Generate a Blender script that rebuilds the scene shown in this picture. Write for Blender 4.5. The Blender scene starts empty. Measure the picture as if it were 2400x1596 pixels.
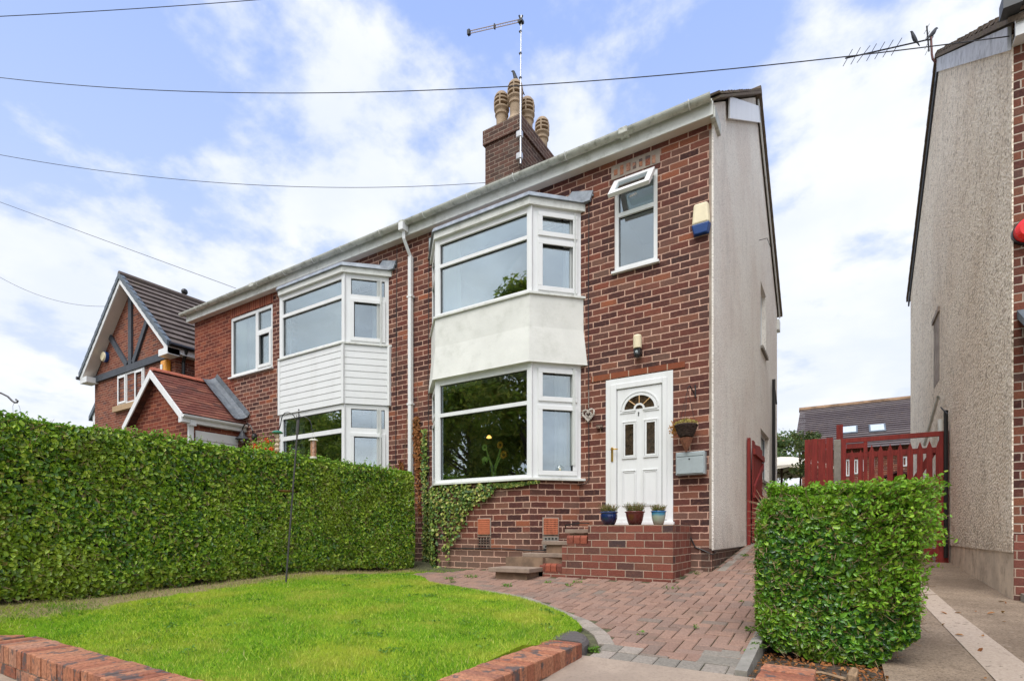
import bpy, bmesh, math, random
import numpy as np
from mathutils import Vector, Matrix, noise as mnoise
random.seed(7); RNG = np.random.default_rng(11)
SC = bpy.context.scene
COL = SC.collection
R = math.radians
# ------------------------------------------------------------------ survey of the place
# camera at the origin; X runs along the house fronts, Y into the plots, Z up from eye level
F = 1252.0; U0 = 1200.0; V0 = 1248.0
YAW = math.atan2(780.0, F); s_, c_ = math.sin(YAW), math.cos(YAW)
def ray(u): return (u - U0) / F
def PY(u, v, Y):
    a = ray(u); z = Y / (s_*a + c_); return (z*(c_*a - s_), Y, (V0 - v)/F*z)
def PX(u, v, X):
    a = ray(u); z = X / (c_*a - s_); return (X, z*(s_*a + c_), (V0 - v)/F*z)
def PD(u, v, z):
    a = ray(u); return (z*(c_*a - s_), z*(s_*a + c_), (V0 - v)/F*z)
DR0, DR1 = -1.2036, 0.105          # drive: Z = DR0 + DR1*Y
def PG(u, v):
    a = ray(u); z = -DR0/((v - V0)/F + DR1*(s_*a + c_)); return (z*(c_*a - s_), z*(s_*a + c_))
def zdrive(y): return DR0 + DR1*y
def sm(t): t = min(1, max(0, t)); return t*t*(3-2*t)
def zlawn(x, y):
    return -.775 + .05*max(0, y-2.2) + .06*max(0, -x-2.8)*max(sm((y-1.45)/.9), sm((-x-5.15)/.45))*(1 - sm((y-3.9)/2.3))
def zneigh(y): return -1.047 + .052*y
YF = 6.95; XR = -1.38; XP = -6.43; XOLD = -11.74; XE = -13.42; YB = 14.25
ZS = 5.088; YRIDGE = 10.6; ZRIDGE = 8.0

# ------------------------------------------------------------------ mesh builder
ORG = {}
class MB:
    def __init__(s): s.v = []; s.f = []
    def face(s, pts):
        i = len(s.v); s.v.extend([tuple(p) for p in pts]); s.f.append(tuple(range(i, i+len(pts))))
    def poly(s, vs, fs):
        i = len(s.v); s.v.extend([tuple(p) for p in vs]); s.f.extend([tuple(a+i for a in f) for f in fs])
    def box(s, x0, x1, y0, y1, z0, z1):
        if x0 > x1: x0, x1 = x1, x0
        if y0 > y1: y0, y1 = y1, y0
        if z0 > z1: z0, z1 = z1, z0
        s.poly([(x0,y0,z0),(x1,y0,z0),(x1,y1,z0),(x0,y1,z0),(x0,y0,z1),(x1,y0,z1),(x1,y1,z1),(x0,y1,z1)],
               [(0,3,2,1),(4,5,6,7),(0,1,5,4),(1,2,6,5),(2,3,7,6),(3,0,4,7)])
    def hexa(s, p):   # 8 pts, bottom 4 ccw, top 4
        s.poly(p, [(0,3,2,1),(4,5,6,7),(0,1,5,4),(1,2,6,5),(2,3,7,6),(3,0,4,7)])
    def fbox(s, A, t, n, u0, u1, d0, d1, z0, z1):   # box on a wall: along t, outward n
        def P(u, d, z): return (A[0]+t[0]*u+n[0]*d, A[1]+t[1]*u+n[1]*d, z)
        # order so that it is ccw from above whichever side n lies
        q = [P(u0,d0,z0),P(u1,d0,z0),P(u1,d1,z0),P(u0,d1,z0),P(u0,d0,z1),P(u1,d0,z1),P(u1,d1,z1),P(u0,d1,z1)]
        if (t[0]*n[1]-t[1]*n[0])*(u1-u0)*(d1-d0) < 0: q = [q[0],q[3],q[2],q[1],q[4],q[7],q[6],q[5]]
        s.hexa(q)
    def prism(s, pl, z0, z1, pl2=None):   # plan polygon ccw
        n = len(pl); pl2 = pl2 or pl
        f0 = z0 if callable(z0) else (lambda x,y: z0); f1 = z1 if callable(z1) else (lambda x,y: z1)
        vs = [(p[0],p[1],f0(*p)) for p in pl] + [(p[0],p[1],f1(*p)) for p in pl2]
        s.poly(vs, [tuple(range(n-1,-1,-1)), tuple(range(n,2*n))] + [(i,(i+1)%n,n+(i+1)%n,n+i) for i in range(n)])
    def tube(s, path, r, k=8, cap=True):
        path = [Vector(p) for p in path]; n = len(path); rs = r if hasattr(r,'__len__') else [r]*n
        base = len(s.v); prev = None
        for i, p in enumerate(path):
            d = (path[min(i+1,n-1)] - path[max(i-1,0)]).normalized()
            up = Vector((0,0,1)) if abs(d.z) < .95 else Vector((1,0,0))
            if prev is not None:
                a = prev - d*prev.dot(d)
                a = a.normalized() if a.length > 1e-4 else d.cross(up).normalized()
            else: a = d.cross(up).normalized()
            prev = a; b = d.cross(a)
            for j in range(k):
                an = 2*math.pi*j/k; s.v.append(tuple(p + (a*math.cos(an)+b*math.sin(an))*rs[i]))
        for i in range(n-1):
            for j in range(k):
                q = base+i*k; s.f.append((q+j, q+(j+1)%k, q+k+(j+1)%k, q+k+j))
        if cap:
            s.f.append(tuple(base+j for j in range(k-1,-1,-1))); s.f.append(tuple(base+(n-1)*k+j for j in range(k)))
    def lathe(s, prof, cx, cy, k=20, sx=1, sy=1, cap=True):
        base = len(s.v); n = len(prof)
        for r, z in prof:
            for j in range(k):
                a = 2*math.pi*j/k; s.v.append((cx+r*sx*math.cos(a), cy+r*sy*math.sin(a), z))
        for i in range(n-1):
            for j in range(k):
                q = base+i*k; s.f.append((q+j, q+(j+1)%k, q+k+(j+1)%k, q+k+j))
        if cap:
            s.f.append(tuple(base+j for j in range(k-1,-1,-1))); s.f.append(tuple(base+(n-1)*k+j for j in range(k)))
    def ball(s, c, r, k=12, m=8, sz=1, jit=0):
        prof = []
        base = len(s.v)
        for i in range(m+1):
            t = math.pi*i/m
            for j in range(k):
                a = 2*math.pi*j/k; q = r*(1+random.uniform(-jit,jit))
                s.v.append((c[0]+q*math.sin(t)*math.cos(a), c[1]+q*math.sin(t)*math.sin(a), c[2]-q*sz*math.cos(t)))
        for i in range(m):
            for j in range(k):
                q = base+i*k; s.f.append((q+j, q+(j+1)%k, q+k+(j+1)%k, q+k+j))
    def disc_tube(s, c, ax, r, d, k=16):
        c = Vector(c); ax = Vector(ax).normalized(); s.tube([c, c+ax*d], r, k)
    def build(s, name, mat, parent=None, loc=None, smooth=False, bevel=0, uv=True):
        org = ORG[parent.name] if parent else Vector(loc if loc is not None else s.base())
        me = bpy.data.meshes.new(name)
        me.from_pydata([(x-org[0], y-org[1], z-org[2]) for x,y,z in s.v], [], s.f)
        me.update()
        if uv: metric_uv(me, org)
        if smooth: me.polygons.foreach_set('use_smooth', [True]*len(me.polygons))
        o = bpy.data.objects.new(name, me); COL.objects.link(o)
        for m in (mat if isinstance(mat, (list,tuple)) else [mat]): me.materials.append(m)
        if parent: o.parent = parent
        else: o.location = org
        ORG[o.name] = org
        if bevel:
            b = o.modifiers.new('b','BEVEL'); b.width = bevel; b.segments = 2; b.limit_method = 'ANGLE'; b.angle_limit = R(40)
        if smooth and not bevel:
            pass
        return o
    def base(s):
        a = np.array(s.v); return ((a[:,0].min()+a[:,0].max())/2, (a[:,1].min()+a[:,1].max())/2, a[:,2].min())
def metric_uv(me, org):
    n = len(me.loops)
    if not n: return
    uvl = me.uv_layers.new(name='UVMap')
    co = np.empty(len(me.vertices)*3); me.vertices.foreach_get('co', co); co = co.reshape(-1,3) + np.array(org)
    li = np.empty(n, int); me.loops.foreach_get('vertex_index', li)
    nr = np.empty(len(me.polygons)*3); me.polygons.foreach_get('normal', nr); nr = nr.reshape(-1,3)
    tot = np.empty(len(me.polygons), int); me.polygons.foreach_get('loop_total', tot)
    N = np.repeat(nr, tot, axis=0); P = co[li]
    h = np.hypot(N[:,0], N[:,1]); h[h < 1e-6] = 1
    tx, ty = -N[:,1]/h, N[:,0]/h
    flat = np.abs(N[:,2]) > .8
    U = np.where(flat, P[:,0], P[:,0]*tx + P[:,1]*ty)
    V = np.where(flat, P[:,1], P[:,2])
    sl = (~flat) & (np.abs(N[:,2]) > .1)
    V = np.where(sl, P[:,2]/np.sqrt(np.maximum(1-N[:,2]**2, .05)), V)
    uvl.data.foreach_set('uv', np.stack([U,V],1).ravel())
def empty(name, loc):
    o = bpy.data.objects.new(name, None); COL.objects.link(o); o.location = loc; o.empty_display_size = .2
    ORG[o.name] = Vector(loc); return o
def tag(o, label=None, cat=None, group=None, kind=None):
    if label: o['label'] = label
    if cat: o['category'] = cat
    if group: o['group'] = group
    if kind: o['kind'] = kind
    return o
def thing(name, loc, label, cat, group=None): return tag(empty(name, loc), label, cat, group)
def np_mesh(name, V, Fc, mat, parent=None, loc=(0,0,0), smooth=False):
    """big meshes from numpy: V (n,3) world, Fc (m,k) all same size"""
    org = ORG[parent.name] if parent else Vector(loc)
    me = bpy.data.meshes.new(name); V = np.asarray(V, float) - np.array(org)
    me.vertices.add(len(V)); me.vertices.foreach_set('co', V.ravel())
    k = Fc.shape[1]; me.loops.add(Fc.size); me.loops.foreach_set('vertex_index', Fc.ravel().astype(np.int32))
    me.polygons.add(len(Fc)); me.polygons.foreach_set('loop_start', np.arange(0, Fc.size, k, dtype=np.int32))
    me.update(calc_edges=True); me.validate()
    me.materials.append(mat)
    o = bpy.data.objects.new(name, me); COL.objects.link(o)
    if parent: o.parent = parent
    else: o.location = org
    ORG[o.name] = Vector(org); return o

# ------------------------------------------------------------------ materials
class NT:
    def __init__(s, name, world=False):
        if world:
            s.m = bpy.data.worlds.new(name); s.m.use_nodes = True
        else:
            s.m = bpy.data.materials.new(name); s.m.use_nodes = True
        s.t = s.m.node_tree; s.t.nodes.clear()
    def n(s, typ, **kw):
        o = s.t.nodes.new(typ)
        for k, v in kw.items(): setattr(o, k, v)
        return o
    def link(s, a, b): s.t.links.new(a, b)
    def put(s, sock, val):
        if hasattr(val, 'links'): s.link(val, sock)
        else:
            if isinstance(val, (tuple,list)) and len(val) == 3 and sock.type == 'RGBA': val = (*val, 1)
            sock.default_value = val
    def m_(s, op, a, b=0.0, c=None, clamp=False):
        o = s.n('ShaderNodeMath', operation=op, use_clamp=clamp)
        s.put(o.inputs[0], a); s.put(o.inputs[1], b)
        if c is not None: s.put(o.inputs[2], c)
        return o.outputs[0]
    def mix(s, f, a, b, blend='MIX'):
        o = s.n('ShaderNodeMix', data_type='RGBA', blend_type=blend); o.clamp_factor = True
        s.put(o.inputs['Factor'], f); s.put(o.inputs[6], a); s.put(o.inputs[7], b); return o.outputs[2]
    def rng(s, x, a, b, c=0.0, d=1.0, smooth=True):
        o = s.n('ShaderNodeMapRange', interpolation_type='SMOOTHSTEP' if smooth else 'LINEAR')
        s.put(o.inputs['Value'], x)
        for k, v in zip(('From Min','From Max','To Min','To Max'), (a,b,c,d)): s.put(o.inputs[k], v)
        return o.outputs['Result']
    def noise(s, vec, scale, detail=3, rough=.5, out=0, dist=0.0):
        o = s.n('ShaderNodeTexNoise'); s.put(o.inputs['Scale'], scale); s.put(o.inputs['Detail'], detail)
        s.put(o.inputs['Roughness'], rough); s.put(o.inputs['Distortion'], dist)
        if vec is not None: s.link(vec, o.inputs['Vector'])
        return o.outputs[out]
    def ramp(s, x, stops, interp='LINEAR'):
        o = s.n('ShaderNodeValToRGB'); cr = o.color_ramp; cr.interpolation = interp
        while len(cr.elements) < len(stops): cr.elements.new(.5)
        for e, (p, c) in zip(cr.elements, stops): e.position = p; e.color = (*c, 1) if len(c) == 3 else c
        s.put(o.inputs[0], x); return o.outputs[0]
    def vmath(s, op, a, b=None, scale=None):
        o = s.n('ShaderNodeVectorMath', operation=op); s.put(o.inputs[0], a)
        if b is not None: s.put(o.inputs[1], b)
        if scale is not None: s.put(o.inputs['Scale'], scale)
        return o.outputs[0] if op not in ('DOT_PRODUCT','LENGTH','DISTANCE') else o.outputs['Value']
    def obj(s): return s.n('ShaderNodeNewGeometry').outputs['Position']
    def uv(s): return s.n('ShaderNodeUVMap').outputs[0]
    def island(s): return s.n('ShaderNodeNewGeometry').outputs['Random Per Island']
    def bump(s, h, strength=.5, dist=.01, nrm=None):
        o = s.n('ShaderNodeBump'); s.put(o.inputs['Height'], h); o.inputs['Strength'].default_value = strength
        o.inputs['Distance'].default_value = dist
        if nrm is not None: s.link(nrm, o.inputs['Normal'])
        return o.outputs[0]
    def out(s, col, rough=.8, metal=0, spec=.5, normal=None, trans=0, coat=0, emis=None, tr=None):
        p = s.n('ShaderNodeBsdfPrincipled'); s.put(p.inputs['Base Color'], col); s.put(p.inputs['Roughness'], rough)
        s.put(p.inputs['Metallic'], metal); s.put(p.inputs['Specular IOR Level'], spec); s.put(p.inputs['Coat Weight'], coat)
        if normal is not None: s.link(normal, p.inputs['Normal'])
        if emis: s.put(p.inputs['Emission Color'], emis[0]); p.inputs['Emission Strength'].default_value = emis[1]
        sh = p.outputs[0]
        if tr:
            t = s.n('ShaderNodeBsdfTranslucent'); s.put(t.inputs[0], tr[0]); mx = s.n('ShaderNodeMixShader'); mx.inputs[0].default_value = tr[1]
            s.link(sh, mx.inputs[1]); s.link(t.outputs[0], mx.inputs[2]); sh = mx.outputs[0]
        o = s.n('ShaderNodeOutputMaterial'); s.link(sh, o.inputs[0]); return s.m

def plain(name, col, rough=.6, var=.08, scale=8, metal=0, spec=.5, dirt=None, dirtamt=.5, bump=0, streak=False):
    t = NT(name); P = t.obj()
    n = t.noise(P, scale, 4, .6)
    c = t.mix(t.rng(n, .3, .7), tuple(x*(1-var) for x in col), tuple(min(1,x*(1+var)) for x in col))
    if dirt:
        v = P
        if streak:
            mp = t.n('ShaderNodeMapping'); mp.inputs['Scale'].default_value = (1,1,.15); t.link(P, mp.inputs[0]); v = mp.outputs[0]
        d = t.noise(v, scale*1.7, 6, .7)
        c = t.mix(t.rng(d, .45, .8, 0, dirtamt), c, dirt)
    nr = t.bump(t.noise(P, scale*12, 4, .6), .4, bump) if bump else None
    return t.out(c, rough, metal, spec, nr)

def brick_mat(name, stops, mortar, bw=.240, bh=.0865, mt=.012, warp=.006, weather=(.06,.045,.04), wamt=.35, bump=.7, mvar=.2, soldier=False, off=.5, ground=False):
    t = NT(name); uv = t.uv()
    w = t.noise(uv, 20, 5, .75, out=1)
    wv = t.vmath('SCALE', t.vmath('SUBTRACT', w, (.5,.5,.5)), scale=warp*2)
    p = t.vmath('ADD', uv, wv)
    sp = t.n('ShaderNodeSeparateXYZ'); t.link(p, sp.inputs[0])
    x, y = (sp.outputs[1], sp.outputs[0]) if soldier else (sp.outputs[0], sp.outputs[1])
    ry = t.m_('DIVIDE', y, bh); row = t.m_('FLOOR', ry); fv = t.m_('FRACT', t.m_('ADD', ry, 1000))
    wr = t.n('ShaderNodeTexWhiteNoise', noise_dimensions='1D'); t.link(row, wr.inputs['W'])
    jit = t.m_('MULTIPLY', t.m_('SUBTRACT', wr.outputs[0], .5), .12)
    sh = t.m_('ADD', t.m_('MULTIPLY', t.m_('FLOORED_MODULO', row, 2.0), off), jit)
    rx = t.m_('ADD', t.m_('DIVIDE', x, bw), sh); col = t.m_('FLOOR', rx); fu = t.m_('FRACT', t.m_('ADD', rx, 1000))
    du = t.m_('MULTIPLY', t.m_('MINIMUM', fu, t.m_('SUBTRACT', 1.0, fu)), bw)
    dv = t.m_('MULTIPLY', t.m_('MINIMUM', fv, t.m_('SUBTRACT', 1.0, fv)), bh)
    d = t.m_('MINIMUM', du, dv)
    mask = t.rng(d, mt*.5-.0025, mt*.5+.003)
    cb = t.n('ShaderNodeCombineXYZ'); t.link(col, cb.inputs[0]); t.link(row, cb.inputs[1]); cb.inputs[2].default_value = 3.7
    wn = t.n('ShaderNodeTexWhiteNoise', noise_dimensions='3D'); t.link(cb.outputs[0], wn.inputs[0])
    c = t.ramp(wn.outputs[0], stops, 'LINEAR')
    fine = t.noise(uv, 90, 4, .7)
    c = t.mix(t.rng(fine, .3, .75), c, t.mix(.5, c, (.02,.012,.01)), 'MIX')
    med = t.noise(uv, 22, 3, .6)
    c = t.mix(t.rng(med, .45, .75, 0, .35), c, (.25,.11,.07))
    big = t.noise(uv, .9, 5, .65)
    c = t.mix(t.rng(big, .45, .72, 0, wamt), c, weather)
    mps = t.n('ShaderNodeMapping'); mps.inputs['Scale'].default_value = (1,.18,1); t.link(uv, mps.inputs[0])
    c = t.mix(t.rng(t.noise(mps.outputs[0], 3.2, 5, .7), .5, .78, 0, wamt), c, (.045,.035,.03))
    if ground: c = t.mix(t.m_('MULTIPLY', t.rng(t.m_('ADD', sp.outputs[1], t.m_('MULTIPLY', t.noise(uv, 1.7, 4, .6), .5)), .30, -.25), .62), c, (.20,.135,.10))
    mn = t.noise(uv, 5, 5, .65)
    mc = t.mix(t.rng(mn, .3, .7), tuple(v*(1-mvar) for v in mortar), tuple(min(1,v*(1+mvar)) for v in mortar))
    mc = t.mix(t.rng(t.noise(uv, 1.3, 5, .7), .48, .75, 0, .6), mc, tuple(v*.45 for v in mortar))
    c = t.mix(mask, mc, c)
    h = t.m_('ADD', mask, t.m_('MULTIPLY', fine, .35))
    h = t.m_('ADD', h, t.m_('MULTIPLY', wn.outputs[0], .15))
    return t.out(c, .9, 0, .25, t.bump(h, bump, .008))

BR_MAIN = brick_mat('brick_main', [(0,(.055,.023,.022)),(.2,(.105,.036,.030)),(.4,(.165,.050,.036)),(.55,(.125,.056,.044)),(.72,(.24,.070,.043)),(.86,(.17,.092,.07)),(1,(.36,.11,.052))], (.52,.325,.245), mt=.0135, warp=.011, wamt=.5, ground=True)
BR_EXT = brick_mat('brick_extension', [(0,(.13,.03,.02)),(.4,(.2,.045,.026)),(.7,(.27,.062,.034)),(1,(.34,.1,.05))], (.46,.22,.14), bw=.235, bh=.08, mt=.009, warp=.004, wamt=.12)
BR_RED = brick_mat('brick_steps', [(0,(.17,.052,.040)),(.3,(.24,.072,.050)),(.6,(.30,.095,.066)),(.85,(.22,.09,.06)),(1,(.08,.05,.05))], (.40,.295,.225), bw=.222, bh=.0885, mt=.010, warp=.006, wamt=.25)
BR_MOD = brick_mat('brick_modern', [(0,(.16,.042,.026)),(.35,(.25,.07,.04)),(.6,(.32,.10,.055)),(.8,(.12,.05,.045)),(1,(.36,.13,.07))], (.42,.27,.2), bw=.225, bh=.075, mt=.009, warp=.003, wamt=.1)
BR_NEI = brick_mat('brick_neighbour', [(0,(.06,.024,.022)),(.3,(.13,.04,.03)),(.6,(.2,.065,.04)),(.85,(.27,.1,.055)),(1,(.1,.06,.055))], (.46,.38,.31), bw=.25, bh=.0885, mt=.012)
BR_CHIM = brick_mat('brick_chimney', [(0,(.07,.045,.036)),(.4,(.12,.062,.047)),(.7,(.15,.075,.055)),(1,(.11,.08,.065))], (.27,.21,.165), wamt=.55)
BR_SOLD = brick_mat('brick_soldier', [(0,(.2,.045,.026)),(.5,(.28,.065,.034)),(1,(.36,.1,.05))], (.46,.22,.14), bw=.4, bh=.08, mt=.01, warp=.003, soldier=True, wamt=.1, off=0)
BR_LINTEL = brick_mat('brick_lintel', [(0,(.22,.06,.03)),(.5,(.32,.085,.035)),(1,(.28,.10,.045))], (.5,.34,.24), bw=.26, bh=.3, mt=.014, warp=.006, wamt=.2)

def island_mat(name, stops, rough=.8, spec=.3, fine=(60,.25), bump=.004, moss=None, bumps=.5, blotch=None):
    t = NT(name); P = t.obj(); c = t.ramp(t.island(), stops)
    n = t.noise(P, fine[0], 5, .7)
    c = t.mix(t.rng(n, .3, .75, 0, fine[1]*2), c, (.02,.015,.012))
    if blotch: c = t.mix(t.rng(t.noise(P, blotch[1], 4, .65), .535, .61, 0, blotch[2]), c, blotch[0])
    if moss: c = t.mix(t.rng(t.noise(P, 3, 5, .7), .52, .75, 0, moss[1]), c, moss[0])
    return t.out(c, rough, 0, spec, t.bump(n, bumps, bump))
BRICKS_COPE = island_mat('coping_bricks', [(0,(.42,.155,.085)),(.35,(.54,.245,.14)),(.6,(.46,.19,.105)),(.8,(.30,.10,.06)),(1,(.54,.29,.19))], .8, .25, (45,.3), .008, blotch=((.085,.08,.08), 8, .85), moss=((.2,.13,.08),.4))
PAVERS = island_mat('block_pavers', [(0,(.27,.165,.125)),(.4,(.35,.215,.16)),(.7,(.31,.20,.155)),(.9,(.245,.165,.13)),(1,(.24,.19,.155))], .85, .25, (70,.2), .005, moss=((.13,.11,.08),.5))
SETTS = island_mat('grey_setts', [(0,(.24,.215,.18)),(.5,(.32,.275,.23)),(1,(.38,.32,.27))], .85, .25, (60,.2), .005, moss=((.13,.12,.08),.5))
SETTS_DK = island_mat('dark_setts', [(0,(.085,.075,.07)),(.5,(.12,.105,.1)),(1,(.15,.13,.125))], .75, .3, (60,.2), .005)
BRICKS_STEP = island_mat('bullnose_bricks', [(0,(.16,.05,.035)),(.5,(.24,.07,.045)),(1,(.34,.09,.05))], .8, .3, (50,.2), .005)
FLOWSTEM_DK = plain('heather_stem', (.10,.10,.04), .8, .3, 30)
MORTAR = plain('mortar', (.30,.22,.17), .95, .2, 20, bump=.004)
JOINT = plain('mossy_joint', (.075,.075,.035), 1, .4, 14)
PVC = plain('white_pvc', (.745,.755,.75), .35, .02, 3, dirt=(.46,.45,.40), dirtamt=.28, streak=True)
PVC_OLD = plain('weathered_pvc', (.68,.69,.65), .45, .03, 4, dirt=(.2,.19,.13), dirtamt=.5, streak=False)
GUTTER = plain('dirty_gutter', (.52,.53,.47), .5, .08, 5, dirt=(.09,.085,.05), dirtamt=1)
SOFFIT = plain('soffit_board', (.62,.55,.49), .6, .05, 3)
RENDER_W = plain('white_render', (.69,.69,.645), .85, .05, 2.2, dirt=(.42,.43,.37), dirtamt=.5, bump=.004)
LEAD = plain('lead_sheet', (.23,.26,.30), .55, .25, 6, dirt=(.45,.48,.5), dirtamt=.6, bump=.002)
CONC = plain('concrete_slab', (.33,.26,.20), .9, .15, 3, dirt=(.16,.13,.1), dirtamt=.5, bump=.006)
CONC_P = plain('concrete_post', (.26,.24,.21), .9, .15, 8, dirt=(.13,.14,.09), dirtamt=.5, bump=.004)
STEP_STONE = plain('step_slab', (.27,.20,.155), .9, .15, 6, dirt=(.14,.11,.08), dirtamt=.6, bump=.004)
STEP_RISER = plain('step_riser', (.20,.13,.085), .9, .3, 5, dirt=(.08,.06,.045), dirtamt=.6, bump=.004)
TIMBER_BLK = plain('dark_painted_timber', (.035,.042,.055), .55, .2, 6, dirt=(.15,.17,.2), dirtamt=.2)
VERGE_GREY = plain('grey_verge_tile', (.10,.125,.15), .6, .2, 6)
BLACK = plain('black_plastic', (.012,.012,.013), .4, .2, 6)
STEEL = plain('galvanised_steel', (.5,.5,.5), .35, .1, 12, metal=.7)
RUST = plain('rusty_steel', (.14,.06,.055), .7, .3, 15)
REDWOOD = NT('red_stained_timber'); 
def _rw():
    t = REDWOOD; P = t.obj(); mp = t.n('ShaderNodeMapping'); mp.inputs['Scale'].default_value = (14,14,1.2); t.link(P, mp.inputs[0])
    g = t.noise(mp.outputs[0], 3, 5, .6); c = t.mix(t.rng(g,.3,.7), (.13,.012,.012), (.27,.028,.022))
    k = t.noise(P, 7, 2, .5); c = t.mix(t.rng(k, .64, .72, 0, .6), c, (.06,.01,.01))
    c = t.mix(t.m_('MULTIPLY', t.island(), .45), c, (.30,.05,.035))
    return t.out(c, .7, 0, .35, t.bump(g, .4, .003))
REDWOOD = _rw()
def dash_mat(name, base, lo, speck, scale, bump, dist, samt=.75, stain=.5):
    t = NT(name); P = t.obj(); sp_ = t.n('ShaderNodeSeparateXYZ'); t.link(P, sp_.inputs[0])
    mp = t.n('ShaderNodeMapping'); mp.inputs['Scale'].default_value = (1,1,.4); t.link(P, mp.inputs[0])
    st = t.noise(mp.outputs[0], 2.6, 4, .6); big = t.noise(P, .7, 6, .65)
    c = t.mix(t.rng(big,.38,.66), base, lo)
    v = t.n('ShaderNodeTexVoronoi'); v.inputs['Scale'].default_value = scale; t.link(P, v.inputs[0])
    n = t.noise(P, scale*.55, 4, .75)
    c = t.mix(t.m_('MULTIPLY', t.rng(v.outputs['Color'], .3, .9, 0, .35), 1.0), c, tuple(x*1.12 for x in base))
    c = t.mix(t.rng(n,.50,.66,0,samt), c, speck)
    c = t.mix(t.rng(st,.52,.74,0,stain), c, tuple(x*.42 for x in lo))
    c = t.mix(t.m_('MULTIPLY', t.rng(sp_.outputs[2], .35, -.35), t.rng(t.noise(P,2.5,5,.7),.35,.7,.1,.7)), c, tuple(x*.45 for x in lo))
    h = t.m_('ADD', t.m_('SUBTRACT', 1.0, v.outputs['Distance']), t.m_('MULTIPLY', n, 1.5))
    return t.out(c, .92, 0, .2, t.bump(h, bump, dist))
DASH = dash_mat('fine_pebbledash', (.83,.79,.72), (.74,.67,.60), (.42,.39,.355), 60, .8, .010, .6, .16)
DASH_N = dash_mat('coarse_pebbledash', (.90,.80,.66), (.80,.68,.54), (.24,.18,.13), 30, .9, .018, .75, .25)
CEMENT = plain('cement_band', (.33,.27,.22), .9, .2, 4, dirt=(.13,.1,.07), dirtamt=.7, bump=.006)
TILE_DK = island_mat('brown_roof_tiles', [(0,(.11,.085,.075)),(1,(.17,.135,.12))], .85, .25, (22,.2), .005, moss=((.2,.17,.1),.35))
TILE_BACK = island_mat('mossy_roof_tiles', [(0,(.10,.08,.085)),(1,(.15,.125,.125))], .85, .25, (5,.15), .005, moss=((.28,.2,.12),.25))
TILE_RED = island_mat('red_clay_tiles', [(0,(.17,.055,.042)),(.4,(.25,.085,.06)),(.75,(.15,.062,.052)),(1,(.33,.13,.085))], .8, .25, (30,.25), .005, moss=((.07,.05,.04),.5))
TILE_OLD = island_mat('old_concrete_tiles', [(0,(.15,.115,.085)),(1,(.26,.20,.15))], .95, .2, (30,.3), .008, moss=((.17,.155,.08),.6))
RIDGE_RED = plain('red_ridge_tile', (.42,.12,.07), .75, .15, 8, dirt=(.2,.08,.05), dirtamt=.4)
POT_CLAY = plain('buff_clay', (.35,.255,.165), .8, .12, 9, dirt=(.13,.1,.06), dirtamt=.5)
TERRA = plain('terracotta', (.55,.17,.085), .8, .1, 10)
DARKVOID = plain('dark_void', (.012,.01,.01), 1, .1, 3)
ROOM = plain('room_plaster', (.34,.30,.25), .9, .05, 2)
CREAMP = plain('cream_plastic', (.74,.65,.44), .45, .05, 10)
BLUEP = plain('blue_plastic', (.008,.05,.20), .35, .05, 10)
ORANGEP = plain('orange_plastic', (.8,.33,.02), .4, .05, 8)
REDP = plain('red_plastic', (.75,.02,.02), .3, .05, 8)
GREYBOX = plain('grey_blue_metal', (.36,.41,.42), .4, .05, 10, metal=.1)
BRASS = plain('brass', (.55,.33,.06), .3, .1, 20, metal=.9)
CANVAS = plain('cream_canvas', (.75,.69,.56), .8, .03, 3)
WICKER = plain('dark_wicker', (.05,.03,.022), .9, .4, 40, bump=.01)
MESHWIRE = plain('rusty_liner', (.22,.09,.05), .9, .3, 40)
HEARTW = plain('whitewashed_twig', (.5,.45,.4), .8, .3, 50)
FATBALL = plain('suet_ball', (.62,.47,.33), .9, .2, 60, bump=.004)
SEED = plain('seed_mix', (.5,.25,.14), .9, .6, 90, dirt=(.3,.1,.08), dirtamt=.8)
GREENP = plain('green_plastic', (.02,.16,.09), .35, .1, 10)
POLEM = plain('dark_pole', (.06,.055,.055), .5, .2, 20)
EARTH = plain('bare_earth', (.07,.05,.035), 1, .4, 9, dirt=(.16,.12,.08), dirtamt=.5, bump=.02)
def glaze(name, stops, z0, z1):
    t = NT(name); sp = t.n('ShaderNodeSeparateXYZ'); t.link(t.obj(), sp.inputs[0])
    h = t.m_('ADD', t.rng(sp.outputs[2], z0, z1, 0, 1, False), t.m_('MULTIPLY', t.m_('SUBTRACT', t.noise(t.obj(), 14, 3), .5), .25))
    return t.out(t.ramp(h, stops), .12, 0, .6, coat=.5)
G_NAVY = glaze('navy_glaze', [(0,(.01,.012,.03)),(.6,(.008,.02,.09)),(1,(.02,.06,.2))], .1, .27)
G_MAROON = glaze('maroon_glaze', [(0,(.05,.012,.01)),(1,(.16,.03,.025))], .1, .27)
G_AQUA = glaze('aqua_glaze', [(0,(.3,.32,.25)),(.5,(.32,.38,.3)),(.72,(.05,.25,.38)),(.85,(.02,.17,.4)),(1,(.01,.1,.3))], .1, .27)
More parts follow.
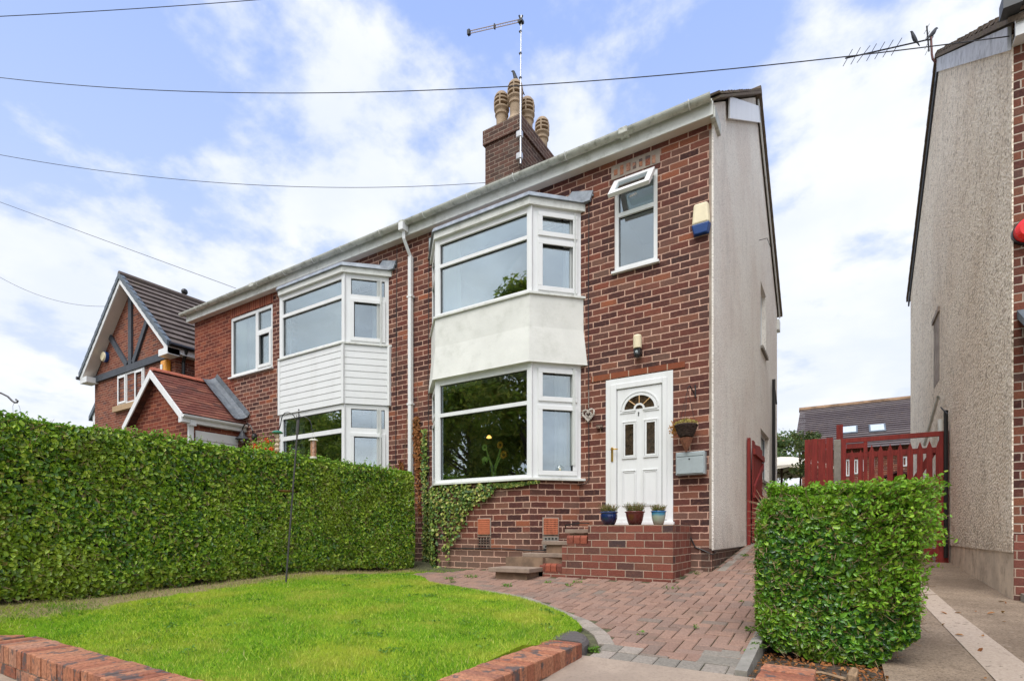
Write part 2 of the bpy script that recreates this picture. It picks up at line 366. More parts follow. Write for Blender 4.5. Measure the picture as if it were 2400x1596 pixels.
# glass
def glass_mat():
    t = NT('window_glass'); tr = t.n('ShaderNodeBsdfTransparent'); tr.inputs[0].default_value = (.84,.88,.87,1)
    g = t.n('ShaderNodeBsdfGlossy'); g.inputs['Roughness'].default_value = .012; g.inputs[0].default_value = (.80,.88,.92,1)
    lw = t.n('ShaderNodeLayerWeight'); lw.inputs[0].default_value = .35
    f = t.m_('ADD', .27, t.m_('MULTIPLY', lw.outputs['Fresnel'], .5), clamp=True)
    P = t.obj(); t.link(t.bump(t.noise(P, 1.2, 2), .04, .02), g.inputs['Normal'])
    mx = t.n('ShaderNodeMixShader'); t.link(f, mx.inputs[0]); t.link(tr.outputs[0], mx.inputs[1]); t.link(g.outputs[0], mx.inputs[2])
    o = t.n('ShaderNodeOutputMaterial'); t.link(mx.outputs[0], o.inputs[0]); return t.m
GLASS = glass_mat()
def clear_glass():
    t = NT('clear_glass'); tr = t.n('ShaderNodeBsdfTransparent'); tr.inputs[0].default_value = (.92,.94,.92,1)
    g = t.n('ShaderNodeBsdfGlossy'); g.inputs['Roughness'].default_value = .03
    mx = t.n('ShaderNodeMixShader'); mx.inputs[0].default_value = .1; t.link(tr.outputs[0], mx.inputs[1]); t.link(g.outputs[0], mx.inputs[2])
    o = t.n('ShaderNodeOutputMaterial'); t.link(mx.outputs[0], o.inputs[0]); return t.m
CLEAR = clear_glass()
def curtain_mat(name, col):
    t = NT(name); P = t.obj(); sp = t.n('ShaderNodeSeparateXYZ'); t.link(P, sp.inputs[0])
    return t.out(col, .9, 0, .1, tr=(col, .5))
CURT = curtain_mat('white_curtain', (.82,.84,.82)); CURT_G = curtain_mat('pale_green_curtain', (.55,.75,.42))
def leaf_mat(name, stops, rough=.35, spec=.45, patch=None, tr=.3, dead=None):
    t = NT(name); P = t.obj(); i = t.island(); c = t.ramp(i, stops)
    if patch: c = t.mix(t.rng(t.noise(P, patch[1], 3, .6), .42, .68, 0, patch[2]), c, patch[0])
    if dead: c = t.mix(t.rng(t.noise(P, dead[1], 5, .75), .55, .68, 0, dead[2]), c, dead[0])
    ly = t.mix(.5, c, (.3,.42,.05))
    return t.out(c, rough, 0, spec, tr=(ly, tr))
HEDGE_L = leaf_mat('privet_leaves', [(0,(.03,.09,.018)),(.22,(.09,.22,.025)),(.5,(.21,.40,.03)),(.75,(.37,.56,.035)),(.955,(.58,.70,.09)),(.985,(.26,.20,.06)),(1,(.22,.15,.06))], .36, .6, patch=((.42,.50,.05),1.6,.45), dead=((.10,.075,.035),1.3,.35))
HEDGE_TOP = leaf_mat('young_privet_leaves', [(0,(.12,.30,.02)),(.5,(.2,.42,.025)),(1,(.32,.5,.04))], .4, .4)
HEDGE_R = leaf_mat('box_privet_leaves', [(0,(.016,.055,.014)),(.28,(.04,.15,.02)),(.55,(.09,.26,.026)),(.78,(.19,.43,.03)),(.955,(.42,.64,.06)),(.985,(.26,.19,.07)),(1,(.22,.14,.06))], .3, .65, patch=((.32,.52,.03),2.5,.4), dead=((.13,.10,.05),2.2,.4))
IVY = leaf_mat('ivy_leaves', [(0,(.03,.08,.02)),(.35,(.09,.17,.03)),(.6,(.20,.29,.05)),(.85,(.36,.40,.09)),(1,(.48,.40,.12))], .45, .4, tr=.15)
IVY_DEAD = leaf_mat('dead_ivy_leaves', [(0,(.14,.05,.02)),(.5,(.28,.10,.03)),(1,(.36,.17,.06))], .7, .2, tr=.1)
SHRUB = leaf_mat('garden_shrub_leaves', [(0,(.04,.08,.03)),(.5,(.10,.17,.06)),(.85,(.18,.25,.09)),(1,(.25,.14,.07))], .5, .3)
TREE_L = leaf_mat('street_tree_leaves', [(0,(.10,.15,.02)),(.5,(.24,.31,.04)),(.8,(.42,.42,.06)),(1,(.55,.46,.09))], .6, .25, tr=.5)
HEATHER = leaf_mat('heather_tips', [(0,(.10,.16,.03)),(.5,(.25,.27,.06)),(.75,(.38,.16,.10)),(1,(.3,.12,.08))], .7, .2)
DRYPL = leaf_mat('dry_basket_plants', [(0,(.22,.17,.05)),(.5,(.42,.34,.09)),(1,(.5,.42,.16))], .7, .2)
DRYOR = leaf_mat('orange_dry_plants', [(0,(.35,.12,.02)),(1,(.5,.22,.05))], .7, .2)
FLOWR = leaf_mat('red_petals', [(0,(.75,.04,.01)),(1,(.9,.12,.03))], .5, .3)
GRASS = leaf_mat('grass_blades', [(0,(.04,.13,.012)),(.3,(.14,.33,.018)),(.65,(.30,.52,.025)),(.9,(.52,.66,.05)),(1,(.70,.66,.22))], .6, .25, patch=((.60,.56,.10),1.5,.7), dead=((.12,.30,.03),.9,.55), tr=.35)
DRYGRASS = leaf_mat('dry_grass_blades', [(0,(.34,.27,.12)),(.5,(.50,.39,.21)),(1,(.62,.48,.28))], .8, .15)
WEED = leaf_mat('weed_leaves', [(0,(.06,.16,.02)),(1,(.16,.3,.04))], .5, .3)
TWIG = plain('privet_twig', (.27,.175,.10), .85, .4, 30)
BARK = plain('bark', (.10,.075,.055), .9, .3, 14, bump=.01)
COREM = plain('hedge_core', (.045,.038,.02), 1, .4, 20, bump=.03)
FLOWSTEM = plain('green_stem', (.62,.88,.20), .5, .1, 20)
SUNPET = plain('orange_petal', (.95,.42,.03), .5, .1, 20)
BIRD = plain('dark_feathers', (.022,.026,.034), .6, .3, 30)

# ------------------------------------------------------------------ camera, sky, sun
cam = bpy.data.cameras.new('camera'); co = bpy.data.objects.new('camera', cam); COL.objects.link(co)
co.location = (0,0,0); co.rotation_euler = (math.pi/2, 0, YAW)
cam.sensor_width = 36; cam.sensor_fit = 'HORIZONTAL'; cam.lens = 36*F/2400; cam.shift_y = (V0-798)/2400; cam.clip_start = .05; cam.clip_end = 2000
SC.camera = co
SUN_EL, SUN_AZ = 60, 174          # azimuth measured clockwise from +Y
sd = Vector((math.sin(R(SUN_AZ))*math.cos(R(SUN_EL)), math.cos(R(SUN_AZ))*math.cos(R(SUN_EL)), math.sin(R(SUN_EL))))
sl = bpy.data.lights.new('sun', 'SUN'); sl.energy = 1.9; sl.angle = R(44); sl.color = (1, .975, .94)
so = bpy.data.objects.new('sun', sl); COL.objects.link(so); so.rotation_euler = (-sd).to_track_quat('-Z','Y').to_euler(); so.location = (0,-5,20)
def world():
    t = NT('World', True); SC.world = t.m
    sky = t.n('ShaderNodeTexSky', sky_type='NISHITA'); sky.sun_disc = False; sky.sun_elevation = R(SUN_EL); sky.sun_rotation = R(SUN_AZ)
    sky.air_density = 1.0; sky.dust_density = .6; sky.ozone_density = 1.6
    D = t.n('ShaderNodeTexCoord').outputs['Generated']
    sp = t.n('ShaderNodeSeparateXYZ'); t.link(D, sp.inputs[0])
    zz = t.m_('ADD', t.m_('MAXIMUM', sp.outputs[2], 0.0), .22)
    cb = t.n('ShaderNodeCombineXYZ'); t.link(t.m_('DIVIDE', sp.outputs[0], zz), cb.inputs[0]); t.link(t.m_('DIVIDE', sp.outputs[1], zz), cb.inputs[1]); cb.inputs[2].default_value = 4.3
    n1 = t.noise(cb.outputs[0], 3.3, 10, .56, dist=.1)
    n2 = t.noise(cb.outputs[0], 9.0, 9, .6)
    n = t.m_('ADD', t.m_('MULTIPLY', n1, .8), t.m_('MULTIPLY', n2, .2))
    # more cloud low in the sky, and banks of cloud at chosen places in the sky
    def dirv(u, v):
        p = Vector(PD(u, v, 1.0)).normalized(); return tuple(p)
    bias = t.rng(sp.outputs[2], .08, .62, .21, -.04, False)
    for (u, v, w, amp) in [(560,110,.16,.13),(700,60,.12,.12),(960,190,.14,.14),(1130,260,.20,.16),(900,330,.16,.13),(650,480,.16,.14),(250,500,.12,.10),(1330,340,.2,.1),
                           (2000,620,.25,.17),(1950,330,.14,.1),(60,260,.2,-.10),(200,80,.22,-.17),(1500,60,.22,-.14),(330,330,.16,-.08),(1750,90,.12,-.08),(1000,20,.12,-.1),(2150,60,.2,.06)]:
        d = t.vmath('DISTANCE', D, dirv(u, v)); g = t.rng(d, 0, w*1.5, amp*.36, 0)
        bias = t.m_('ADD', bias, g)
    bias = t.m_('ADD', bias, t.rng(sp.outputs[1], .1, -.35, 0, .22))
    m = t.rng(t.m_('ADD', n, bias), .455, .61)
    shade = t.rng(t.noise(cb.outputs[0], 2.2, 6, .55), .3, .7)
    cloud = t.mix(shade, (8.0,8.6,9.8), (9.7,9.9,10.3))
    back = t.rng(sp.outputs[1], .05, -.55)
    low = t.rng(t.noise(cb.outputs[0], 1.6, 6, .6), .32, .68, .62, 1.0)
    gain = t.m_('ADD', 1.0, t.m_('MULTIPLY', back, t.m_('SUBTRACT', t.m_('MULTIPLY', low, 1.5), 1.0)))
    cloud = t.vmath('SCALE', cloud, scale=gain)
    # blue of the clear sky: Nishita, lifted a little towards a soft blue
    blue = t.mix(.85, sky.outputs[0], t.ramp(t.rng(sp.outputs[2], 0, .8, 0, 1, False), [(0,(8.6,9.1,9.8)),(.3,(7.4,8.3,10.3)),(.6,(5.4,6.9,10.5)),(.85,(4.2,5.8,10.6)),(1,(3.6,5.2,10.4))]))
    c = t.mix(m, blue, cloud)
    b = t.n('ShaderNodeBackground'); t.link(c, b.inputs[0]); b.inputs[1].default_value = .060
    o = t.n('ShaderNodeOutputWorld'); t.link(b.outputs[0], o.inputs[0])
world()
SC.view_settings.view_transform = 'Standard'; SC.view_settings.look = 'None'; SC.view_settings.exposure = 0.85; SC.view_settings.gamma = 1
SC.cycles.max_bounces = 8; SC.cycles.transparent_max_bounces = 12; SC.cycles.use_denoising = True
SC.cycles.sample_clamp_indirect = 8

# ------------------------------------------------------------------ leaves
def leaves(centres, normals, size, spread=.6, ratio=.5, fold=.25, size_var=.35, six=True, droop=0.0):
    C = np.asarray(centres, float); N = np.asarray(normals, float); n = len(C)
    N = N + RNG.normal(0, spread, (n,3)); N /= np.linalg.norm(N, axis=1)[:,None]
    T = RNG.normal(0, 1, (n,3)); T[:,2] -= droop; T -= N*np.sum(T*N, 1)[:,None]; T /= np.linalg.norm(T, axis=1)[:,None]
    B = np.cross(N, T); L = size*(1+RNG.uniform(-size_var, size_var, n))[:,None]; W = L*ratio*.5
    up = N*W*fold*2
    if six:
        v = np.stack([C-T*L*.5, C-T*L*.18+B*W+up, C+T*L*.22+B*W*.8+up, C+T*L*.5, C+T*L*.22-B*W*.8+up, C-T*L*.18-B*W+up], 1)
        i = np.arange(n)[:,None]*6; f = np.concatenate([i+np.array([[0,1,2,3]]), i+np.array([[0,3,4,5]])], 0)
    else:
        v = np.stack([C-T*L*.5, C+B*W+up, C+T*L*.5, C-B*W+up], 1); i = np.arange(n)[:,None]*4
        f = np.concatenate([i+np.array([[0,1,2]]), i+np.array([[0,2,3]])], 0)
    return v.reshape(-1,3), f
def join_np(parts):
    V, Fs, o = [], [], 0
    for v, f in parts: V.append(v); Fs.append(f+o); o += len(v)
    return np.concatenate(V), np.concatenate(Fs)
def vnoise(P, sc, seed=0):
    """cheap smooth value noise on points"""
    rs = np.random.default_rng(seed); ph = rs.uniform(0, 6.28, (6,)); k = rs.normal(0, 1, (6,3))*sc
    return np.mean(np.sin(P @ k.T + ph), axis=1)*1.6
def twigs_np(C, D, L, r):
    n = len(C); D = D/np.linalg.norm(D,axis=1)[:,None]; A = np.cross(D, np.array([.3,.2,.93])); A /= np.linalg.norm(A,axis=1)[:,None]; B = np.cross(D, A)
    vs = []
    for base, rr in ((0,1.0),(1,.45)):
        for j in range(3):
            an = 2.094*j; vs.append(C + D*(L*base)[:,None] + (A*math.cos(an)+B*math.sin(an))*(r*rr)[:,None])
    V = np.stack(vs, 1).reshape(-1,3); i = np.arange(n)[:,None]*6
    f = np.concatenate([i+np.array([[0,1,4,3]]), i+np.array([[1,2,5,4]]), i+np.array([[2,0,3,5]])],0)
    return V, f
# ================================================================== GROUND
def grid_sheet(name, x0, x1, y0, y1, zf, mat, nx, ny, kind='structure'):
    xs = np.linspace(x0,x1,nx+1); ys = np.linspace(y0,y1,ny+1); m = MB()
    vs = [(x,y,zf(x,y)) for y in ys for x in xs]
    fs = [(j*(nx+1)+i, j*(nx+1)+i+1, (j+1)*(nx+1)+i+1, (j+1)*(nx+1)+i) for j in range(ny) for i in range(nx)]
    m.poly(vs, fs); o = m.build(name, mat, loc=((x0+x1)/2,(y0+y1)/2,zf(x0,y0))); tag(o, kind=kind); return o
def ground_mat():
    t = NT('far_ground'); P = t.obj(); n = t.noise(P, .5, 5, .6); f = t.noise(P, 20, 4, .7)
    c = t.mix(t.rng(n,.35,.65), (.06,.09,.03), (.10,.085,.05)); c = t.mix(t.rng(f,.3,.8,0,.5), c, (.03,.035,.015)); return t.out(c, 1)
def zbase(x, y):
    return min(-1.06 + .045*max(0, min(y, 30)), .3) - .06
o = grid_sheet('ground', -400, 400, 0.2, 600, lambda x,y: -.35 if y > 20 else -1.25+.03*y, ground_mat(), 30, 60)
def asphalt():
    t = NT('asphalt'); P = t.obj(); f = t.noise(P, 60, 4, .7); n = t.noise(P, .8, 4)
    c = t.mix(t.rng(f,.3,.7), (.035,.035,.036), (.07,.068,.065)); c = t.mix(t.rng(n,.4,.7,0,.4), c, (.09,.085,.08)); return t.out(c, .9, 0, .3, t.bump(f,.5,.006))
m = MB(); m.face([(-60,-9,-1.14),(60,-9,-1.14),(60,-1.2,-1.14),(-60,-1.2,-1.14)]); tag(m.build('road', asphalt(), loc=(0,-5,-1.14)), kind='structure')
m = MB(); m.face([(-60,-60,-1.16),(60,-60,-1.16),(60,-8.9,-1.16),(-60,-8.9,-1.16)]); tag(m.build('verge_ground', ground_mat(), loc=(0,-30,-1.16)), kind='structure')
def paving_conc():
    t = NT('concrete_pavement'); P = t.obj(); f = t.noise(P, 45, 5, .75); n = t.noise(P, 1.6, 5, .6); st = t.noise(P, 9, 5, .7)
    c = t.mix(t.rng(n,.35,.7), (.39,.305,.235), (.29,.225,.175)); c = t.mix(t.rng(f,.45,.75,0,.5), c, (.16,.125,.095)); c = t.mix(t.rng(st,.6,.75,0,.45), c, (.13,.10,.075))
    return t.out(c, .92, 0, .2, t.bump(f,.5,.006))
PAVEC = paving_conc()
def zpave(x, y): return -.848 - .05*(3.4-y) - .035*max(0, 1.2-y)
# pavement & crossover sheet (behind the kerb line)
m = MB()
ys = [-1.0, .4, 1.2, 2.0, 2.8, 3.4]
for a, b in zip(ys[:-1], ys[1:]):
    m.face([(-60,a,zpave(0,a)),(60,a,zpave(0,a)),(60,b,zpave(0,b)),(-60,b,zpave(0,b))])
tag(m.build('pavement', PAVEC, loc=(0,1,-1)), kind='structure')
m = MB(); m.box(-60,60,-1.2,-1.0,-1.3,-1.03); tag(m.build('kerb', CONC, loc=(0,-1.1,-1.3)), kind='structure')
# our own drive: bed of moss and sand joints, the blocks lie in it
XD1 = -.52
m = MB(); m.face([(-7.2,3.38,zdrive(3.38)-.012),(XD1,3.38,zdrive(3.38)-.012),(XD1,16,zdrive(16)-.012),(-7.2,16,zdrive(16)-.012)])
tag(m.build('path', JOINT, loc=(-3,7,-.8)), kind='structure')
# neighbour's drive, two strips
def ndrive_mat():
    t = NT('neighbour_drive_concrete'); P = t.obj(); f = t.noise(P, 55, 5, .8); n = t.noise(P, 1.3, 6, .65); st = t.noise(P, 7, 5, .7)
    sp = t.n('ShaderNodeSeparateXYZ'); t.link(P, sp.inputs[0])
    c = t.mix(t.rng(n,.35,.68), (.33,.25,.18), (.21,.155,.11)); c = t.mix(t.rng(f,.42,.68,0,.75), c, (.06,.045,.032)); c = t.mix(t.rng(st,.58,.75,0,.55), c, (.36,.29,.23))
    return t.out(c, .92, 0, .2, t.bump(f,.7,.01))
NDR = ndrive_mat()
m = MB()
yy = [3.3,5,7.2,12,22]
for a, b in zip(yy[:-1], yy[1:]): m.face([(.20,a,zneigh(a)),(9,a,zneigh(a)),(9,b,zneigh(b)),(.20,b,zneigh(b))])
tag(m.build('driveway', NDR, loc=(3,8,-.8)), kind='structure')
# paler run of concrete down the middle of it
a0 = [(.74,2.4),(1.0,2.4),(.96,4.2),(.86,6.3),(.80,9.0),(.66,9.0),(.66,6.3),(.72,4.2)]
m = MB(); pts = []
for x,y in a0: pts.append((x, y, (zneigh(y) if y >= 3.3 else zpave(0,y)) + .005))
def pale(): 
    t = NT('pale_concrete_run'); P = t.obj(); f = t.noise(P, 50, 5, .75); d = t.noise(P, 17, 4, .7)
    c = t.mix(t.rng(f,.35,.7), (.42,.34,.27), (.32,.25,.2)); c = t.mix(t.rng(d,.6,.68,0,.9), c, (.09,.07,.05)); return t.out(c, .92, 0, .2, t.bump(f,.5,.006))
m.face(pts[:4] + pts[4:]); tag(m.build('concrete_strip', pale(), loc=(.8,5,-.9)), kind='structure')
# bed under the right hedge, with kerb edging
m = MB(); 
for (a,za_,b,zb__) in ((1.3,-.93,3.0,-.862),(3.0,-.862,4.5,-.872),(4.5,-.872,9,-.6)): m.face([(-.49,a,za_),(.24,a,za_),(.24,b,zb__),(-.49,b,zb__)])
m.v = [(x,y,z+random.uniform(-.004,.004)) for x,y,z in m.v]; tag(m.build('soil', EARTH, loc=(0,4,-.83)), kind='structure')
m = MB(); m.prism([(-.56,3.42),(-.49,3.42),(-.49,12.2),(-.56,12.2)], lambda x,y: -1.2, lambda x,y: zdrive(y)+.025)
o = m.build('edging_kerb', CONC_P, loc=(-.52,6,-1.2)); tag(o, 'low concrete edging kerb between the block path and the clipped hedge', 'kerb edging')

# ------------------------------------------------------------------ lawn outline (lawn / grey setts)
Z4 = lambda x, y: (1000+x/2.9475, 1064+y/2.9475)
edge = [Z4(*p) for p in [(20,893),(120,918),(200,932),(430,968),(640,1003),(830,1062),(950,1112),(1040,1170),(1075,1205)]]
E = [PG(u, v) for u, v in edge]
E[0] = (E[0][0], E[0][1])
LAWN = [(-1.79,1.49),(-1.785,3.0)] + [(-1.70,3.40)] + [p for p in E[::-1]]
# behind: the tongue of lawn that runs in front of the bay
LAWN += [(-5.5,5.75),(-5.05,6.0),(-4.75,6.12),(-4.75,6.6),(-6.9,6.9),(-6.9,.55),(-5.78,1.12),(-5.12,1.487)]
def inside(px, py, poly):
    r = np.zeros(len(px), bool); n = len(poly)
    for i in range(n):
        x0,y0 = poly[i]; x1,y1 = poly[(i+1)%n]
        cnd = ((y0 > py) != (y1 > py)); xi = (x1-x0)*(py-y0)/((y1-y0) if y1 != y0 else 1e-9)+x0
        r ^= cnd & (px < xi)
    return r
def dist_poly(px, py, pl, closed=False):
    d = np.full(len(px), 1e9)
    for i in range(len(pl)-1):
        a = np.array(pl[i]); b = np.array(pl[i+1]); ab = b-a; L = max(ab@ab, 1e-9)
        t = np.clip(((px-a[0])*ab[0]+(py-a[1])*ab[1])/L, 0, 1); d = np.minimum(d, np.hypot(px-a[0]-t*ab[0], py-a[1]-t*ab[1]))
    return d
_zl0 = zlawn; EDGE = [(-1.45,3.30)] + E[::-1]
def zlawn_e(x, y):
    d = float(dist_poly(np.array([x]), np.array([y]), EDGE)[0]) if y > 2.6 else 9.0
    return min(_zl0(x,y), zdrive(y) + .018 + .30*d) if y > 3.2 else _zl0(x,y) - max(0,(y-2.6)/.6)*max(0, _zl0(x,y)-(zdrive(y)+.02+.3*d))
def vzl(x, y):
    b = np.vectorize(_zl0)(x,y); d = dist_poly(x, y, EDGE); l = DR0+DR1*y + .018 + .30*d; w = np.clip((y-2.6)/.6,0,1)
    return b - w*np.maximum(0, b-l)
zlawn = zlawn_e
def lawn_mat():
    t = NT('lawn_turf'); P = t.obj(); sp = t.n('ShaderNodeSeparateXYZ'); t.link(P, sp.inputs[0])
    n = t.noise(P, 1.1, 4, .6); f = t.noise(P, 70, 4, .8)
    c = t.mix(t.rng(n,.4,.65), (.17,.33,.016), (.36,.42,.03)); c = t.mix(t.rng(f,.35,.7,0,.6), c, (.09,.19,.01))
    dry = t.m_('ADD', t.rng(sp.outputs[0], -5.25, -5.62, 0, 1), t.m_('MULTIPLY', t.m_('SUBTRACT', t.noise(P, 4, 4, .7), .5), 1.6))
    c = t.mix(t.rng(dry, .45, .8), c, t.mix(t.rng(f,.3,.7), (.42,.32,.18), (.24,.20,.09)))
    return t.out(c, 1, 0, .1, t.bump(f, .8, .02))
m = MB(); m.prism(LAWN, -1.3, lambda x,y: zlawn(x,y))
bm = bmesh.new(); tmp = bpy.data.meshes.new('t'); tmp.from_pydata(m.v, [], m.f); bm.from_mesh(tmp)
bmesh.ops.triangulate(bm, faces=[f for f in bm.faces if len(f.verts) > 4])
for _ in range(6):
    es = [e for e in bm.edges if e.calc_length() > .24 and abs(e.verts[0].co.z-e.verts[1].co.z) < .3]
    if not es: break
    bmesh.ops.subdivide_edges(bm, edges=es, cuts=1); bmesh.ops.triangulate(bm, faces=[f for f in bm.faces if len(f.verts) > 3])
for v in bm.verts:
    if v.co.z > -1.2: v.co.z = zlawn(v.co.x, v.co.y) + random.uniform(-.006,.006)
me = bpy.data.meshes.new('lawn'); bm.to_mesh(me); bm.free(); me.materials.append(lawn_mat())
o = bpy.data.objects.new('lawn', me); COL.objects.link(o); tag(o, kind='structure')
# grass
def blades(n_try, lo, hi, hgt, wid, dens=None, seed=3):
    g = np.random.default_rng(seed)
    x = g.uniform(-6.2,-1.2,n_try); y = g.uniform(1.3,6.6,n_try)
    k = inside(x, y, LAWN); x, y = x[k], y[k]
    if dens is not None:
        k = g.uniform(0,1,len(x)) < dens(x,y); x, y = x[k], y[k]
    n = len(x); z = vzl(x,y); h = hgt*g.uniform(lo,hi,n); a = g.uniform(0,6.283,n); w = wid*g.uniform(.6,1.3,n)*.5
    lx = g.normal(0,.45,n)*h; ly = g.normal(0,.45,n)*h
    b = np.stack([x,y,z-.004],1); dx = np.stack([np.cos(a)*w, np.sin(a)*w, 0*w],1)
    tip = b + np.stack([lx,ly,h],1)
    return np.stack([b-dx,b+dx,tip],1).reshape(-1,3), (np.arange(n)[:,None]*3+np.array([[0,1,2]]))
dhedge = lambda x, y: np.clip(.30+(x+5.5)/.4+.8*vnoise(np.stack([x,y,0*x],1),2.5,6), .12, 1)
near = lambda x, y: np.clip(1.25-(y-1.3)*.16, .35, 1)*dhedge(x,y)
V, Fc = blades(330000, .35, 1.5, .023, .0055, near)
o = np_mesh('grass', V, Fc, GRASS, loc=(-3.5,3.5,-.7)); tag(o, 'short bright green grass of the front lawn', 'grass', kind='stuff')
dd = lambda x, y: np.clip((-5.22-x+.25*vnoise(np.stack([x,y,0*x],1),1.6,4))/.4, 0, 1)*np.clip(.65+.5*vnoise(np.stack([x,y,0*x],1),3.5,9),.08,1) + .015
V, Fc = blades(80000, .4, 1.5, .035, .004, dd, 5)
o = np_mesh('dry_grass', V, Fc, DRYGRASS, loc=(-5.4,3.5,-.7)); tag(o, 'straw coloured dry grass and clippings along the foot of the long hedge', 'grass', kind='stuff')
# weeds along joints
wc, wn = [], []
for (u, v, r, k) in [(1187,1374,.07,60),(1054,1357,.09,50),(1105,1352,.10,60),(1060,1365,.05,20),(1282,1366,.06,20),(1352,1365,.07,26),(1180,1355,.05,14),(1335,1373,.06,22),(1573,1378,.10,22),(1393,1526,.05,90),(1632,1345,.05,28),(1762,1479,.05,40),(1778,1517,.05,50),(1757,1528,.04,12),(1500,1487,.03,10),(1630,1473,.03,10),(1735,1412,.03,8),(1745,1303,.06,50),(1530,1358,.1,14),(1590,1352,.1,30)]:
    x0, y0 = PG(u, v)
    for _ in range(k):
        a = random.uniform(0,6.28); q = r*math.sqrt(random.random()); x = x0+q*math.cos(a); y = y0+q*math.sin(a)*.7
        wc.append((x,y,zdrive(y)+random.uniform(.002,.03))); wn.append((0,0,1))
gw = random.Random(12); lc = []
for _ in range(60):
    x0 = gw.uniform(-5.6,-1.9); y0 = gw.uniform(1.6,6.2)
    if not inside(np.array([x0]),np.array([y0]),LAWN)[0]: continue
    for k in range(gw.randint(8,26)): a = gw.uniform(0,6.28); q = .07*math.sqrt(gw.random()); lc.append((x0+q*math.cos(a), y0+q*math.sin(a)))
lx, ly = np.array(lc).T; lz = vzl(lx, ly)
for q in range(len(lx)): 
    if inside(lx[q:q+1], ly[q:q+1], LAWN)[0]: wc.append((lx[q],ly[q],lz[q]+gw.uniform(.012,.024))); wn.append((0,0,1))
V, Fc = leaves(wc, wn, .028, .7, .45, six=False)
o = np_mesh('weeds', V, Fc, WEED, loc=(-3,5,-.7)); tag(o, 'small green weeds in the joints of the block paving and in the lawn', 'weeds', kind='stuff')

# ------------------------------------------------------------------ block paving (herringbone)
def brick_block(m, x0, x1, y0, y1, ztop, th=.05, bev=.006, ang=0, c=None):
    """one laid block with a chamfered top; ztop callable"""
    b = bev; pl = [(x0,y0),(x1,y0),(x1,y1),(x0,y1)]; pi = [(x0+b,y0+b),(x1-b,y0+b),(x1-b,y1-b),(x0+b,y1-b)]
    j = random.uniform(-.003,.003)
    vs = [(x,y,ztop(x,y)-th) for x,y in pl] + [(x,y,ztop(x,y)-b*.8+j) for x,y in pl] + [(x,y,ztop(x,y)+j) for x,y in pi]
    m.poly(vs, [(0,1,5,4),(1,2,6,5),(2,3,7,6),(3,0,4,7),(4,5,9,8),(5,6,10,9),(6,7,11,10),(7,4,8,11),(8,9,10,11)])
band_out = [Z4(*p) for p in [(-60,900),(300,930),(520,955),(700,985),(940,1078),(1130,1152),(1255,1235),(1300,1315)]]
BO = [PG(u, v) for u, v in band_out]
pav_poly = [(-1.20,3.56),(XD1-.03,3.56),(XD1-.03,13.5),(XR+.02,13.5),(XR+.02,6.93),(-1.64,6.93),(-1.64,6.10),(-3.4,6.10),(-3.4,6.35),(-3.72,6.40),(-4.65,6.40),(-4.75,6.12),(-5.05,6.0),(-5.5,5.75)] + BO
pav_poly = pav_poly[:14] + BO[0:]
W = .100; m = MB(); zd = lambda x,y: zdrive(y)
def in1(x,y): return inside(np.array([x]), np.array([y]), pav_poly)[0]
for i in range(-64, 4):
    for j in range(30, 140):
        k = (i-j) % 4
        if k == 0: x0,x1,y0,y1 = i*W,(i+2)*W,j*W,(j+1)*W
        elif k == 3: x0,x1,y0,y1 = i*W,(i+1)*W,j*W,(j+2)*W
        else: continue
        x0 -= .3; x1 -= .3
        g = .0035
        x1c = min(x1, XD1-.035); 
        if x1c - x0 < .03: continue
        y0c = max(y0, 3.565)
        if y1-y0c < .03: continue
        if in1((x0+x1c)/2,(y0c+y1)/2): brick_block(m, x0+g, x1c-g, y0c+g, y1-g, zd)
pv = m.build('block_paving', PAVERS, loc=(-2.5,6,-.7)); tag(pv, kind='structure')
# grey sett border round the lawn and across the threshold
m = MB()
def band(inner, outer, m, step=.115, z=None, th=.05, lift=.004):
    A = np.array(inner); B = np.array(outer)
    def resample(P, n):
        d = np.concatenate([[0], np.cumsum(np.hypot(*np.diff(P,axis=0).T))]); t = np.linspace(0, d[-1], n)
        return np.stack([np.interp(t,d,P[:,0]), np.interp(t,d,P[:,1])],1)
    L = np.sum(np.hypot(*np.diff(A,axis=0).T)); n = int(L/step)+1; A = resample(A,n); B = resample(B,n)
    for i in range(n-1):
        q = [A[i]*.97+A[i+1]*.03, A[i+1]*.97+A[i]*.03, B[i+1]*.97+B[i]*.03, B[i]*.97+B[i+1]*.03]
        c = sum(q)/4; j = random.uniform(-.002,.002)
        lo = [(p[0],p[1],zdrive(p[1])-th) for p in q]; mid = [(p[0],p[1],zdrive(p[1])-.004+lift+j) for p in q]
        hi = [(c[0]+(p[0]-c[0])*.93, c[1]+(p[1]-c[1])*.93, zdrive(p[1])+lift+j) for p in q]
        m.poly(lo+mid+hi, [(0,1,5,4),(1,2,6,5),(2,3,7,6),(3,0,4,7),(4,5,9,8),(5,6,10,9),(6,7,11,10),(7,4,8,11),(8,9,10,11)])
innr = [PG(*Z4(*p)) for p in [(20,893),(200,935),(430,972),(640,1008),(830,1068),(950,1118),(1050,1180),(1150,1240),(1185,1310)]]
band(innr[::-1], BO[::-1], m)
x = -1.50
while x < XD1-.05:
    x1 = min(x+.148, XD1-.035)
    if x1-x > .05: brick_block(m, x+.003, x1-.003, 3.40, 3.555, zd)
    x = x1 if x1 > x else x+1
for k in range(2): brick_block(m, XD1-.30, XD1-.035, 3.56+k*.155, 3.71+k*.155, lambda x,y: zdrive(y)+.003)
for k in range(2): brick_block(m, -1.50+k*.15, -1.355+k*.15, 3.565, 3.70, zd)
y = 6.98
while y < 12: brick_block(m, XR+.03, XR+.13, y, y+.145, lambda x,y: zdrive(y)+.004); y += .15
o = m.build('sett_border', SETTS, loc=(-1.8,4,-.8)); tag(o, kind='structure')
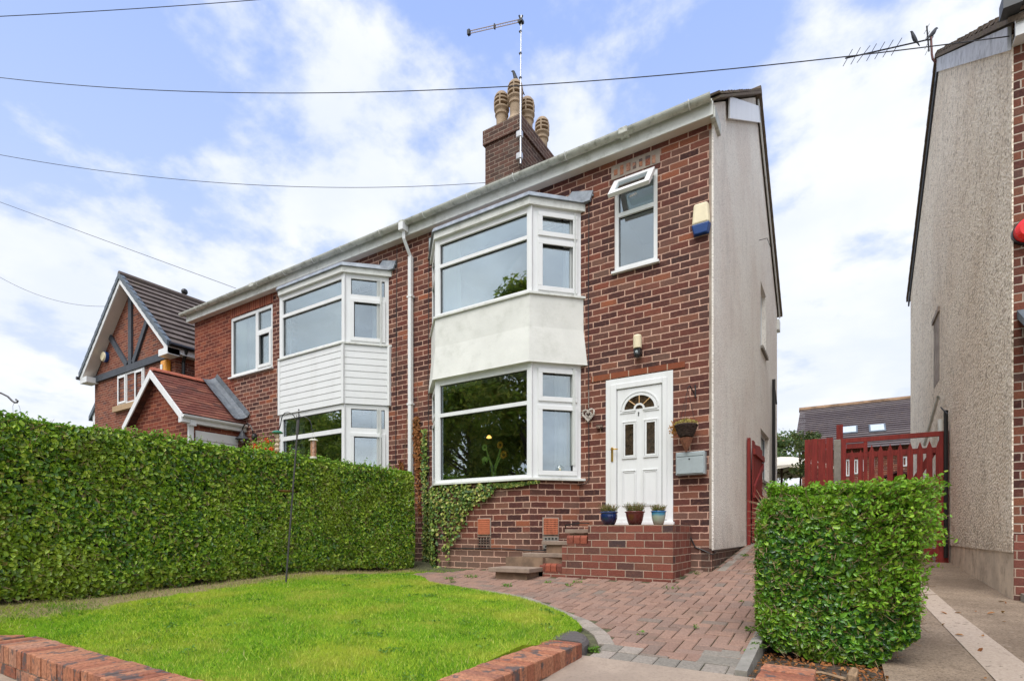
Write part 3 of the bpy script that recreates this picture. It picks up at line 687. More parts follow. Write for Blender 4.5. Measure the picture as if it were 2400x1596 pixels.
# dark bull-nosed kerb setts at the end of the front wall
t0 = thing('kerb_setts', (-1.45,3.5,-.9), 'dark grey bullnose setts curving on from the end of the low orange brick wall', 'kerb')
cx, cy = -2.03, 3.385
for k, (an) in enumerate([2, 15, 28, 41, 54]):
    r0, r1 = .255, .50; a0_, a1_ = R(an), R(an+12.4); m = MB()
    if k > 3: r0, r1 = .26, .48
    prof = [(r0,-1.0),(r0,-.755),(r1-.05,-.755),(r1-.02,-.765),(r1,-.79),(r1,-1.0)]
    va = [(cx+r*math.cos(a0_), cy+r*math.sin(a0_), z) for r,z in prof]; vb = [(cx+r*math.cos(a1_), cy+r*math.sin(a1_), z) for r,z in prof]
    n = len(prof); m.poly(va+vb, [tuple(range(n-1,-1,-1)), tuple(range(n,2*n))]+[(i,(i+1)%n,n+(i+1)%n,n+i) for i in range(n)])
    m.build('sett', SETTS_DK, t0)

# ------------------------------------------------------------------ low front walls with brick-on-edge coping
def cope_brick(m, o, t, n, L, D, z0, z1):
    """brick of length L along t, depth D along n, jittered & chamfered"""
    b = .005; j = lambda a: random.uniform(-a,a)
    dx, dz, tw = j(.003), j(.003), j(.006)
    def P(a, d, z): return (o[0]+t[0]*(a)+n[0]*(d+dx+tw*a), o[1]+t[1]*(a)+n[1]*(d+dx+tw*a), z+dz)
    vs = [P(b,0,z0),P(L-b,0,z0),P(L-b,D,z0),P(b,D,z0), P(0,b,z0+b),P(L,b,z0+b),P(L,D-b,z0+b),P(0,D-b,z0+b)]
    base = [P(0,0,z0),P(L,0,z0),P(L,D,z0),P(0,D,z0)]; mid = [P(0,0,z1-b),P(L,0,z1-b),P(L,D,z1-b),P(0,D,z1-b)]
    top = [P(b,b,z1),P(L-b,b,z1),P(L-b,D-b,z1),P(b,D-b,z1)]
    f = [(0,1,5,4),(1,2,6,5),(2,3,7,6),(3,0,4,7),(4,5,9,8),(5,6,10,9),(6,7,11,10),(7,4,8,11),(8,9,10,11)]
    if t[0]*n[1]-t[1]*n[0] < 0: f = [tuple(reversed(q)) for q in f]
    m.poly(base+mid+top, f)
def low_wall(name, runs, zt, label, zb=-1.25):
    root = thing(name, (runs[0][0][0], runs[0][0][1], zb), label, 'garden wall')
    mc, mb_, mm = MB(), MB(), MB()
    for (A, B, D) in runs:   # A->B along outer face, D depth to the left of the direction
        A, B = Vector((*A,0)), Vector((*B,0)); t = (B-A).normalized(); n = Vector((-t.y,t.x,0)); L = (B-A).length
        k = int(L/.0805); w = L/k
        for i in range(k): 
            o_ = A + t*(i*w+.004); cope_brick(mc, o_, t, n, w-.009, D, zt-.118, zt)
        row = 0; z = zt-.13
        while z > zb:
            x = -.11 if row % 2 else 0
            while x < L:
                x0, x1 = max(0,x)+.005, min(L,x+.225)-.005
                if x1-x0 > .03: cope_brick(mb_, A+t*x0+n*.004, t, n, x1-x0, D-.008, z-.068, z)
                x += .225
            row += 1; z -= .080
        mm.fbox(A, t, n, .002, L-.002, .010, D-.010, zb, zt-.008)
    mc.build('coping', BRICKS_COPE, root); mb_.build('brick_courses', BRICKS_COPE, root); mm.build('mortar', MORTAR, root)
    return root
ZT = -.753
low_wall('front_wall', [((-5.02,1.235),(-1.53,1.235),.245),((-5.6,.92),(-5.02,1.235),.245),((-1.53,1.24),(-1.53,3.36),.245)], ZT,
         'low orange brick wall with brick on edge coping, its long run bounding the front lawn')
low_wall('front_wall', [((-.135,1.24),(-.135,3.40),.262)], ZT, 'short stub of orange brick wall beside the foot of the clipped square hedge')

# ================================================================== HOUSES
def wall_holes(m, x0, x1, z0, z1, holes, Y, t=.12, out=-1, skip=None):
    """wall in plane Y (outer face) with rectangular holes (xa,xb,za,zb); reveals of depth t"""
    xs = sorted({x0,x1}|{h[0] for h in holes}|{h[1] for h in holes}); zs = sorted({z0,z1}|{h[2] for h in holes}|{h[3] for h in holes})
    for i in range(len(xs)-1):
        for j in range(len(zs)-1):
            cx, cz = (xs[i]+xs[i+1])/2, (zs[j]+zs[j+1])/2
            if any(h[0]<cx<h[1] and h[2]<cz<h[3] for h in holes) or not (x0<cx<x1 and z0<cz<z1): continue
            a,b,c,d = xs[i],xs[i+1],zs[j],zs[j+1]
            m.face([(a,Y,c),(b,Y,c),(b,Y,d),(a,Y,d)]); m.face([(b,Y+t,c),(a,Y+t,c),(a,Y+t,d),(b,Y+t,d)])
    for a,b,c,d in holes:
        if a != skip: m.face([(a,Y,c),(a,Y,d),(a,Y+t,d),(a,Y+t,c)])
        if b != skip: m.face([(b,Y,d),(b,Y,c),(b,Y+t,c),(b,Y+t,d)])
        m.face([(a,Y,d),(b,Y,d),(b,Y+t,d),(a,Y+t,d)]); m.face([(b,Y,c),(a,Y,c),(a,Y+t,c),(b,Y+t,c)])
def tiled_roof(m, A, B, C, D, courses, th=.03, n_across=1, lap=1.12, lift=.012, wob=0):
    """A,B eave ends; D,C ridge ends (A-D one verge). overlapping tilted slabs"""
    A,B,C,D = map(Vector,(A,B,C,D)); nrm = (B-A).cross(D-A).normalized()
    if nrm.z < 0: nrm = -nrm
    for i in range(courses):
        t0, t1 = i/courses, min((i+lap)/courses, 1.0)
        for k in range(n_across):
            s0 = max(0,(k + (.5 if i%2 and n_across>1 else 0)))/n_across; s1 = min(1, (k+1+(.5 if i%2 and n_across>1 else 0))/n_across)
            if k == 0 and i%2 and n_across>1:
                _slab(m, A,B,C,D, t0,t1, 0, s0, nrm, th, lift, wob)
            if s1 > s0: _slab(m, A,B,C,D, t0,t1, s0, s1, nrm, th, lift, wob)
def _slab(m, A,B,C,D,t0,t1,s0,s1,nrm,th,lift,wob):
    def P(s,t): return (A.lerp(D,t)).lerp(B.lerp(C,t), s)
    j = random.uniform(-wob,wob); g = .0015
    a,b,c,d = P(s0,t0),P(s1,t0),P(s1,t1),P(s0,t1); up0 = nrm*(lift+th+j); up1 = nrm*(th*.35+j)
    lo0 = nrm*(lift+j)
    m.hexa([a+lo0,b+lo0,c+nrm*(-.004),d+nrm*(-.004),a+up0,b+up0,c+up1,d+up1])
def window_unit(A, t, n, W, zb, zt, lights, parent, fw=.055, depth=.065, setback=.0, mat=PVC, glass=GLASS, name='window', sill=None, label=None, bars=None):
    """A: plan point of left end; lights: list of (u0,u1,z0,z1,sash?) openings inside the frame"""
    fr = MB(); d0, d1 = -setback-depth, -setback
    us = sorted({0,W}|{l[0] for l in lights}|{l[1] for l in lights}); zs = sorted({zb,zt}|{l[2] for l in lights}|{l[3] for l in lights})
    # frame members: fill cells not in a light, merged by column strips
    for i in range(len(us)-1):
        z_start = None
        for j in range(len(zs)-1):
            cu, cz = (us[i]+us[i+1])/2, (zs[j]+zs[j+1])/2
            solid = not any(l[0]<cu<l[1] and l[2]<cz<l[3] for l in lights)
            if solid and z_start is None: z_start = zs[j]
            if (not solid or j == len(zs)-2) and z_start is not None:
                z_end = zs[j+1] if solid else zs[j]
                fr.fbox(A,t,n,us[i],us[i+1],d0,d1,z_start,z_end); z_start = None
    f = fr.build(name, mat, parent)
    if label: f['label'] = label
    gl = []
    for (u0,u1,z0,z1,sash) in lights:
        if sash:
            s = MB(); w = .052; e = .012
            s.fbox(A,t,n,u0-e,u1+e,d1+.001,d1+.022,z0-e,z0+w); s.fbox(A,t,n,u0-e,u1+e,d1+.001,d1+.022,z1-w,z1+e)
            s.fbox(A,t,n,u0-e,u0+w,d1+.001,d1+.022,z0+w,z1-w); s.fbox(A,t,n,u1-w,u1+e,d1+.001,d1+.022,z0+w,z1-w)
            s.build('sash', mat, f, bevel=.004); u0,u1,z0,z1 = u0+w,u1-w,z0+w,z1-w
        gk = MB(); b = .010       # dark gasket line
        gk.fbox(A,t,n,u0,u1,d0+.018,d0+.034,z0,z0+b); gk.fbox(A,t,n,u0,u1,d0+.018,d0+.034,z1-b,z1); gk.fbox(A,t,n,u0,u0+b,d0+.018,d0+.034,z0+b,z1-b); gk.fbox(A,t,n,u1-b,u1,d0+.018,d0+.034,z0+b,z1-b)
        gk.build('gasket', BLACK, f)
        g = MB(); g.fbox(A,t,n,u0,u1,d0+.022,d0+.028,z0,z1); g.build('pane', glass, f)
        if bars:
            bb = MB(); nu, nz = bars
            for q in range(1,nu): x = u0+(u1-u0)*q/nu; bb.fbox(A,t,n,x-.006,x+.006,d0+.0285,d0+.034,z0,z1)
            for q in range(1,nz): z = z0+(z1-z0)*q/nz; bb.fbox(A,t,n,u0,u1,d0+.0345,d0+.037,z-.006,z+.006)
            bb.build('glazing_bar', VERGE_GREY, f)
    if sill: 
        s = MB(); s.fbox(A,t,n,-.03,W+.03,-setback-depth,sill,zb-.035,zb-.002); s.build('sill', mat, f, bevel=.003)
    return f
# ---- bay geometry
def bay_plan(xl, xr, yf, off=0, cant=None, ext=0):
    e = off*1.414; k = off*.414; d = YF-yf
    return [(xl-k, yf-off), (xr+k, yf-off), (xr+d+e, YF), (xl-d-e, YF)]
def bay(root, xl, xr, yf, zz, cant_top_sash, siding=False, ZU=None):
    """zz: dict of heights"""
    d = YF-yf; CL = d*math.sqrt(2); r2 = math.sqrt(.5)
    facets = [((xl-d, YF), (r2,-r2), (-r2,-r2), CL, 'L'), ((xl, yf), (1,0), (0,-1), xr-xl, 'F'), ((xr, yf), (r2,r2), (r2,-r2), CL, 'R')]
    for lvl in ('lo','up'):
        z0, z1, tr0, tr1, gt = zz[lvl]         # sill top, head, transom bottom/top, glass top
        main = None
        for A,t,n,W,q in facets:
            if q == 'F': L = [(.055,W-.045,z0+.045,tr0,False),(.055,W-.045,tr1,gt,False)]
            else:
                a, b = (.13, W-.07) if q == 'R' else (.07, W-.13)
                L = [(a,b,z0+.05,tr0-.012,True),(a,b,tr1+.012,gt+.012,cant_top_sash)]
            f = window_unit(A,t,n,W,z0,z1,L,root, name='bay_window')
            if q == 'F': main = f
        for (px,py) in ((xl,yf),(xr,yf)):
            m = MB(); m.prism([(px-.035,py-.006),(px+.035,py-.006),(px+.035,py+.05),(px-.035,py+.05)], z0-.001, z1+.001); m.build('corner_post', PVC, root, bevel=.004)
        m = MB(); m.prism(bay_plan(xl,xr,yf,.055), z0-.035, z0-.003); m.build('bay_sill', PVC_OLD, root, bevel=.003)
    zl, zu = zz['lo'][1], zz['up'][0]
    if siding:
        m = MB(); nb = 9; h = (zu-.036-zl)/nb
        for i in range(nb):
            za, zb2 = zl+i*h, zl+(i+1)*h
            pa, pb = bay_plan(xl,xr,yf,.029), bay_plan(xl,xr,yf,.027)
            m.prism(pa, za+.007, zb2-.007, pb); m.prism(bay_plan(xl,xr,yf,.014), zb2-.007, zb2+.007)
        m.build('cladding', PVC, root)
        for (px,py) in ((xr+.012,yf-.03),(xl-.012,yf-.03)): m = MB(); m.box(px-.03,px+.03,py-.012,py+.05,zl,zu-.036); m.build('corner_trim', PVC, root, bevel=.004)
        m = MB(); m.box(xr+d+.01,xr+d+.06,YF-.05,YF+.01,zl,zu-.036)
        m.build('corner_trim', PVC, root, bevel=.004)
    else:
        m = MB(); m.prism(bay_plan(xl,xr,yf,.075), zl, zl+.02, bay_plan(xl,xr,yf,.072)); m.prism(bay_plan(xl,xr,yf,.0715), zl+.02, zl+.5, bay_plan(xl,xr,yf,.03)); m.prism(bay_plan(xl,xr,yf,.03), zl+.5, zu-.036, bay_plan(xl,xr,yf,.028))
        m.build('rendered_panel', RENDER_W, root)
    zt = zz['up'][1]
    m = MB(); m.prism(bay_plan(xl,xr,yf,.05), zt, zt+.10); m.build('bay_fascia', PVC_OLD, root, bevel=.003)
    m = MB(); m.prism(bay_plan(xl,xr,yf,.085), zt+.10, zt+.165, bay_plan(xl,xr,yf,.06)); 
    top = bay_plan(xl,xr,yf,.06); m.prism(top, zt+.165, zt+.30, [(xl+.1,YF-.02),(xr-.1,YF-.02),(xr+d-.25,YF),(xl-d+.25,YF)])
    m.build('lead_roof', LEAD, root)
    m = MB()   # stepped lead flashing beside the roof, on the wall
    x = xr+d; m.fbox((x-.22,YF),(1,0),(0,-1),0,.42,.004,.03,zt+.17,zt+.19)
    m.poly([(x-.36,YF-.012,zt+.12),(x+.16,YF-.012,zt+.10),(x+.20,YF-.012,zt+.24),(x-.12,YF-.012,zt+.33),
            (x-.36,YF-.05,zt+.12),(x+.16,YF-.06,zt+.10),(x+.20,YF-.03,zt+.24),(x-.12,YF-.03,zt+.33)],[(4,5,6,7),(0,4,7,3),(1,2,6,5),(2,3,7,6),(0,1,5,4)])
    m.build('flashing', LEAD, root)
    m = MB(); pl = bay_plan(xl,xr,yf,-.015); m.prism(pl, -1.3, zz['lo'][0]-.036); m.build('bay_plinth', BR_MAIN, root)
def gutter(m, x0, x1, yc, zc, r=.062):
    k = 10; vs = []
    for x in (x0,x1):
        for i in range(k+1): a = math.pi+math.pi*i/k; vs.append((x, yc+r*math.cos(a), zc+r*math.sin(a)))
        for i in range(k+1): a = 2*math.pi-math.pi*i/k; vs.append((x, yc+(r-.006)*math.cos(a), zc+(r-.006)*math.sin(a)))
    n = 2*k+2; m.poly(vs, [(i,(i+1)%n,n+(i+1)%n,n+i)[::-1] for i in range(n)] + [tuple(range(n)), tuple(range(2*n-1,n-1,-1))])
def room(root, x0, x1, y0, y1, z0, z1):
    m = MB(); p = [(x0,y0),(x1,y0),(x1,y1),(x0,y1)]
    m.face([(x0,y0,z0),(x1,y0,z0),(x1,y1,z0),(x0,y1,z0)]); m.face([(x0,y0,z1),(x0,y1,z1),(x1,y1,z1),(x1,y0,z1)])
    m.face([(x0,y1,z0),(x1,y1,z0),(x1,y1,z1),(x0,y1,z1)][::-1]); m.face([(x0,y0,z0),(x0,y1,z0),(x0,y1,z1),(x0,y0,z1)]); m.face([(x1,y0,z0),(x1,y0,z1),(x1,y1,z1),(x1,y1,z0)])
    return m.build('room', ROOM, root)

# ---------------------------------------------------------------- HOUSE 1 (number 2)
H1 = thing('semi_detached_house', (-3.9, YF, -.55), 'dark red brick house with a rendered white bay band and white front door', 'house')
m = MB()
bx0, bx1 = -5.78, -3.30
holes = [(-2.80,-1.88,.105,2.10), (-2.678,-2.083,3.56,4.78), (bx0,bx1,.80,2.30), (bx0,bx1,3.38,4.50)]
wall_holes(m, XP, XR-.021, -1.3, ZS+.03, holes, YF)
m.build('front_wall', BR_MAIN, H1)
# gable wall: render with cut lower edge, brick plinth below
m = MB()
def gable_side(X, th, zb_f, mat, name, root, y0=YF-.012, y1=YB, ze=5.32, zr=7.92, yr=YRIDGE, hs=()):
    m = MB(); top = lambda y: ze+(zr-ze)*(y-y0)/(yr-y0) if y < yr else zr+(ze-zr)*(y-yr)/(y1-yr)
    ys = sorted({y0,yr,y1}|{h[0] for h in hs}|{h[1] for h in hs})
    for a, b in zip(ys[:-1], ys[1:]):
        cut = sorted([(h[2],h[3]) for h in hs if h[0] <= (a+b)/2 <= h[1]]); lo = zb_f(a)
        for (c_2,d_2) in cut: m.face([(X,a,lo),(X,b,lo),(X,b,c_2),(X,a,c_2)]); lo = d_2
        m.face([(X,a,lo),(X,b,lo),(X,b,top(b)),(X,a,top(a))])
    for (a,b,c_2,d_2) in hs:
        m.face([(X,a,c_2),(X-th,a,c_2),(X-th,a,d_2),(X,a,d_2)]); m.face([(X,b,d_2),(X-th,b,d_2),(X-th,b,c_2),(X,b,c_2)]); m.face([(X,a,d_2),(X-th,a,d_2),(X-th,b,d_2),(X,b,d_2)]); m.face([(X,b,c_2),(X-th,b,c_2),(X-th,a,c_2),(X,a,c_2)])
    m.face([(X,y0,ze),(X,y0,zb_f(y0)),(X-.022,y0,zb_f(y0)),(X-.022,y0,ze)]); m.face([(X-.022,y0,ze),(X-.022,y0,zb_f(y0)),(X-.022,y0+.02,zb_f(y0)),(X-.022,y0+.02,ze)]); m.face([(X,y1,zb_f(y1)),(X,y1,ze),(X-th,y1,ze),(X-th,y1,zb_f(y1))])
    return m.build(name, mat, root)
gable_side(XR, .14, lambda y: -.215+.0*(y-YF), DASH, 'gable_render', H1, hs=[(11.3,12.65,1.02,2.02),(11.3,12.1,3.6,4.86)])
m = MB(); m.box(XR-.15,XR-.035,YF-.001,YB,-1.3,-.22); m.build('gable_plinth', BR_CHIM, H1)
m = MB(); m.box(XR-.16,XR-.028,YF+.003,YB-.01,-.24,-.216); m.build('damp_course', BLACK, H1)
m = MB(); m.box(XP,XR-.01,YB-.12,YB,-1.3,5.05); m.build('rear_wall', DASH, H1)
# render return: thin band of cement at the corner edge of the brick
m = MB(); m.box(XR-.052,XR-.023,YF-.010,YF-.002,-.20,5.0); m.build('render_edge', CEMENT, H1)
# roof
def roof_pair(root, x0, x1, verge=True):
    m = MB(); ey, ez = YF-.16, ZS+.20; ry, rz = YRIDGE, ZRIDGE
    tiled_roof(m, (x0,ey,ez),(x1,ey,ez),(x1,ry,rz),(x0,ry,rz), 18, .022, 1, wob=.004)
    by = YB+.2; tiled_roof(m, (x1,by,ez-.02),(x0,by,ez-.02),(x0,ry,rz),(x1,ry,rz), 18, .022, 1, wob=.004)
    m.hexa([(x0,ey+.02,ez-.03),(x1,ey+.02,ez-.03),(x1,ry,rz-.05),(x0,ry,rz-.05),(x0,ey+.02,ez),(x1,ey+.02,ez),(x1,ry,rz),(x0,ry,rz)])
    m.hexa([(x0,ry,rz-.05),(x1,ry,rz-.05),(x1,by,ez-.06),(x0,by,ez-.06),(x0,ry,rz),(x1,ry,rz),(x1,by,ez-.02),(x0,by,ez-.02)])
    rf = m.build('roof', TILE_OLD, root)
    m = MB(); x = x0
    while x < x1-.01:
        xe = min(x+.45,x1); pr = []
        for xx in (x+.002, xe-.002):
            for i in range(7): a = math.pi*i/6; pr.append((xx, ry+.13*math.cos(a), rz-.05+.12*math.sin(a)))
        m.poly(pr, [(i,i+1,8+i,7+i) for i in range(6)]+[tuple(range(7))[::-1], tuple(range(7,14)), (0,7,13,6)]); x = xe
    m.build('ridge_tile', TILE_OLD, rf)
    return rf
roof_pair(H1, XP, XR+.10)
m = MB(); m.box(XP, XR+.02, YF-.145, YF-.125, ZS-.005, ZS+.165); m.build('fascia', PVC_OLD, H1, bevel=.003)
m = MB(); m.box(XP, XR+.02, YF-.124, YF+.0, ZS, ZS+.014); m.build('soffit', SOFFIT, H1)
m = MB(); gutter(m, XP, XR+.01, YF-.212, ZS+.185); m.build('gutter', GUTTER, H1, smooth=False)
def clips(root, xs):
    for x in xs:
        m = MB(); pa = []
        for i in range(9): a = math.pi*.95+math.pi*1.05*i/8; pa.append((x, YF-.212+.066*math.cos(a), ZS+.185+.066*math.sin(a)))
        m.tube(pa, .008, 6); m.build('gutter_clip', PVC_OLD, root)
clips(H1, [-1.62,-2.45,-3.3,-4.15,-5.0,-5.9])
m = MB(); m.box(-2.52,-2.40,YF-.282,YF-.14,ZS+.115,ZS+.2); m.build('gutter_union', GUTTER, H1, bevel=.01); m = MB(); m.box(XP-.0,XP+.1,YF-.283,YF-.14,ZS+.112,ZS+.2); m.build('gutter_union', GUTTER, H1, bevel=.01)
# verge boards on the gable
m = MB()
def board(m, X, ya, za, yb, zb, h, th=.022):
    m.hexa([(X,ya,za-h),(X+th,ya,za-h),(X+th,yb,zb-h),(X,yb,zb-h),(X,ya,za),(X+th,ya,za),(X+th,yb,zb),(X,yb,zb)])
sl = (ZRIDGE-5.29)/(YRIDGE-6.79)
zv = lambda y: ZRIDGE - sl*abs(y-YRIDGE)
board(m, XR+.035, 7.72, zv(7.72)-.03, 10.98, zv(YRIDGE)-.02, .30); m.build('bargeboard', PVC, H1, bevel=.003)
m = MB(); board(m, XR+.035, YRIDGE+.02, zv(YRIDGE)-.12, YB+.12, zv(YB+.12)-.05, .10); m.build('rear_bargeboard', PVC_OLD, H1)
m = MB(); m.box(XR-.02,XR+.04,YF-.12,YF+.25,ZS-.03,ZS+.12); m.build('box_end', GUTTER, H1, bevel=.01)
m = MB(); m.box(XR-.02,XR+.05,YB-.05,YB+.22,4.86,5.10); m.build('rear_box_end', PVC_OLD, H1)
# downpipe on the party line
m = MB(); X = -6.36
m.box(X-.05,X+.05,YF-.30,YF-.16,ZS+.02,ZS+.15); m.tube([(X,YF-.225,ZS+.05),(X,YF-.22,ZS-.10),(X-.0,YF-.10,ZS-.27),(X+.0,YF-.05,ZS-.34)], .036, 4)
m.box(X-.034,X+.034,YF-.085,YF-.018,-.62,ZS-.33)
dp = m.build('downpipe', PVC, H1, bevel=.004); 
for z in (4.05,2.2,.7):
    m = MB(); m.box(X-.055,X+.055,YF-.09,YF-.012,z,z+.03); m.build('pipe_bracket', PVC, dp)
# chimney
m = MB(); CX0, CX1, CY0, CY1 = -6.60, -5.72, 9.50, 11.70
m.box(CX0,CX1,CY0,CY1,6.9,8.35); ch = m.build('chimney', BR_CHIM, H1)
m = MB(); m.box(CX0-.04,CX1+.04,CY0-.04,CY1+.04,8.35,8.66); m.build('corbel', BR_CHIM, ch)
m = MB(); m.prism([(CX0-.04,CY0-.04),(CX1+.04,CY0-.04),(CX1+.04,CY1+.04),(CX0-.04,CY1+.04)], 8.662, 8.80, [(CX0+.15,CY0+.15),(CX1-.15,CY0+.15),(CX1-.15,CY1-.15),(CX0+.15,CY1-.15)]); m.build('flaunching', CEMENT, ch)
for (px,py,dz) in ((-6.37,9.80,0),(-6.02,9.80,.10),(-5.97,10.22,0),(-5.98,10.93,.03)):
    m = MB(); z = 8.68+dz; r = .145
    m.lathe([(r*1.25,z),(r*1.2,z+.06),(r*.86,z+.15),(r*.80,z+.2),(r*.84,z+.40),(r*1.02,z+.42),(r*1.02,z+.45),(r*.9,z+.47),(r*.92,z+.50),(r*1.15,z+.54),(r*1.15,z+.57)], px, py, 20)
    for q in range(2): m.lathe([(r*.9,z+.635+q*.085),(r*1.15,z+.64+q*.085),(r*1.15,z+.672+q*.085),(r*.9,z+.675+q*.085)], px, py, 20)
    m.lathe([(r*.9,z+.80),(r*1.08,z+.805),(r*1.0,z+.85),(r*.75,z+.90),(r*.4,z+.93),(.01,z+.94)], px, py, 20)
    for q in range(5): a = q*math.pi/2.5; m.tube([(px+r*1.05*math.cos(a),py+r*1.05*math.sin(a),z+.55),(px+r*1.08*math.cos(a),py+r*1.08*math.sin(a),z+.7),(px+r*.98*math.cos(a),py+r*.98*math.sin(a),z+.83)], .018, 6)
    cp = m.build('chimney_pot', POT_CLAY, ch, smooth=False)
# bays
zzA = dict(lo=(.765,2.355,1.78,1.835,2.268), up=(3.335,4.53,4.085,4.135,4.445))
bay(H1, -5.37, -3.71, 6.42, zzA, True)
# windows & door
f = window_unit((-2.678,YF),(1,0),(0,-1),.595,3.56,4.78,[(.055,.54,3.62,4.30,False),(.055,.54,4.355,4.725,False)],H1,name='window',setback=.012,sill=.05)
for ch_ in list(f.children):   # the top light is open: lift its glass out
    pass
m = MB()   # open top-hung sash
hinge = Vector((0, YF-.02, 4.74)); ang = R(38); L = .40
def sashpt(u, d, l): # l down from the hinge along the sash, d outward thickness
    dy, dz = -math.sin(ang), -math.cos(ang); ny, nz = -math.cos(ang), math.sin(ang)
    return (-2.678+u, hinge.y + dy*l + ny*d, hinge.z + dz*l + nz*d)
def sbox(m, u0,u1,l0,l1,d0,d1): m.hexa([sashpt(u0,d0,l1),sashpt(u1,d0,l1),sashpt(u1,d1,l1),sashpt(u0,d1,l1),sashpt(u0,d0,l0),sashpt(u1,d0,l0),sashpt(u1,d1,l0),sashpt(u0,d1,l0)][::1])
for q in ((.02,.575,0,.075),(.02,.575,L-.075,L),(.02,.095,.075,L-.075),(.50,.575,.075,L-.075)): sbox(m, q[0],q[1],q[2],q[3],0,.05)
os_ = m.build('open_sash', PVC, f, bevel=.004); m = MB(); sbox(m,.095,.50,.075,L-.075,.02,.026); m.build('open_sash_pane', GLASS, f)
m = MB(); m.tube([(-2.40,YF-.16,4.42),(-2.36,YF-.20,4.40),(-2.31,YF-.17,4.43)], .011, 6); m.build('window_stay', PVC, f)
# soldier course patch above it
m = MB(); m.box(-2.72,-2.05,YF-.006,YF-.001,4.83,5.02); m.build('mortar_patch', CEMENT, H1)
m = MB(); x = -2.68
while x < -2.10: m.box(x,x+.05+random.uniform(-.012,.012),YF-.012,YF-.0065,4.85+random.uniform(0,.03),4.97+random.uniform(-.02,.03)); x += .088
m.build('soldier_bricks', BRICKS_COPE, H1)
m = MB(); m.box(-3.02,-1.73,YF-.010,YF-.002,2.105,2.185); m.build('lintel_bricks', BR_LINTEL, H1)
# front door
DGLASS = plain('bronze_door_glass', (.045,.03,.018), .12, .5, 25, spec=.8)
m = MB(); dx0, dx1 = -2.80, -1.88; lx0, lx1 = -2.640, -2.020; dz0, dz1 = .112, 2.095; lz1 = 1.945
m.box(dx0,lx0,YF-.01,YF+.07,dz0,dz1); m.box(lx1,dx1,YF-.01,YF+.07,dz0,dz1); m.box(lx0,lx1,YF-.01,YF+.07,lz1,dz1)
dr = m.build('front_door', PVC, H1, bevel=.004)
m = MB(); g = .075
m.box(dx0+g,lx0-.004,YF-.024,YF-.0105,dz0+.06,dz1-g); m.box(lx1+.004,dx1-g,YF-.024,YF-.0105,dz0+.06,dz1-g); m.box(lx0-.004,lx1+.004,YF-.024,YF-.0105,lz1+.004,dz1-g)
m.build('door_frame', PVC, dr, bevel=.005)
m = MB(); m.box(dx0-.02,dx1+.02,YF-.05,YF+.02,dz0-.03,dz0+.03); m.box(dx0+.1,dx1-.1,YF-.03,YF+.0,dz0+.031,dz0+.075); m.build('threshold', PVC, dr, bevel=.004)
# leaf with mouldings
YL = YF-.006
m = MB(); m.box(lx0+.006,lx1-.006,YL,YL+.045,.19,lz1-.006); lf = m.build('door_leaf', PVC, dr)
m = MB(); m.box(lx0-.001,lx0+.0055,YL-.001,YL+.01,.19,lz1); m.box(lx1-.0055,lx1+.001,YL-.001,YL+.01,.19,lz1); m.box(lx0,lx1,YL-.001,YL+.01,lz1-.0055,lz1+.003); m.build('door_gap', BLACK, dr)
m = MB()
def ring(m, x0,x1,z0,z1,w,d):
    for a,b,c_2,d_2 in ((x0,x1,z0,z0+w),(x0,x1,z1-w,z1),(x0,x0+w,z0+w,z1-w),(x1-w,x1,z0+w,z1-w)): m.box(a,b,YL-d,YL-.001,c_2,d_2)
glz = [(-2.520,-2.405,1.04,1.455),(-2.225,-2.115,1.04,1.455)]
for (a,b,c_2,d_2) in glz: ring(m,a-.045,b+.045,c_2-.045,d_2+.045,.016,.014); ring(m,a-.024,b+.024,c_2-.024,d_2+.024,.024,.010)
for (a,b) in ((-2.565,-2.365),(-2.28,-2.075)): ring(m,a,b,.36,.84,.012,.012); ring(m,a+.022,b-.022,.382,.818,.010,.007)
m.build('door_moulding', PVC, dr, bevel=.003)
for (a,b,c_2,d_2) in glz:
    m = MB(); m.box(a,b,YL-.004,YL-.001,c_2,d_2); m.build('door_pane', DGLASS, dr)
# fanlight
fx, fz, fr = -2.325, 1.655, .205; m = MB(); k = 20
def arc(r, hz): return [(fx+r*math.cos(math.pi*i/k), fz+hz*math.sin(math.pi*i/k)) for i in range(k+1)]
def arcband(m, r0,h0,r1,h1,d):
    a, b = arc(r0,h0), arc(r1,h1)
    for i in range(k):
        q = [a[i],b[i],b[i+1],a[i+1]]; m.poly([(x,YL-.001,z) for x,z in q]+[(x,YL-d,z) for x,z in q], [(4,5,6,7),(0,3,2,1),(0,1,5,4),(1,2,6,5),(2,3,7,6),(3,0,4,7)])
arcband(m, fr+.0,fr*.85,fr+.03,fr*.85+.03,.014); arcband(m, fr+.045,fr*.85+.045,fr+.058,fr*.85+.058,.012)
arcband(m, .05,.045,.075,.07,.014)
m.box(fx-fr-.04,fx-.05,YL-.014,YL-.001,fz-.024,fz); m.box(fx+.05,fx+fr+.04,YL-.014,YL-.001,fz-.024,fz)
m.box(fx-fr-.06,fx-.06,YL-.010,YL-.001,fz-.044,fz-.034); m.box(fx+.06,fx+fr+.06,YL-.010,YL-.001,fz-.044,fz-.034)
m.build('fanlight_moulding', PVC, dr)
m = MB(); a = arc(fr, fr*.85); m.face([(x,YL-.003,z) for x,z in a]); m.build('fanlight_pane', DGLASS, dr)
m = MB()
for an in (45,90,135): 
    ca, sa = math.cos(R(an)), math.sin(R(an)); p0 = Vector((fx+.07*ca,YL-.009,fz+.065*sa)); p1 = Vector((fx+fr*ca,YL-.009,fz+fr*.85*sa)); m.tube([p0,p1],.007,4)
m.build('fanlight_bar', plain('gold_bar',(.6,.38,.18),.5), dr)
m = MB()  # numeral 2
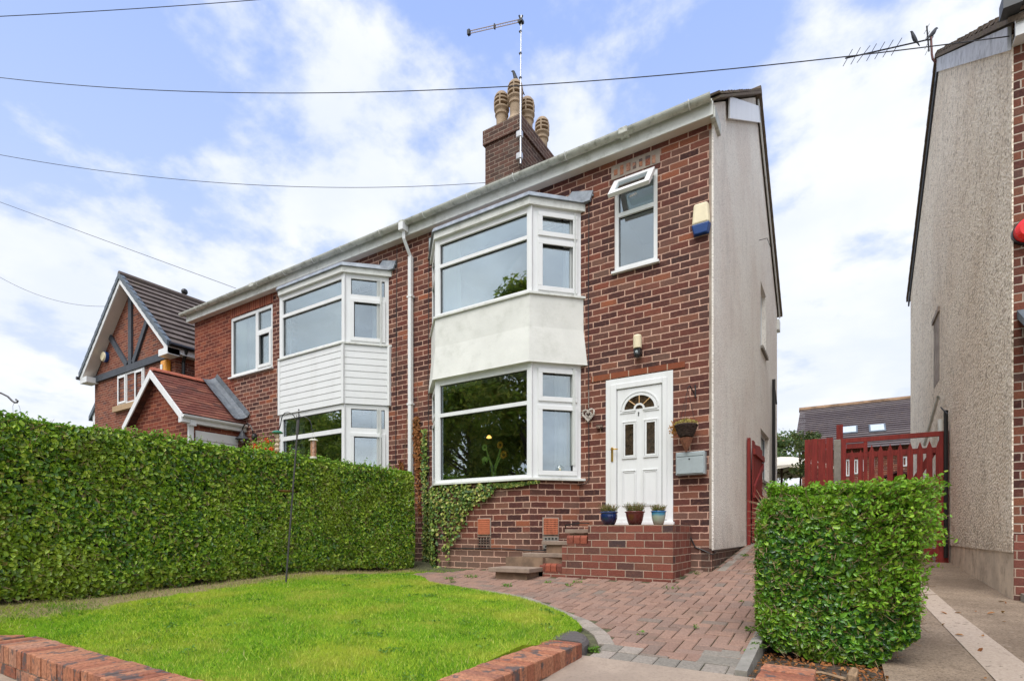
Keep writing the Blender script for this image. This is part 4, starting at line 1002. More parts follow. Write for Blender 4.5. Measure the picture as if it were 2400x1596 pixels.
pts = [(-.5,.35),(-.3,.8),(.1,.95),(.45,.7),(.4,.35),(.0,-.1),(-.5,-.9),(.55,-.9)]
m.tube([(fx-.01+p[0]*.016,YL-.004,1.585+p[1]*.024) for p in pts], .0042, 5); m.build('house_number', BLACK, dr)
m = MB(); m.box(-2.715,-2.685,YF-.036,YF-.025,.97,1.165); hd = m.build('handle_plate', BRASS, dr, bevel=.004)
m = MB(); m.tube([(-2.70,YF-.03,1.13),(-2.70,YF-.075,1.13),(-2.66,YF-.085,1.13),(-2.60,YF-.08,1.128)], .009, 8); m.build('handle', BRASS, hd, smooth=True)
# air bricks
def airbrick(A, t, n, u, z, w, h, mat, nx, nz, root, dark=False):
    m = MB(); m.fbox(A,t,n,u-w/2-.02,u+w/2+.02,.003,.007,z-h/2-.02,z+h/2+.02); fr_ = m.build('air_brick', CEMENT if not dark else MORTAR, root)
    m = MB(); cw, chh = w/nx, h/nz
    bar = .2
    for i in range(nx+1): x = u-w/2+i*cw; m.fbox(A,t,n,x-cw*bar,x+cw*bar,.012,.022,z-h/2,z+h/2)
    for i in range(nz+1): q = z-h/2+i*chh; m.fbox(A,t,n,u-w/2,u+w/2,.0125,.0215,q-chh*bar,q+chh*bar)
    m.build('grille', mat, fr_); m = MB(); m.fbox(A,t,n,u-w/2,u+w/2,.0075,.0105,z-h/2,z+h/2); m.build('void', DARKVOID, fr_)
r2 = math.sqrt(.5)
Af = (-5.37, 6.42+.015); airbrick(Af,(1,0),(0,-1),.885,.09,.20,.21,TERRA,10,7,H1); airbrick(Af,(1,0),(0,-1),.885,-.14,.20,.15,BR_CHIM,4,4,H1,True)
Ac = (-3.71-.006, 6.42+.015); airbrick(Ac,(r2,r2),(r2,-r2),.30,.09,.20,.21,TERRA,10,7,H1); airbrick(Ac,(r2,r2),(r2,-r2),.30,-.14,.20,.15,CONC_P,4,4,H1,True)
# rooms, dark behind the glass
room(H1, XP+.06, -3.0, YF+.125, 10.6, .2, 2.6); room(H1, XP+.06, -3.0, YF+.125, 10.6, 3.0, 4.95); room(H1, -2.95, XR-.2, YF+.125, 9.0, .1, 2.5); room(H1, -2.95, XR-.2, YF+.125, 9.0, 3.0, 4.95)
m = MB(); pl = bay_plan(-5.37,-3.71,6.42,-.07); m.prism([(pl[0][0],pl[0][1]),(pl[1][0],pl[1][1]),pl[2],pl[3]], .70, .74); m.prism(pl, 2.36, 2.42); m.prism(pl, 3.26,3.30); m.prism(pl,4.54,4.58); m.build('bay_boards', ROOM, H1)
# cables clipped to the brick
for path in ([(-3.05,YF-.01,4.7),(-3.06,YF-.012,3.2),(-3.05,YF-.012,.75),(-3.08,YF-.03,.69),(-3.35,YF-.01,.66)], [(-5.98,YF-.01,5.0),(-6.0,YF-.012,2.6),(-5.98,YF-.012,.6)], [(-6.72,YF-.01,5.05),(-6.74,YF-.012,3.0),(-6.75,YF-.012,1.2)]):
    m = MB(); m.tube(path, .006, 5); m.build('cable', BLACK, H1)
m = MB(); m.tube([(-1.72,YF-.01,.02),(-1.66,YF-.02,-.05),(-1.60,YF-.012,-.18),(-1.5,YF-.012,-.22),(-1.39,YF-.03,-.27),(-1.37,YF+.1,-.24)], .008, 6); m.build('cable', BLACK, H1)
m = MB(); m.tube([(-5.2,6.42,-.235),(-4.6,6.42,-.232),(-4.2,6.418,-.225),(-3.9,6.418,-.235),(-3.7,6.43,-.245),(-3.5,6.62,-.25)], .008, 6); m.build('cable', BLACK, H1)
m = MB(); m.tube([(-3.2,6.5,.0),(-3.15,6.4,.10),(-2.9,6.3,.125),(-2.72,6.2,.12)], .007, 6); m.build('cable', BLACK, H1)
# gable windows & pipes
def side_window(root, X, y0, y1, z0, z1, nl=2):
    A = (X, y0); t, n = (0,1), (1,0); W = y1-y0; L = []
    for i in range(nl): a = .05+(W-.05)/nl*i; L.append((a, a+(W-.05)/nl-.05, z0+.05, z1-.05, False))
    f = window_unit(A,t,n,W,z0,z1,L,root,depth=.05,setback=.075,name='window'); m = MB(); m.fbox(A,t,n,-.04,W+.04,-.07,.05,z0-.05,z0+.005); m.build('sill', CONC_P, f)
side_window(H1, XR, 11.3, 12.65, 1.02, 2.02, 2); side_window(H1, XR, 11.3, 12.1, 3.6, 4.86, 1)
m = MB(); m.tube([(XR+.06,12.95,-.2),(XR+.06,12.95,3.35)], .035, 8); m.tube([(XR+.06,12.95,3.3),(XR+.05,13.6,2.95)], .018, 6); m.build('soil_pipe', BLACK, H1)
m = MB(); m.tube([(XR+.02,10.9,5.45),(XR+.16,10.9,5.45),(XR+.17,11.3,5.47)], .006, 5); m.build('wall_bracket', BLACK, H1)

# ---------------------------------------------------------------- HOUSE 2
H2 = thing('semi_detached_house', (-9.5, YF, -.55), 'left house of the pair with white boarding between bays and a tiled porch', 'house')
m = MB(); wall_holes(m, XOLD, XP-.001, -1.3, ZS+.03, [(-9.66,-7.07,.80,2.2),(-9.66,-7.07,3.38,4.50),(XOLD,-10.33,3.52,4.87)], YF, skip=XOLD); m.build('front_wall', BR_MAIN, H2)
m = MB(); wall_holes(m, XE, XOLD, -1.3, ZS+.03, [(-11.88,XOLD,3.52,4.87)], YF-.002, skip=XOLD); m.box(XE,XE+.12,YF,YB,-1.3,5.05); m.build('extension_wall', BR_EXT, H2)
m = MB(); m.box(-11.90,-10.30,YF-.008,YF-.003,4.885,5.085); m.build('soldier_course', BR_SOLD, H2)
roof_pair(H2, XE-.12, XP-.002)
m = MB(); m.box(XE-.12, XP-.001, YF-.145, YF-.125, ZS-.005, ZS+.165); m.build('fascia', PVC_OLD, H2, bevel=.003)
m = MB(); m.box(XE-.12, XP-.001, YF-.124, YF+.0, ZS, ZS+.014); m.build('soffit', SOFFIT, H2)
m = MB(); gutter(m, XE-.22, XP-.001, YF-.212, ZS+.185); m.build('gutter', GUTTER, H2)
clips(H2, [-6.9,-7.9,-8.7,-9.6,-10.5,-11.6,-12.9]); m = MB(); m.box(-10.75,-10.6,YF-.282,YF-.14,ZS+.115,ZS+.2); m.build('gutter_union', GUTTER, H2, bevel=.01)
zzB = dict(lo=(.765,2.26,1.76,1.84,2.175), up=(3.345,4.56,4.13,4.19,4.47))
bay(H2, -9.25, -7.48, 6.40, zzB, False, siding=True)
f = window_unit((-11.88,YF),(1,0),(0,-1),1.55,3.52,4.87,[(.06,.93,3.59,4.80,False),(1.02,1.49,3.59,4.33,True),(1.02,1.49,4.40,4.80,False)],H2,name='window',setback=.01,sill=.06)
room(H2, XE+.15, -9.9, YF+.125, 10, 3.0, 4.95); room(H2, -9.85, XP-.06, YF+.125, 10.4, .2, 2.6); room(H2, -9.85, XP-.06, YF+.125, 10.4, 3.0, 4.95)
m = MB(); pl = bay_plan(-9.25,-7.48,6.40,-.07); m.prism(pl, .70, .74); m.prism(pl, 2.27, 2.32); m.prism(pl, 3.26,3.30); m.prism(pl,4.57,4.6); m.build('bay_boards', ROOM, H2)
# porch
PXr, PXw0, PXw1, PYf, PYw = -12.58, -13.72, -11.42, 5.60, 5.76
m = MB(); m.face([(PXw0,PYw,-1.3),(PXw1,PYw,-1.3),(PXw1,PYw,2.36),(PXr,PYw,3.40),(PXw0,PYw,2.36)]); m.face([(PXw1,PYw,-1.3),(PXw1,YF,-1.3),(PXw1,YF,2.36),(PXw1,PYw,2.36)]); m.face([(PXw0,YF,-1.3),(PXw0,PYw,-1.3),(PXw0,PYw,2.36),(PXw0,YF,2.36)])
po = m.build('porch', BR_EXT, H2)
m = MB(); ex = .14; ez = 2.40
tiled_roof(m, (PXw1+ex,PYf,ez),(PXw1+ex,YF,ez),(PXr,YF,3.48),(PXr,PYf,3.48), 15, .012, 7, wob=.003, lift=.008); tiled_roof(m, (PXw0-ex,YF,ez),(PXw0-ex,PYf,ez),(PXr,PYf,3.48),(PXr,YF,3.48), 15, .012, 7, wob=.003, lift=.008)
m.build('porch_roof', TILE_RED, po)
m = MB(); y = PYf
while y < YF-.05:
    ye = min(y+.3, YF-.01); pr = []
    for yy_ in (y+.003, ye-.003):
        for i in range(7): a = math.pi*i/6; pr.append((PXr+.11*math.cos(a), yy_, 3.45+.085*math.sin(a)))
    m.poly(pr, [(i,i+1,8+i,7+i)[::-1] for i in range(6)]+[tuple(range(7)), tuple(range(7,14))[::-1]]); y = ye
m.build('porch_ridge', RIDGE_RED, po)
m = MB()
for xa in (PXw1+ex, PXw0-ex):
    m.hexa([(xa,PYf-.02,ez-.16),(PXr,PYf-.02,3.30),(PXr,PYf+.004,3.30),(xa,PYf+.004,ez-.16),(xa,PYf-.02,ez-.0),(PXr,PYf-.02,3.47),(PXr,PYf+.004,3.47),(xa,PYf+.004,ez-.0)] if xa < PXr else
           [(PXr,PYf-.02,3.30),(xa,PYf-.02,ez-.16),(xa,PYf+.004,ez-.16),(PXr,PYf+.004,3.30),(PXr,PYf-.02,3.47),(xa,PYf-.02,ez),(xa,PYf+.004,ez),(PXr,PYf+.004,3.47)])
m.box(PXw1+.01,PXw1+ex,PYf,YF,ez-.17,ez-.03); m.box(PXw1-.02,PXw1+.01,PYf,PYw,ez-.17,ez-.05)
m.build('porch_fascia', PVC, po, bevel=.003)
m = MB(); yc = PXw1+ex+.05
k = 10; vs = []
for y in (PYf-.02, YF-.02):
    for i in range(k+1): a = math.pi+math.pi*i/k; vs.append((yc+.05*math.cos(a), y, ez-.03+.055*math.sin(a)))
m.poly(vs, [(i,i+1,k+2+i,k+1+i) for i in range(k)]+[tuple(range(k+1))[::-1], tuple(range(k+1,2*k+2)), (0,k+1,2*k+1,k)]); m.build('porch_gutter', PVC, po)
m = MB(); m.box(PXw1+.01,PXw1+.075,PYw+.0,PYw+.10,-.6,ez-.18); m.box(PXw1+.01,PXw1+.16,PYw-.01,PYw+.11,ez-.22,ez-.10); m.build('porch_downpipe', PVC, po, bevel=.008)
m = MB(); 
for i in range(14): m.box(PXw1+.004,PXw1+.022,PYw+.16,YF-.12,-.6+i*.195,-.6+(i+1)*.195-.012)
m.build('porch_door', PVC, po)
m = MB(); m.box(-13.2,-12.1,PYw-.012,PYw-.002,-.4,1.93); m.build('porch_window', PVC, po)
# lead soaker where the porch roof meets the wall
m = MB(); pa = Vector((PXr+.05,YF-.03,3.52)); pb = Vector((PXw1+ex+.04,YF-.03,2.46)); dv = (pb-pa).normalized(); nv = Vector((-dv.z,0,dv.x)); nv = nv if nv.z > 0 else -nv
vs = []
for p in (pa,pb):
    for (a_, b_) in ((-.015,.11),(.0,.22),(-.10,.045),(-.20,.02),(-.28,.03)): vs.append(tuple(p + nv*b_ + Vector((0,a_,0))))
m.poly(vs, [(1,0,5,6),(0,2,7,5),(2,3,8,7),(3,4,9,8)]+[(0,1,6,5),(2,0,5,7),(3,2,7,8),(4,3,8,9)]); m.build('porch_flashing', LEAD, po)

# ---------------------------------------------------------------- DETACHED HOUSE beyond
H3 = thing('detached_house', (-18.4, 7.67, -.8), 'modern orange brick house with a steep gable framed in dark timbers', 'house')
GX0, GX1, GY, GE, GR, GXm, GYv = -20.97, -15.83, 7.67, 5.02, 7.52, -18.4, 7.37
YB3 = 16.5
m = MB(); m.face([(GX0,GY,-1.3),(GX1,GY,-1.3),(GX1,GY,GE),(GXm,GY,GR),(GX0,GY,GE)]); m.face([(GX1,GY,-1.3),(GX1,YB3,-1.3),(GX1,YB3,GE),(GX1,GY,GE)]); m.face([(GX0,YB3,-1.3),(GX0,GY,-1.3),(GX0,GY,GE),(GX0,YB3,GE)])
m.build('wall', BR_MOD, H3)
m = MB(); ov = .25
tiled_roof(m, (GX1+ov,GYv,GE+.12),(GX1+ov,YB3,GE+.12),(GXm,YB3,7.68),(GXm,GYv,7.68), 12, .035, 24, wob=.002, lift=.03); tiled_roof(m, (GX0-ov,YB3,GE+.12),(GX0-ov,GYv,GE+.12),(GXm,GYv,7.68),(GXm,YB3,7.68), 12, .035, 1, wob=.002, lift=.03)
rf = m.build('roof', TILE_DK, H3)
m = MB(); m.tube([(GXm,GYv-.04,7.72),(GXm,YB3,7.72)], .10, 8); m.build('ridge_tile', TILE_DK, rf)
m = MB(); m.ball((GXm,9.2,7.90),.10,10,8); m.tube([(GXm,9.2,7.75),(GXm,9.2,7.84)],.05,8); m.build('ridge_vent', BLACK, rf)
def rake(m, x0,z0,x1,z1,y0,y1,h0,h1):
    a = [(x0,y0,z0-h0),(x1,y0,z1-h0),(x1,y1,z1-h0),(x0,y1,z0-h0),(x0,y0,z0+h1),(x1,y0,z1+h1),(x1,y1,z1+h1),(x0,y1,z0+h1)]
    if x0 > x1: a = [a[1],a[0],a[3],a[2],a[5],a[4],a[7],a[6]]
    m.hexa(a)
m = MB()
for xa in (GX1+ov, GX0-ov): rake(m, xa, GE+.12, GXm, 7.68, GYv-.02, GYv+.001, .24, -.02)
m.build('bargeboard', PVC, H3)
m = MB()
for xa in (GX1+ov+.03, GX0-ov-.03):
    for i in range(12):
        t0, t1 = i/12, (i+1.0)/12; rake(m, xa+(GXm-xa)*t0, GE+.12+(7.70-GE-.12)*t0+.05, xa+(GXm-xa)*t1, GE+.12+(7.70-GE-.12)*t1+.02, GYv-.05, GYv+.06, .13, .03)
m.build('verge_tile', VERGE_GREY, H3)
m = MB()
for xa in (GX1+ov, GX0-ov): rake(m, xa, GE+.10, GXm, 7.66, GYv+.002, GY, .24, -.20)
m.build('soffit', SOFFIT, H3)
m = MB(); m.box(GX1+.0,GX1+ov,GY-.30,YB3,GE-.10,GE+.1); m.box(GX1-.25,GX1+ov,GYv-.019,GYv+.30,GE-.16,GE+.02); m.box(GX0-ov,GX0+.25,GYv-.019,GYv+.30,GE-.16,GE+.02); m.build('box_end', PVC, H3)
m = MB(); m.tube([(GX1+ov+.05,GYv,GE+.10),(GX1+ov+.05,YB3,GE+.10)],.06,8); m.build('gutter', BLACK, H3); m = MB(); m.tube([(GX0-ov-.05,GYv-.1,GE+.02),(GX0-ov-.05,YB3,GE+.02)],.055,8); m.build('gutter', BLACK, H3); m = MB(); m.tube([(GX1+ov+.05,GY+.15,GE+.05),(GX1+.07,GY+.18,GE-.25),(GX1+.07,GY+.18,-1)],.045,8); m.build('downpipe', BLACK, H3)
m = MB(); m.box(GX0-.0,GX1+.0,GY-.07,GY-.002,4.90,5.10); m.box(GXm-.10,GXm+.10,GY-.06,GY-.002,5.10,7.35)
def beam(m, p, q, w): 
    p, q = Vector(p), Vector(q); d = (q-p).normalized(); nn = Vector((-d.z,0,d.x))*w
    a = [p-nn,p+nn,q+nn,q-nn]; y0, y1 = GY-.062, GY-.002
    vs = [(v.x,y0,v.z) for v in a]+[(v.x,y1,v.z) for v in a]; m.poly(vs, [(0,3,2,1),(4,5,6,7),(0,1,5,4),(1,2,6,5),(2,3,7,6),(3,0,4,7)])
beam(m, (-18.62,0,5.12), (-19.85,0,6.28), .085); beam(m, (-18.2,0,5.12), (-17.35,0,6.22), .085)
m.build('timber_framing', TIMBER_BLK, H3)
f = window_unit((-19.28,GY),(1,0),(0,-1),1.72,3.94,4.89,[(.06,.56,4.0,4.83,True),(.62,1.12,4.0,4.83,False),(1.18,1.66,4.0,4.83,True)],H3,name='window',setback=-.03,bars=(3,5))
m = MB(); m.box(-19.45,-17.4,GY-.10,GY-.001,3.76,3.93); m.build('stone_sill', plain('sandstone',(.42,.29,.17),.9), f)
room(H3, GX0+.1, GX1-.1, GY+.02, 11, 3.4, 4.95)
m = MB()  # side lean-to roof seen at its left
m.hexa([(-22.1,7.9,3.85),(-20.98,7.9,4.75),(-20.98,12,4.75),(-22.1,12,3.85),(-22.1,7.9,4.0),(-20.98,7.9,4.95),(-20.98,12,4.95),(-22.1,12,4.0)]); m.build('side_roof', VERGE_GREY, H3)
m = MB(); m.box(-21.9,-20.98,7.95,8.0,3.6,4.2); m.build('side_fascia', PVC, H3)

# ---------------------------------------------------------------- RIGHT NEIGHBOUR
XN = 1.42; YN = 7.20
H4 = thing('neighbouring_house', (3.5, YN, -.67), 'house at the right edge with a tall coarse pebbledashed side wall', 'house')
m = MB(); wall_holes(m, XN+.012, 7.5, -1.3, 5.1, [], YN+.004); m.build('front_wall', BR_NEI, H4)
pts = [(YN-.012,-.20),(16.9,-.20),(16.9,6.05),(12.05,8.30),(YN-.012,4.98)]
m = MB(); m.face([(XN,y,z) for y,z in pts[::-1]]); m.face([(XN+.14,y,z) for y,z in pts]); m.face([(XN,pts[0][0],pts[0][1]),(XN+.012,pts[0][0],pts[0][1]),(XN+.012,pts[4][0],pts[4][1]),(XN,pts[4][0],pts[4][1])]); m.face([(XN+.012,pts[0][0],pts[0][1]),(XN+.012,YN+.1,pts[0][1]),(XN+.012,YN+.1,pts[4][1]),(XN+.012,pts[4][0],pts[4][1])])
m.face([(XN,pts[1][0],pts[1][1]),(XN,pts[2][0],pts[2][1]),(XN+6,pts[2][0],pts[2][1]),(XN+6,pts[1][0],pts[1][1])])
m.build('gable_render', DASH_N, H4)
m = MB(); m.box(XN+.010,XN+.13,YN-.004,16.9,-1.3,-.201); m.build('cement_base', plain('stained_plaster', (.60,.50,.39), .9, .15, 3, dirt=(.22,.16,.11), dirtamt=.8, bump=.008), H4)
m = MB(); m.box(XN+.014,7.5,YN-.03,YN+.003,-1.3,-.02); m.build('brick_plinth', BR_RED, H4)
m = MB(); m.box(XN+.06,7.5,YN-.22,YN-.031,-1.3,-.60); m.build('concrete_footing', CONC_P, H4)
RX = XN-.06; vp = [(7.02,5.05),(12.05,8.50),(17.3,6.08)]
m = MB()
for (a,b) in ((vp[0],vp[1]),(vp[2],vp[1])):
    if a is vp[0]: tiled_roof(m, (RX,a[0],a[1]),(7.5,a[0],a[1]),(7.5,b[0],b[1]),(RX,b[0],b[1]), 18, .03, 1, wob=.006, lift=.02)
    else: tiled_roof(m, (7.5,a[0],a[1]),(RX,a[0],a[1]),(RX,b[0],b[1]),(7.5,b[0],b[1]), 18, .03, 1, wob=.006, lift=.02)
    ya,za,yb,zb_ = a[0],a[1],b[0],b[1]
    if ya > yb: ya,za,yb,zb_ = yb,zb_,ya,za
    m.hexa([(RX,ya,za-.06),(7.5,ya,za-.06),(7.5,yb,zb_-.06),(RX,yb,zb_-.06),(RX,ya,za),(7.5,ya,za),(7.5,yb,zb_),(RX,yb,zb_)])
m.build('roof', TILE_OLD, H4)
m = MB()
def vboard(m, X, ya, za, yb, zb_, h, th): m.hexa([(X,ya,za-h),(X+th,ya,za-h),(X+th,yb,zb_-h),(X,yb,zb_-h),(X,ya,za),(X+th,ya,za),(X+th,yb,zb_),(X,yb,zb_)])
vboard(m, XN-.035, 7.18, 5.07, 12.05, 8.42, .24, .03); m.build('bargeboard', plain('peeling_white_board', (.52,.53,.56), .7, .1, 4, dirt=(.16,.16,.17), dirtamt=.9), H4)
m = MB(); vboard(m, XN-.03, 12.05, 8.40, 17.2, 6.02, .16, .03); m.tube([(XN-.02,12.3,8.18),(XN-.02,16.8,6.1)],.02,6); m.build('rear_bargeboard', TIMBER_BLK, H4)
m = MB(); gutter(m, XN-.10, 7.5, YN-.22, 5.17, .075); m.box(XN-.12,XN+.02,YN-.31,YN-.14,5.06,5.20); m.build('gutter', plain('black_gutter',(.05,.055,.06),.5), H4)
m = MB(); m.box(XN+.0,7.5,YN-.15,YN-.12,4.86,5.08); m.box(XN+.0,7.5,YN-.12,YN,4.86,4.875); m.build('fascia', PVC, H4)
# porch canopy at the edge
m = MB(); cz = 1.86
m.hexa([(XN+.04,YN-.55,cz-.06),(5,YN-.55,cz-.06),(5,YN,cz+.28),(XN+.04,YN,cz+.28),(XN+.04,YN-.55,cz),(5,YN-.55,cz),(5,YN,cz+.36),(XN+.04,YN,cz+.36)]); m.build('canopy', VERGE_GREY, H4)
m = MB(); m.box(XN+.10,5,YN-.53,YN,cz-.10,cz-.065); m.build('canopy_soffit', TIMBER_BLK, H4)
side_pts = []
m = MB(); m.tube([(XN-.06,11.4,1.9),(XN-.06,11.4,-.4)],.035,8); m.tube([(XN-.05,11.7,2.3),(XN-.09,11.4,2.28),(XN-.09,13.2,1.72)],.025,6); m.build('waste_pipe', PVC_OLD, H4)
m = MB(); m.tube([(XN-.05,10.9,1.95),(XN-.05,10.9,-.4)],.03,8); m.tube([(XN-.05,10.9,1.9),(XN-.12,10.85,2.0),(XN-.05,10.7,1.85)],.008,6); m.build('black_pipe', BLACK, H4)
m = MB(); m.box(XN-.004,XN-.001,12.0,12.7,2.7,3.9); m.box(XN-.03,XN-.001,11.95,12.75,3.9,3.98); m.build('side_window', CEMENT, H4)

# ---------------------------------------------------------------- HOUSE at the back
H5 = thing('brick_house', (3, 27, -.4), 'distant house with a grey tiled roof and two rooflights seen over the red gate', 'house')
m = MB(); m.box(-1.6,14,26.6,34,-.8,3.55); m.build('wall', BR_MOD, H5)
m = MB(); tiled_roof(m, (-1.9,26.2,3.45),(14,26.2,3.45),(14,30.5,6.15),(-1.9,30.5,6.15), 22, .03, 1, wob=.002, lift=.025); m.hexa([(-1.7,30.5,6.0),(14,30.5,6.0),(14,35,3.3),(-1.7,35,3.3),(-1.7,30.5,6.12),(14,30.5,6.12),(14,35,3.4),(-1.7,35,3.4)])
rf = m.build('roof', TILE_BACK, H5)
m = MB(); m.tube([(-1.95,30.5,6.16),(14,30.5,6.16)],.13,8); m.build('ridge_tile', plain('lichened_ridge',(.24,.15,.09),.9,.4,3), rf)
m = MB(); m.box(-1.7,-1.66,26.4,34,3.2,3.5); m.face([(-1.62,26.6,3.5),(-1.62,34,3.5),(-1.62,30.5,5.95)]); m.build('gable', BR_CHIM, H5)
for (u,v) in ((1991,1009),(2056,1005)):
    Y = 27.6; p = PY(u,v,Y); sl5 = (6.15-3.45)/4.3; z = 3.45+(Y-26.2)*sl5; 
    for _ in range(6): Y += (p[2]-(3.45+(Y-26.2)*sl5))*.6; p = PY(u,v,Y)
    x, y, z = p[0], p[1], 3.45+(p[1]-26.2)*sl5; w, h = .24, .27; n5 = Vector((0,-sl5,1)).normalized()*.05; 
    def q(a,b): return (x+a, y+b, z+b*sl5)
    m = MB(); bs = [q(-w-.06,-h-.06),q(w+.06,-h-.06),q(w+.06,h+.06),q(-w-.06,h+.06)]; m.hexa([tuple(Vector(b)+n5*.3) for b in bs]+[tuple(Vector(b)+n5*1.6) for b in bs]); rl = m.build('rooflight', VERGE_GREY, rf)
    m = MB(); bs = [q(-w,-h),q(w,-h),q(w,h),q(-w,h)]; m.hexa([tuple(Vector(b)+n5*1.62) for b in bs]+[tuple(Vector(b)+n5*1.8) for b in bs]); m.build('glass', plain('bright_glass',(.5,.55,.58),.25), rl)
for (u0,u1,v0,v1) in ((1982,1992,1077,1115),(2001,2011,1077,1110),(2021,2031,1077,1104),(2114,2126,1070,1092),(2040,2050,1075,1100)):
    a = PY(u0,v0,26.55); b = PY(u1,v1,26.55)
    window_unit((a[0],26.6),(1,0),(0,-1),b[0]-a[0],b[2],a[2],[(.05,b[0]-a[0]-.05,b[2]+.05,a[2]-.05,False)],H5,name='window',setback=-.03)
# red garden shed between
SH = thing('garden_shed', (1.2, 19, -.3), 'red garden shed with a low pitched roof glimpsed through the red pickets', 'shed')
m = MB(); m.box(.2,2.4,19,21,-.6,1.25); m.face([(.2,19,1.25),(2.4,19,1.25),(1.3,19,1.7)]); m.build('shed_wall', REDWOOD, SH)
m = MB(); 
for xa in (.05,2.55): rake(m, xa, 1.2, 1.3, 1.74, 18.8, 21.2, .0, .06)
m.build('shed_roof', plain('dark_felt',(.09,.03,.03),.9), SH)

# ================================================================== STEPS
ST = thing('brick_steps', (-2.4, 6.5, -.6), 'red brick doorstep with stone treads climbing from the left to the front door', 'steps')
PF, PR = 6.115, -1.657
m = MB()
m.prism([(-2.70,PF),(PR,PF),(PR,YF-.002),(-2.70,YF-.002)], -1.2, .095); m.build('platform', BR_RED, ST)
m = MB(); m.prism([(-2.985,PF),(-2.702,PF),(-2.702,PF+.225),(-2.985,PF+.225)], -1.2, -.135); m.prism([(-3.06,PF),(-2.987,PF),(-2.987,PF+.225),(-3.06,PF+.225)], -1.2, -.165); m.build('stepped_wall', BR_RED, ST)
m = MB(); m.prism([(-3.40,PF+.01),(-3.062,PF+.01),(-3.062,PF+.225),(-3.40,PF+.225)], -1.2, -.50); m.build('low_end_wall', BR_RED, ST)
def bull(m, x0, x1, y0, D, zt, h=.10, r=.03):
    prof = [(y0,zt-h),(y0,zt-r),(y0+r*.35,zt-r*.3),(y0+r,zt),(y0+D,zt),(y0+D,zt-h)]; n = len(prof)
    m.poly([(x0,a,b) for a,b in prof]+[(x1,a,b) for a,b in prof], [tuple(range(n)), tuple(range(2*n-1,n-1,-1))]+[(i,n+i,n+(i+1)%n,(i+1)%n) for i in range(n)])
m = MB(); 
for k in range(3): bull(m, -2.99+k*.094, -2.99+k*.094+.084, PF-.004, .225, -.035)
for k in range(4): bull(m, -3.385+k*.082, -3.385+k*.082+.074, PF+.004, .22, -.40)
m.build('bullnose_brick', BRICKS_STEP, ST)
for (x0,x1,z,y0,y1) in ((-3.70,-3.065,-.272,6.20,6.42),(-3.46,-3.062,-.112,6.30,6.66),(-3.13,-2.69,.045,6.335,6.94)):
    m = MB(); m.box(x0,x1-.002,y0,y1,z-.05,z); m.build('tread', STEP_STONE, ST, bevel=.006)
    m = MB(); m.box(x0+.06,x1-.004,y0+.03,y1-.01,z-.22,z-.052); m.build('riser', STEP_RISER, ST)
m = MB(); m.prism([(-3.93,5.72),(-3.34,5.76),(-3.34,6.12),(-3.60,6.38),(-3.93,6.38)], -.505, -.45); m.build('tread', STEP_STONE, ST, bevel=.006)
m = MB(); m.prism([(-3.86,5.79),(-3.40,5.81),(-3.40,6.11),(-3.86,6.36)], -.9, -.507); m.build('riser', STEP_RISER, ST)
m = MB(); m.prism([(-3.72,6.125),(-3.345,6.125),(-3.345,6.2),(-3.72,6.2)], -1.2, -.322); m.prism([(-3.9,6.1),(-3.06,6.25),(-3.06,6.5),(-3.62,6.5)], -1.2, -.325); m.build('step_base', STEP_RISER, ST)

# ================================================================== plant pots on the platform
def plant_pot(x, y, z0, prof, mat, label, plant_n, pr, ph, seed, ribs=0):
    t = thing('plant_pot', (x,y,z0), label, 'plant pot', 'glazed pots on the doorstep')
    m = MB(); k = 36 if ribs else 28; base = len(m.v); n = len(prof)
    for r, z in prof:
        for j in range(k):
            a = 2*math.pi*j/k; q = r*(1+(.02 if (ribs and j%2) else 0)); m.v.append((x+q*math.cos(a), y+q*math.sin(a), z0+z))
    for i in range(n-1):
        for j in range(k): q = base+i*k; m.f.append((q+j,q+(j+1)%k,q+k+(j+1)%k,q+k+j))
    m.f.append(tuple(base+j for j in range(k-1,-1,-1))); m.build('pot_body', mat, t, smooth=True)
    m = MB(); m.lathe([(prof[-1][0]*.98, z0+prof[-2][1]-.02),(.001,z0+prof[-2][1]-.012)], x, y, 20, cap=False); m.build('compost', EARTH, t)
    g = np.random.default_rng(seed); n = plant_n; a = g.uniform(0,6.28,n); rr = pr*np.sqrt(g.uniform(0,1,n)); zt = z0+prof[-2][1]
    base_ = np.stack([x+rr*.75*np.cos(a), y+rr*.75*np.sin(a), np.full(n,zt-.01)],1); D = np.stack([np.cos(a)*rr/pr*.6, np.sin(a)*rr/pr*.6, np.ones(n)],1)+g.normal(0,.18,(n,3)); D /= np.linalg.norm(D,axis=1)[:,None]
    L = ph*g.uniform(.45,1.1,n); V, Fc = twigs_np(base_, D, L, np.full(n,.0016)); np_mesh('stems', V, Fc, FLOWSTEM_DK, t)
    C = np.concatenate([base_+D*(L*q)[:,None]+g.normal(0,.003,(n,3)) for q in np.linspace(.25,1,8)]); N = np.tile(D,(8,1)); V, Fc = leaves(C, N, .016, .9, .32, six=False); np_mesh('foliage', V, Fc, HEATHER, t)
zP = .096
plant_pot(-2.483, 6.26, zP, [(.062,0),(.07,.005),(.088,.04),(.103,.085),(.105,.115),(.100,.142),(.104,.148),(.112,.152),(.114,.160),(.108,.164),(.100,.160),(.096,.13)], G_NAVY, 'round dark navy glazed pot of heather, leftmost on the doorstep', 230, .10, .11, 1)
plant_pot(-2.148, 6.25, zP, [(.068,0),(.074,.004),(.09,.05),(.103,.105),(.108,.14),(.112,.146),(.120,.150),(.121,.158),(.113,.161),(.106,.156),(.10,.13)], G_MAROON, 'ribbed maroon glazed pot of heather, in front of the middle of the white door', 260, .10, .12, 2, ribs=1)
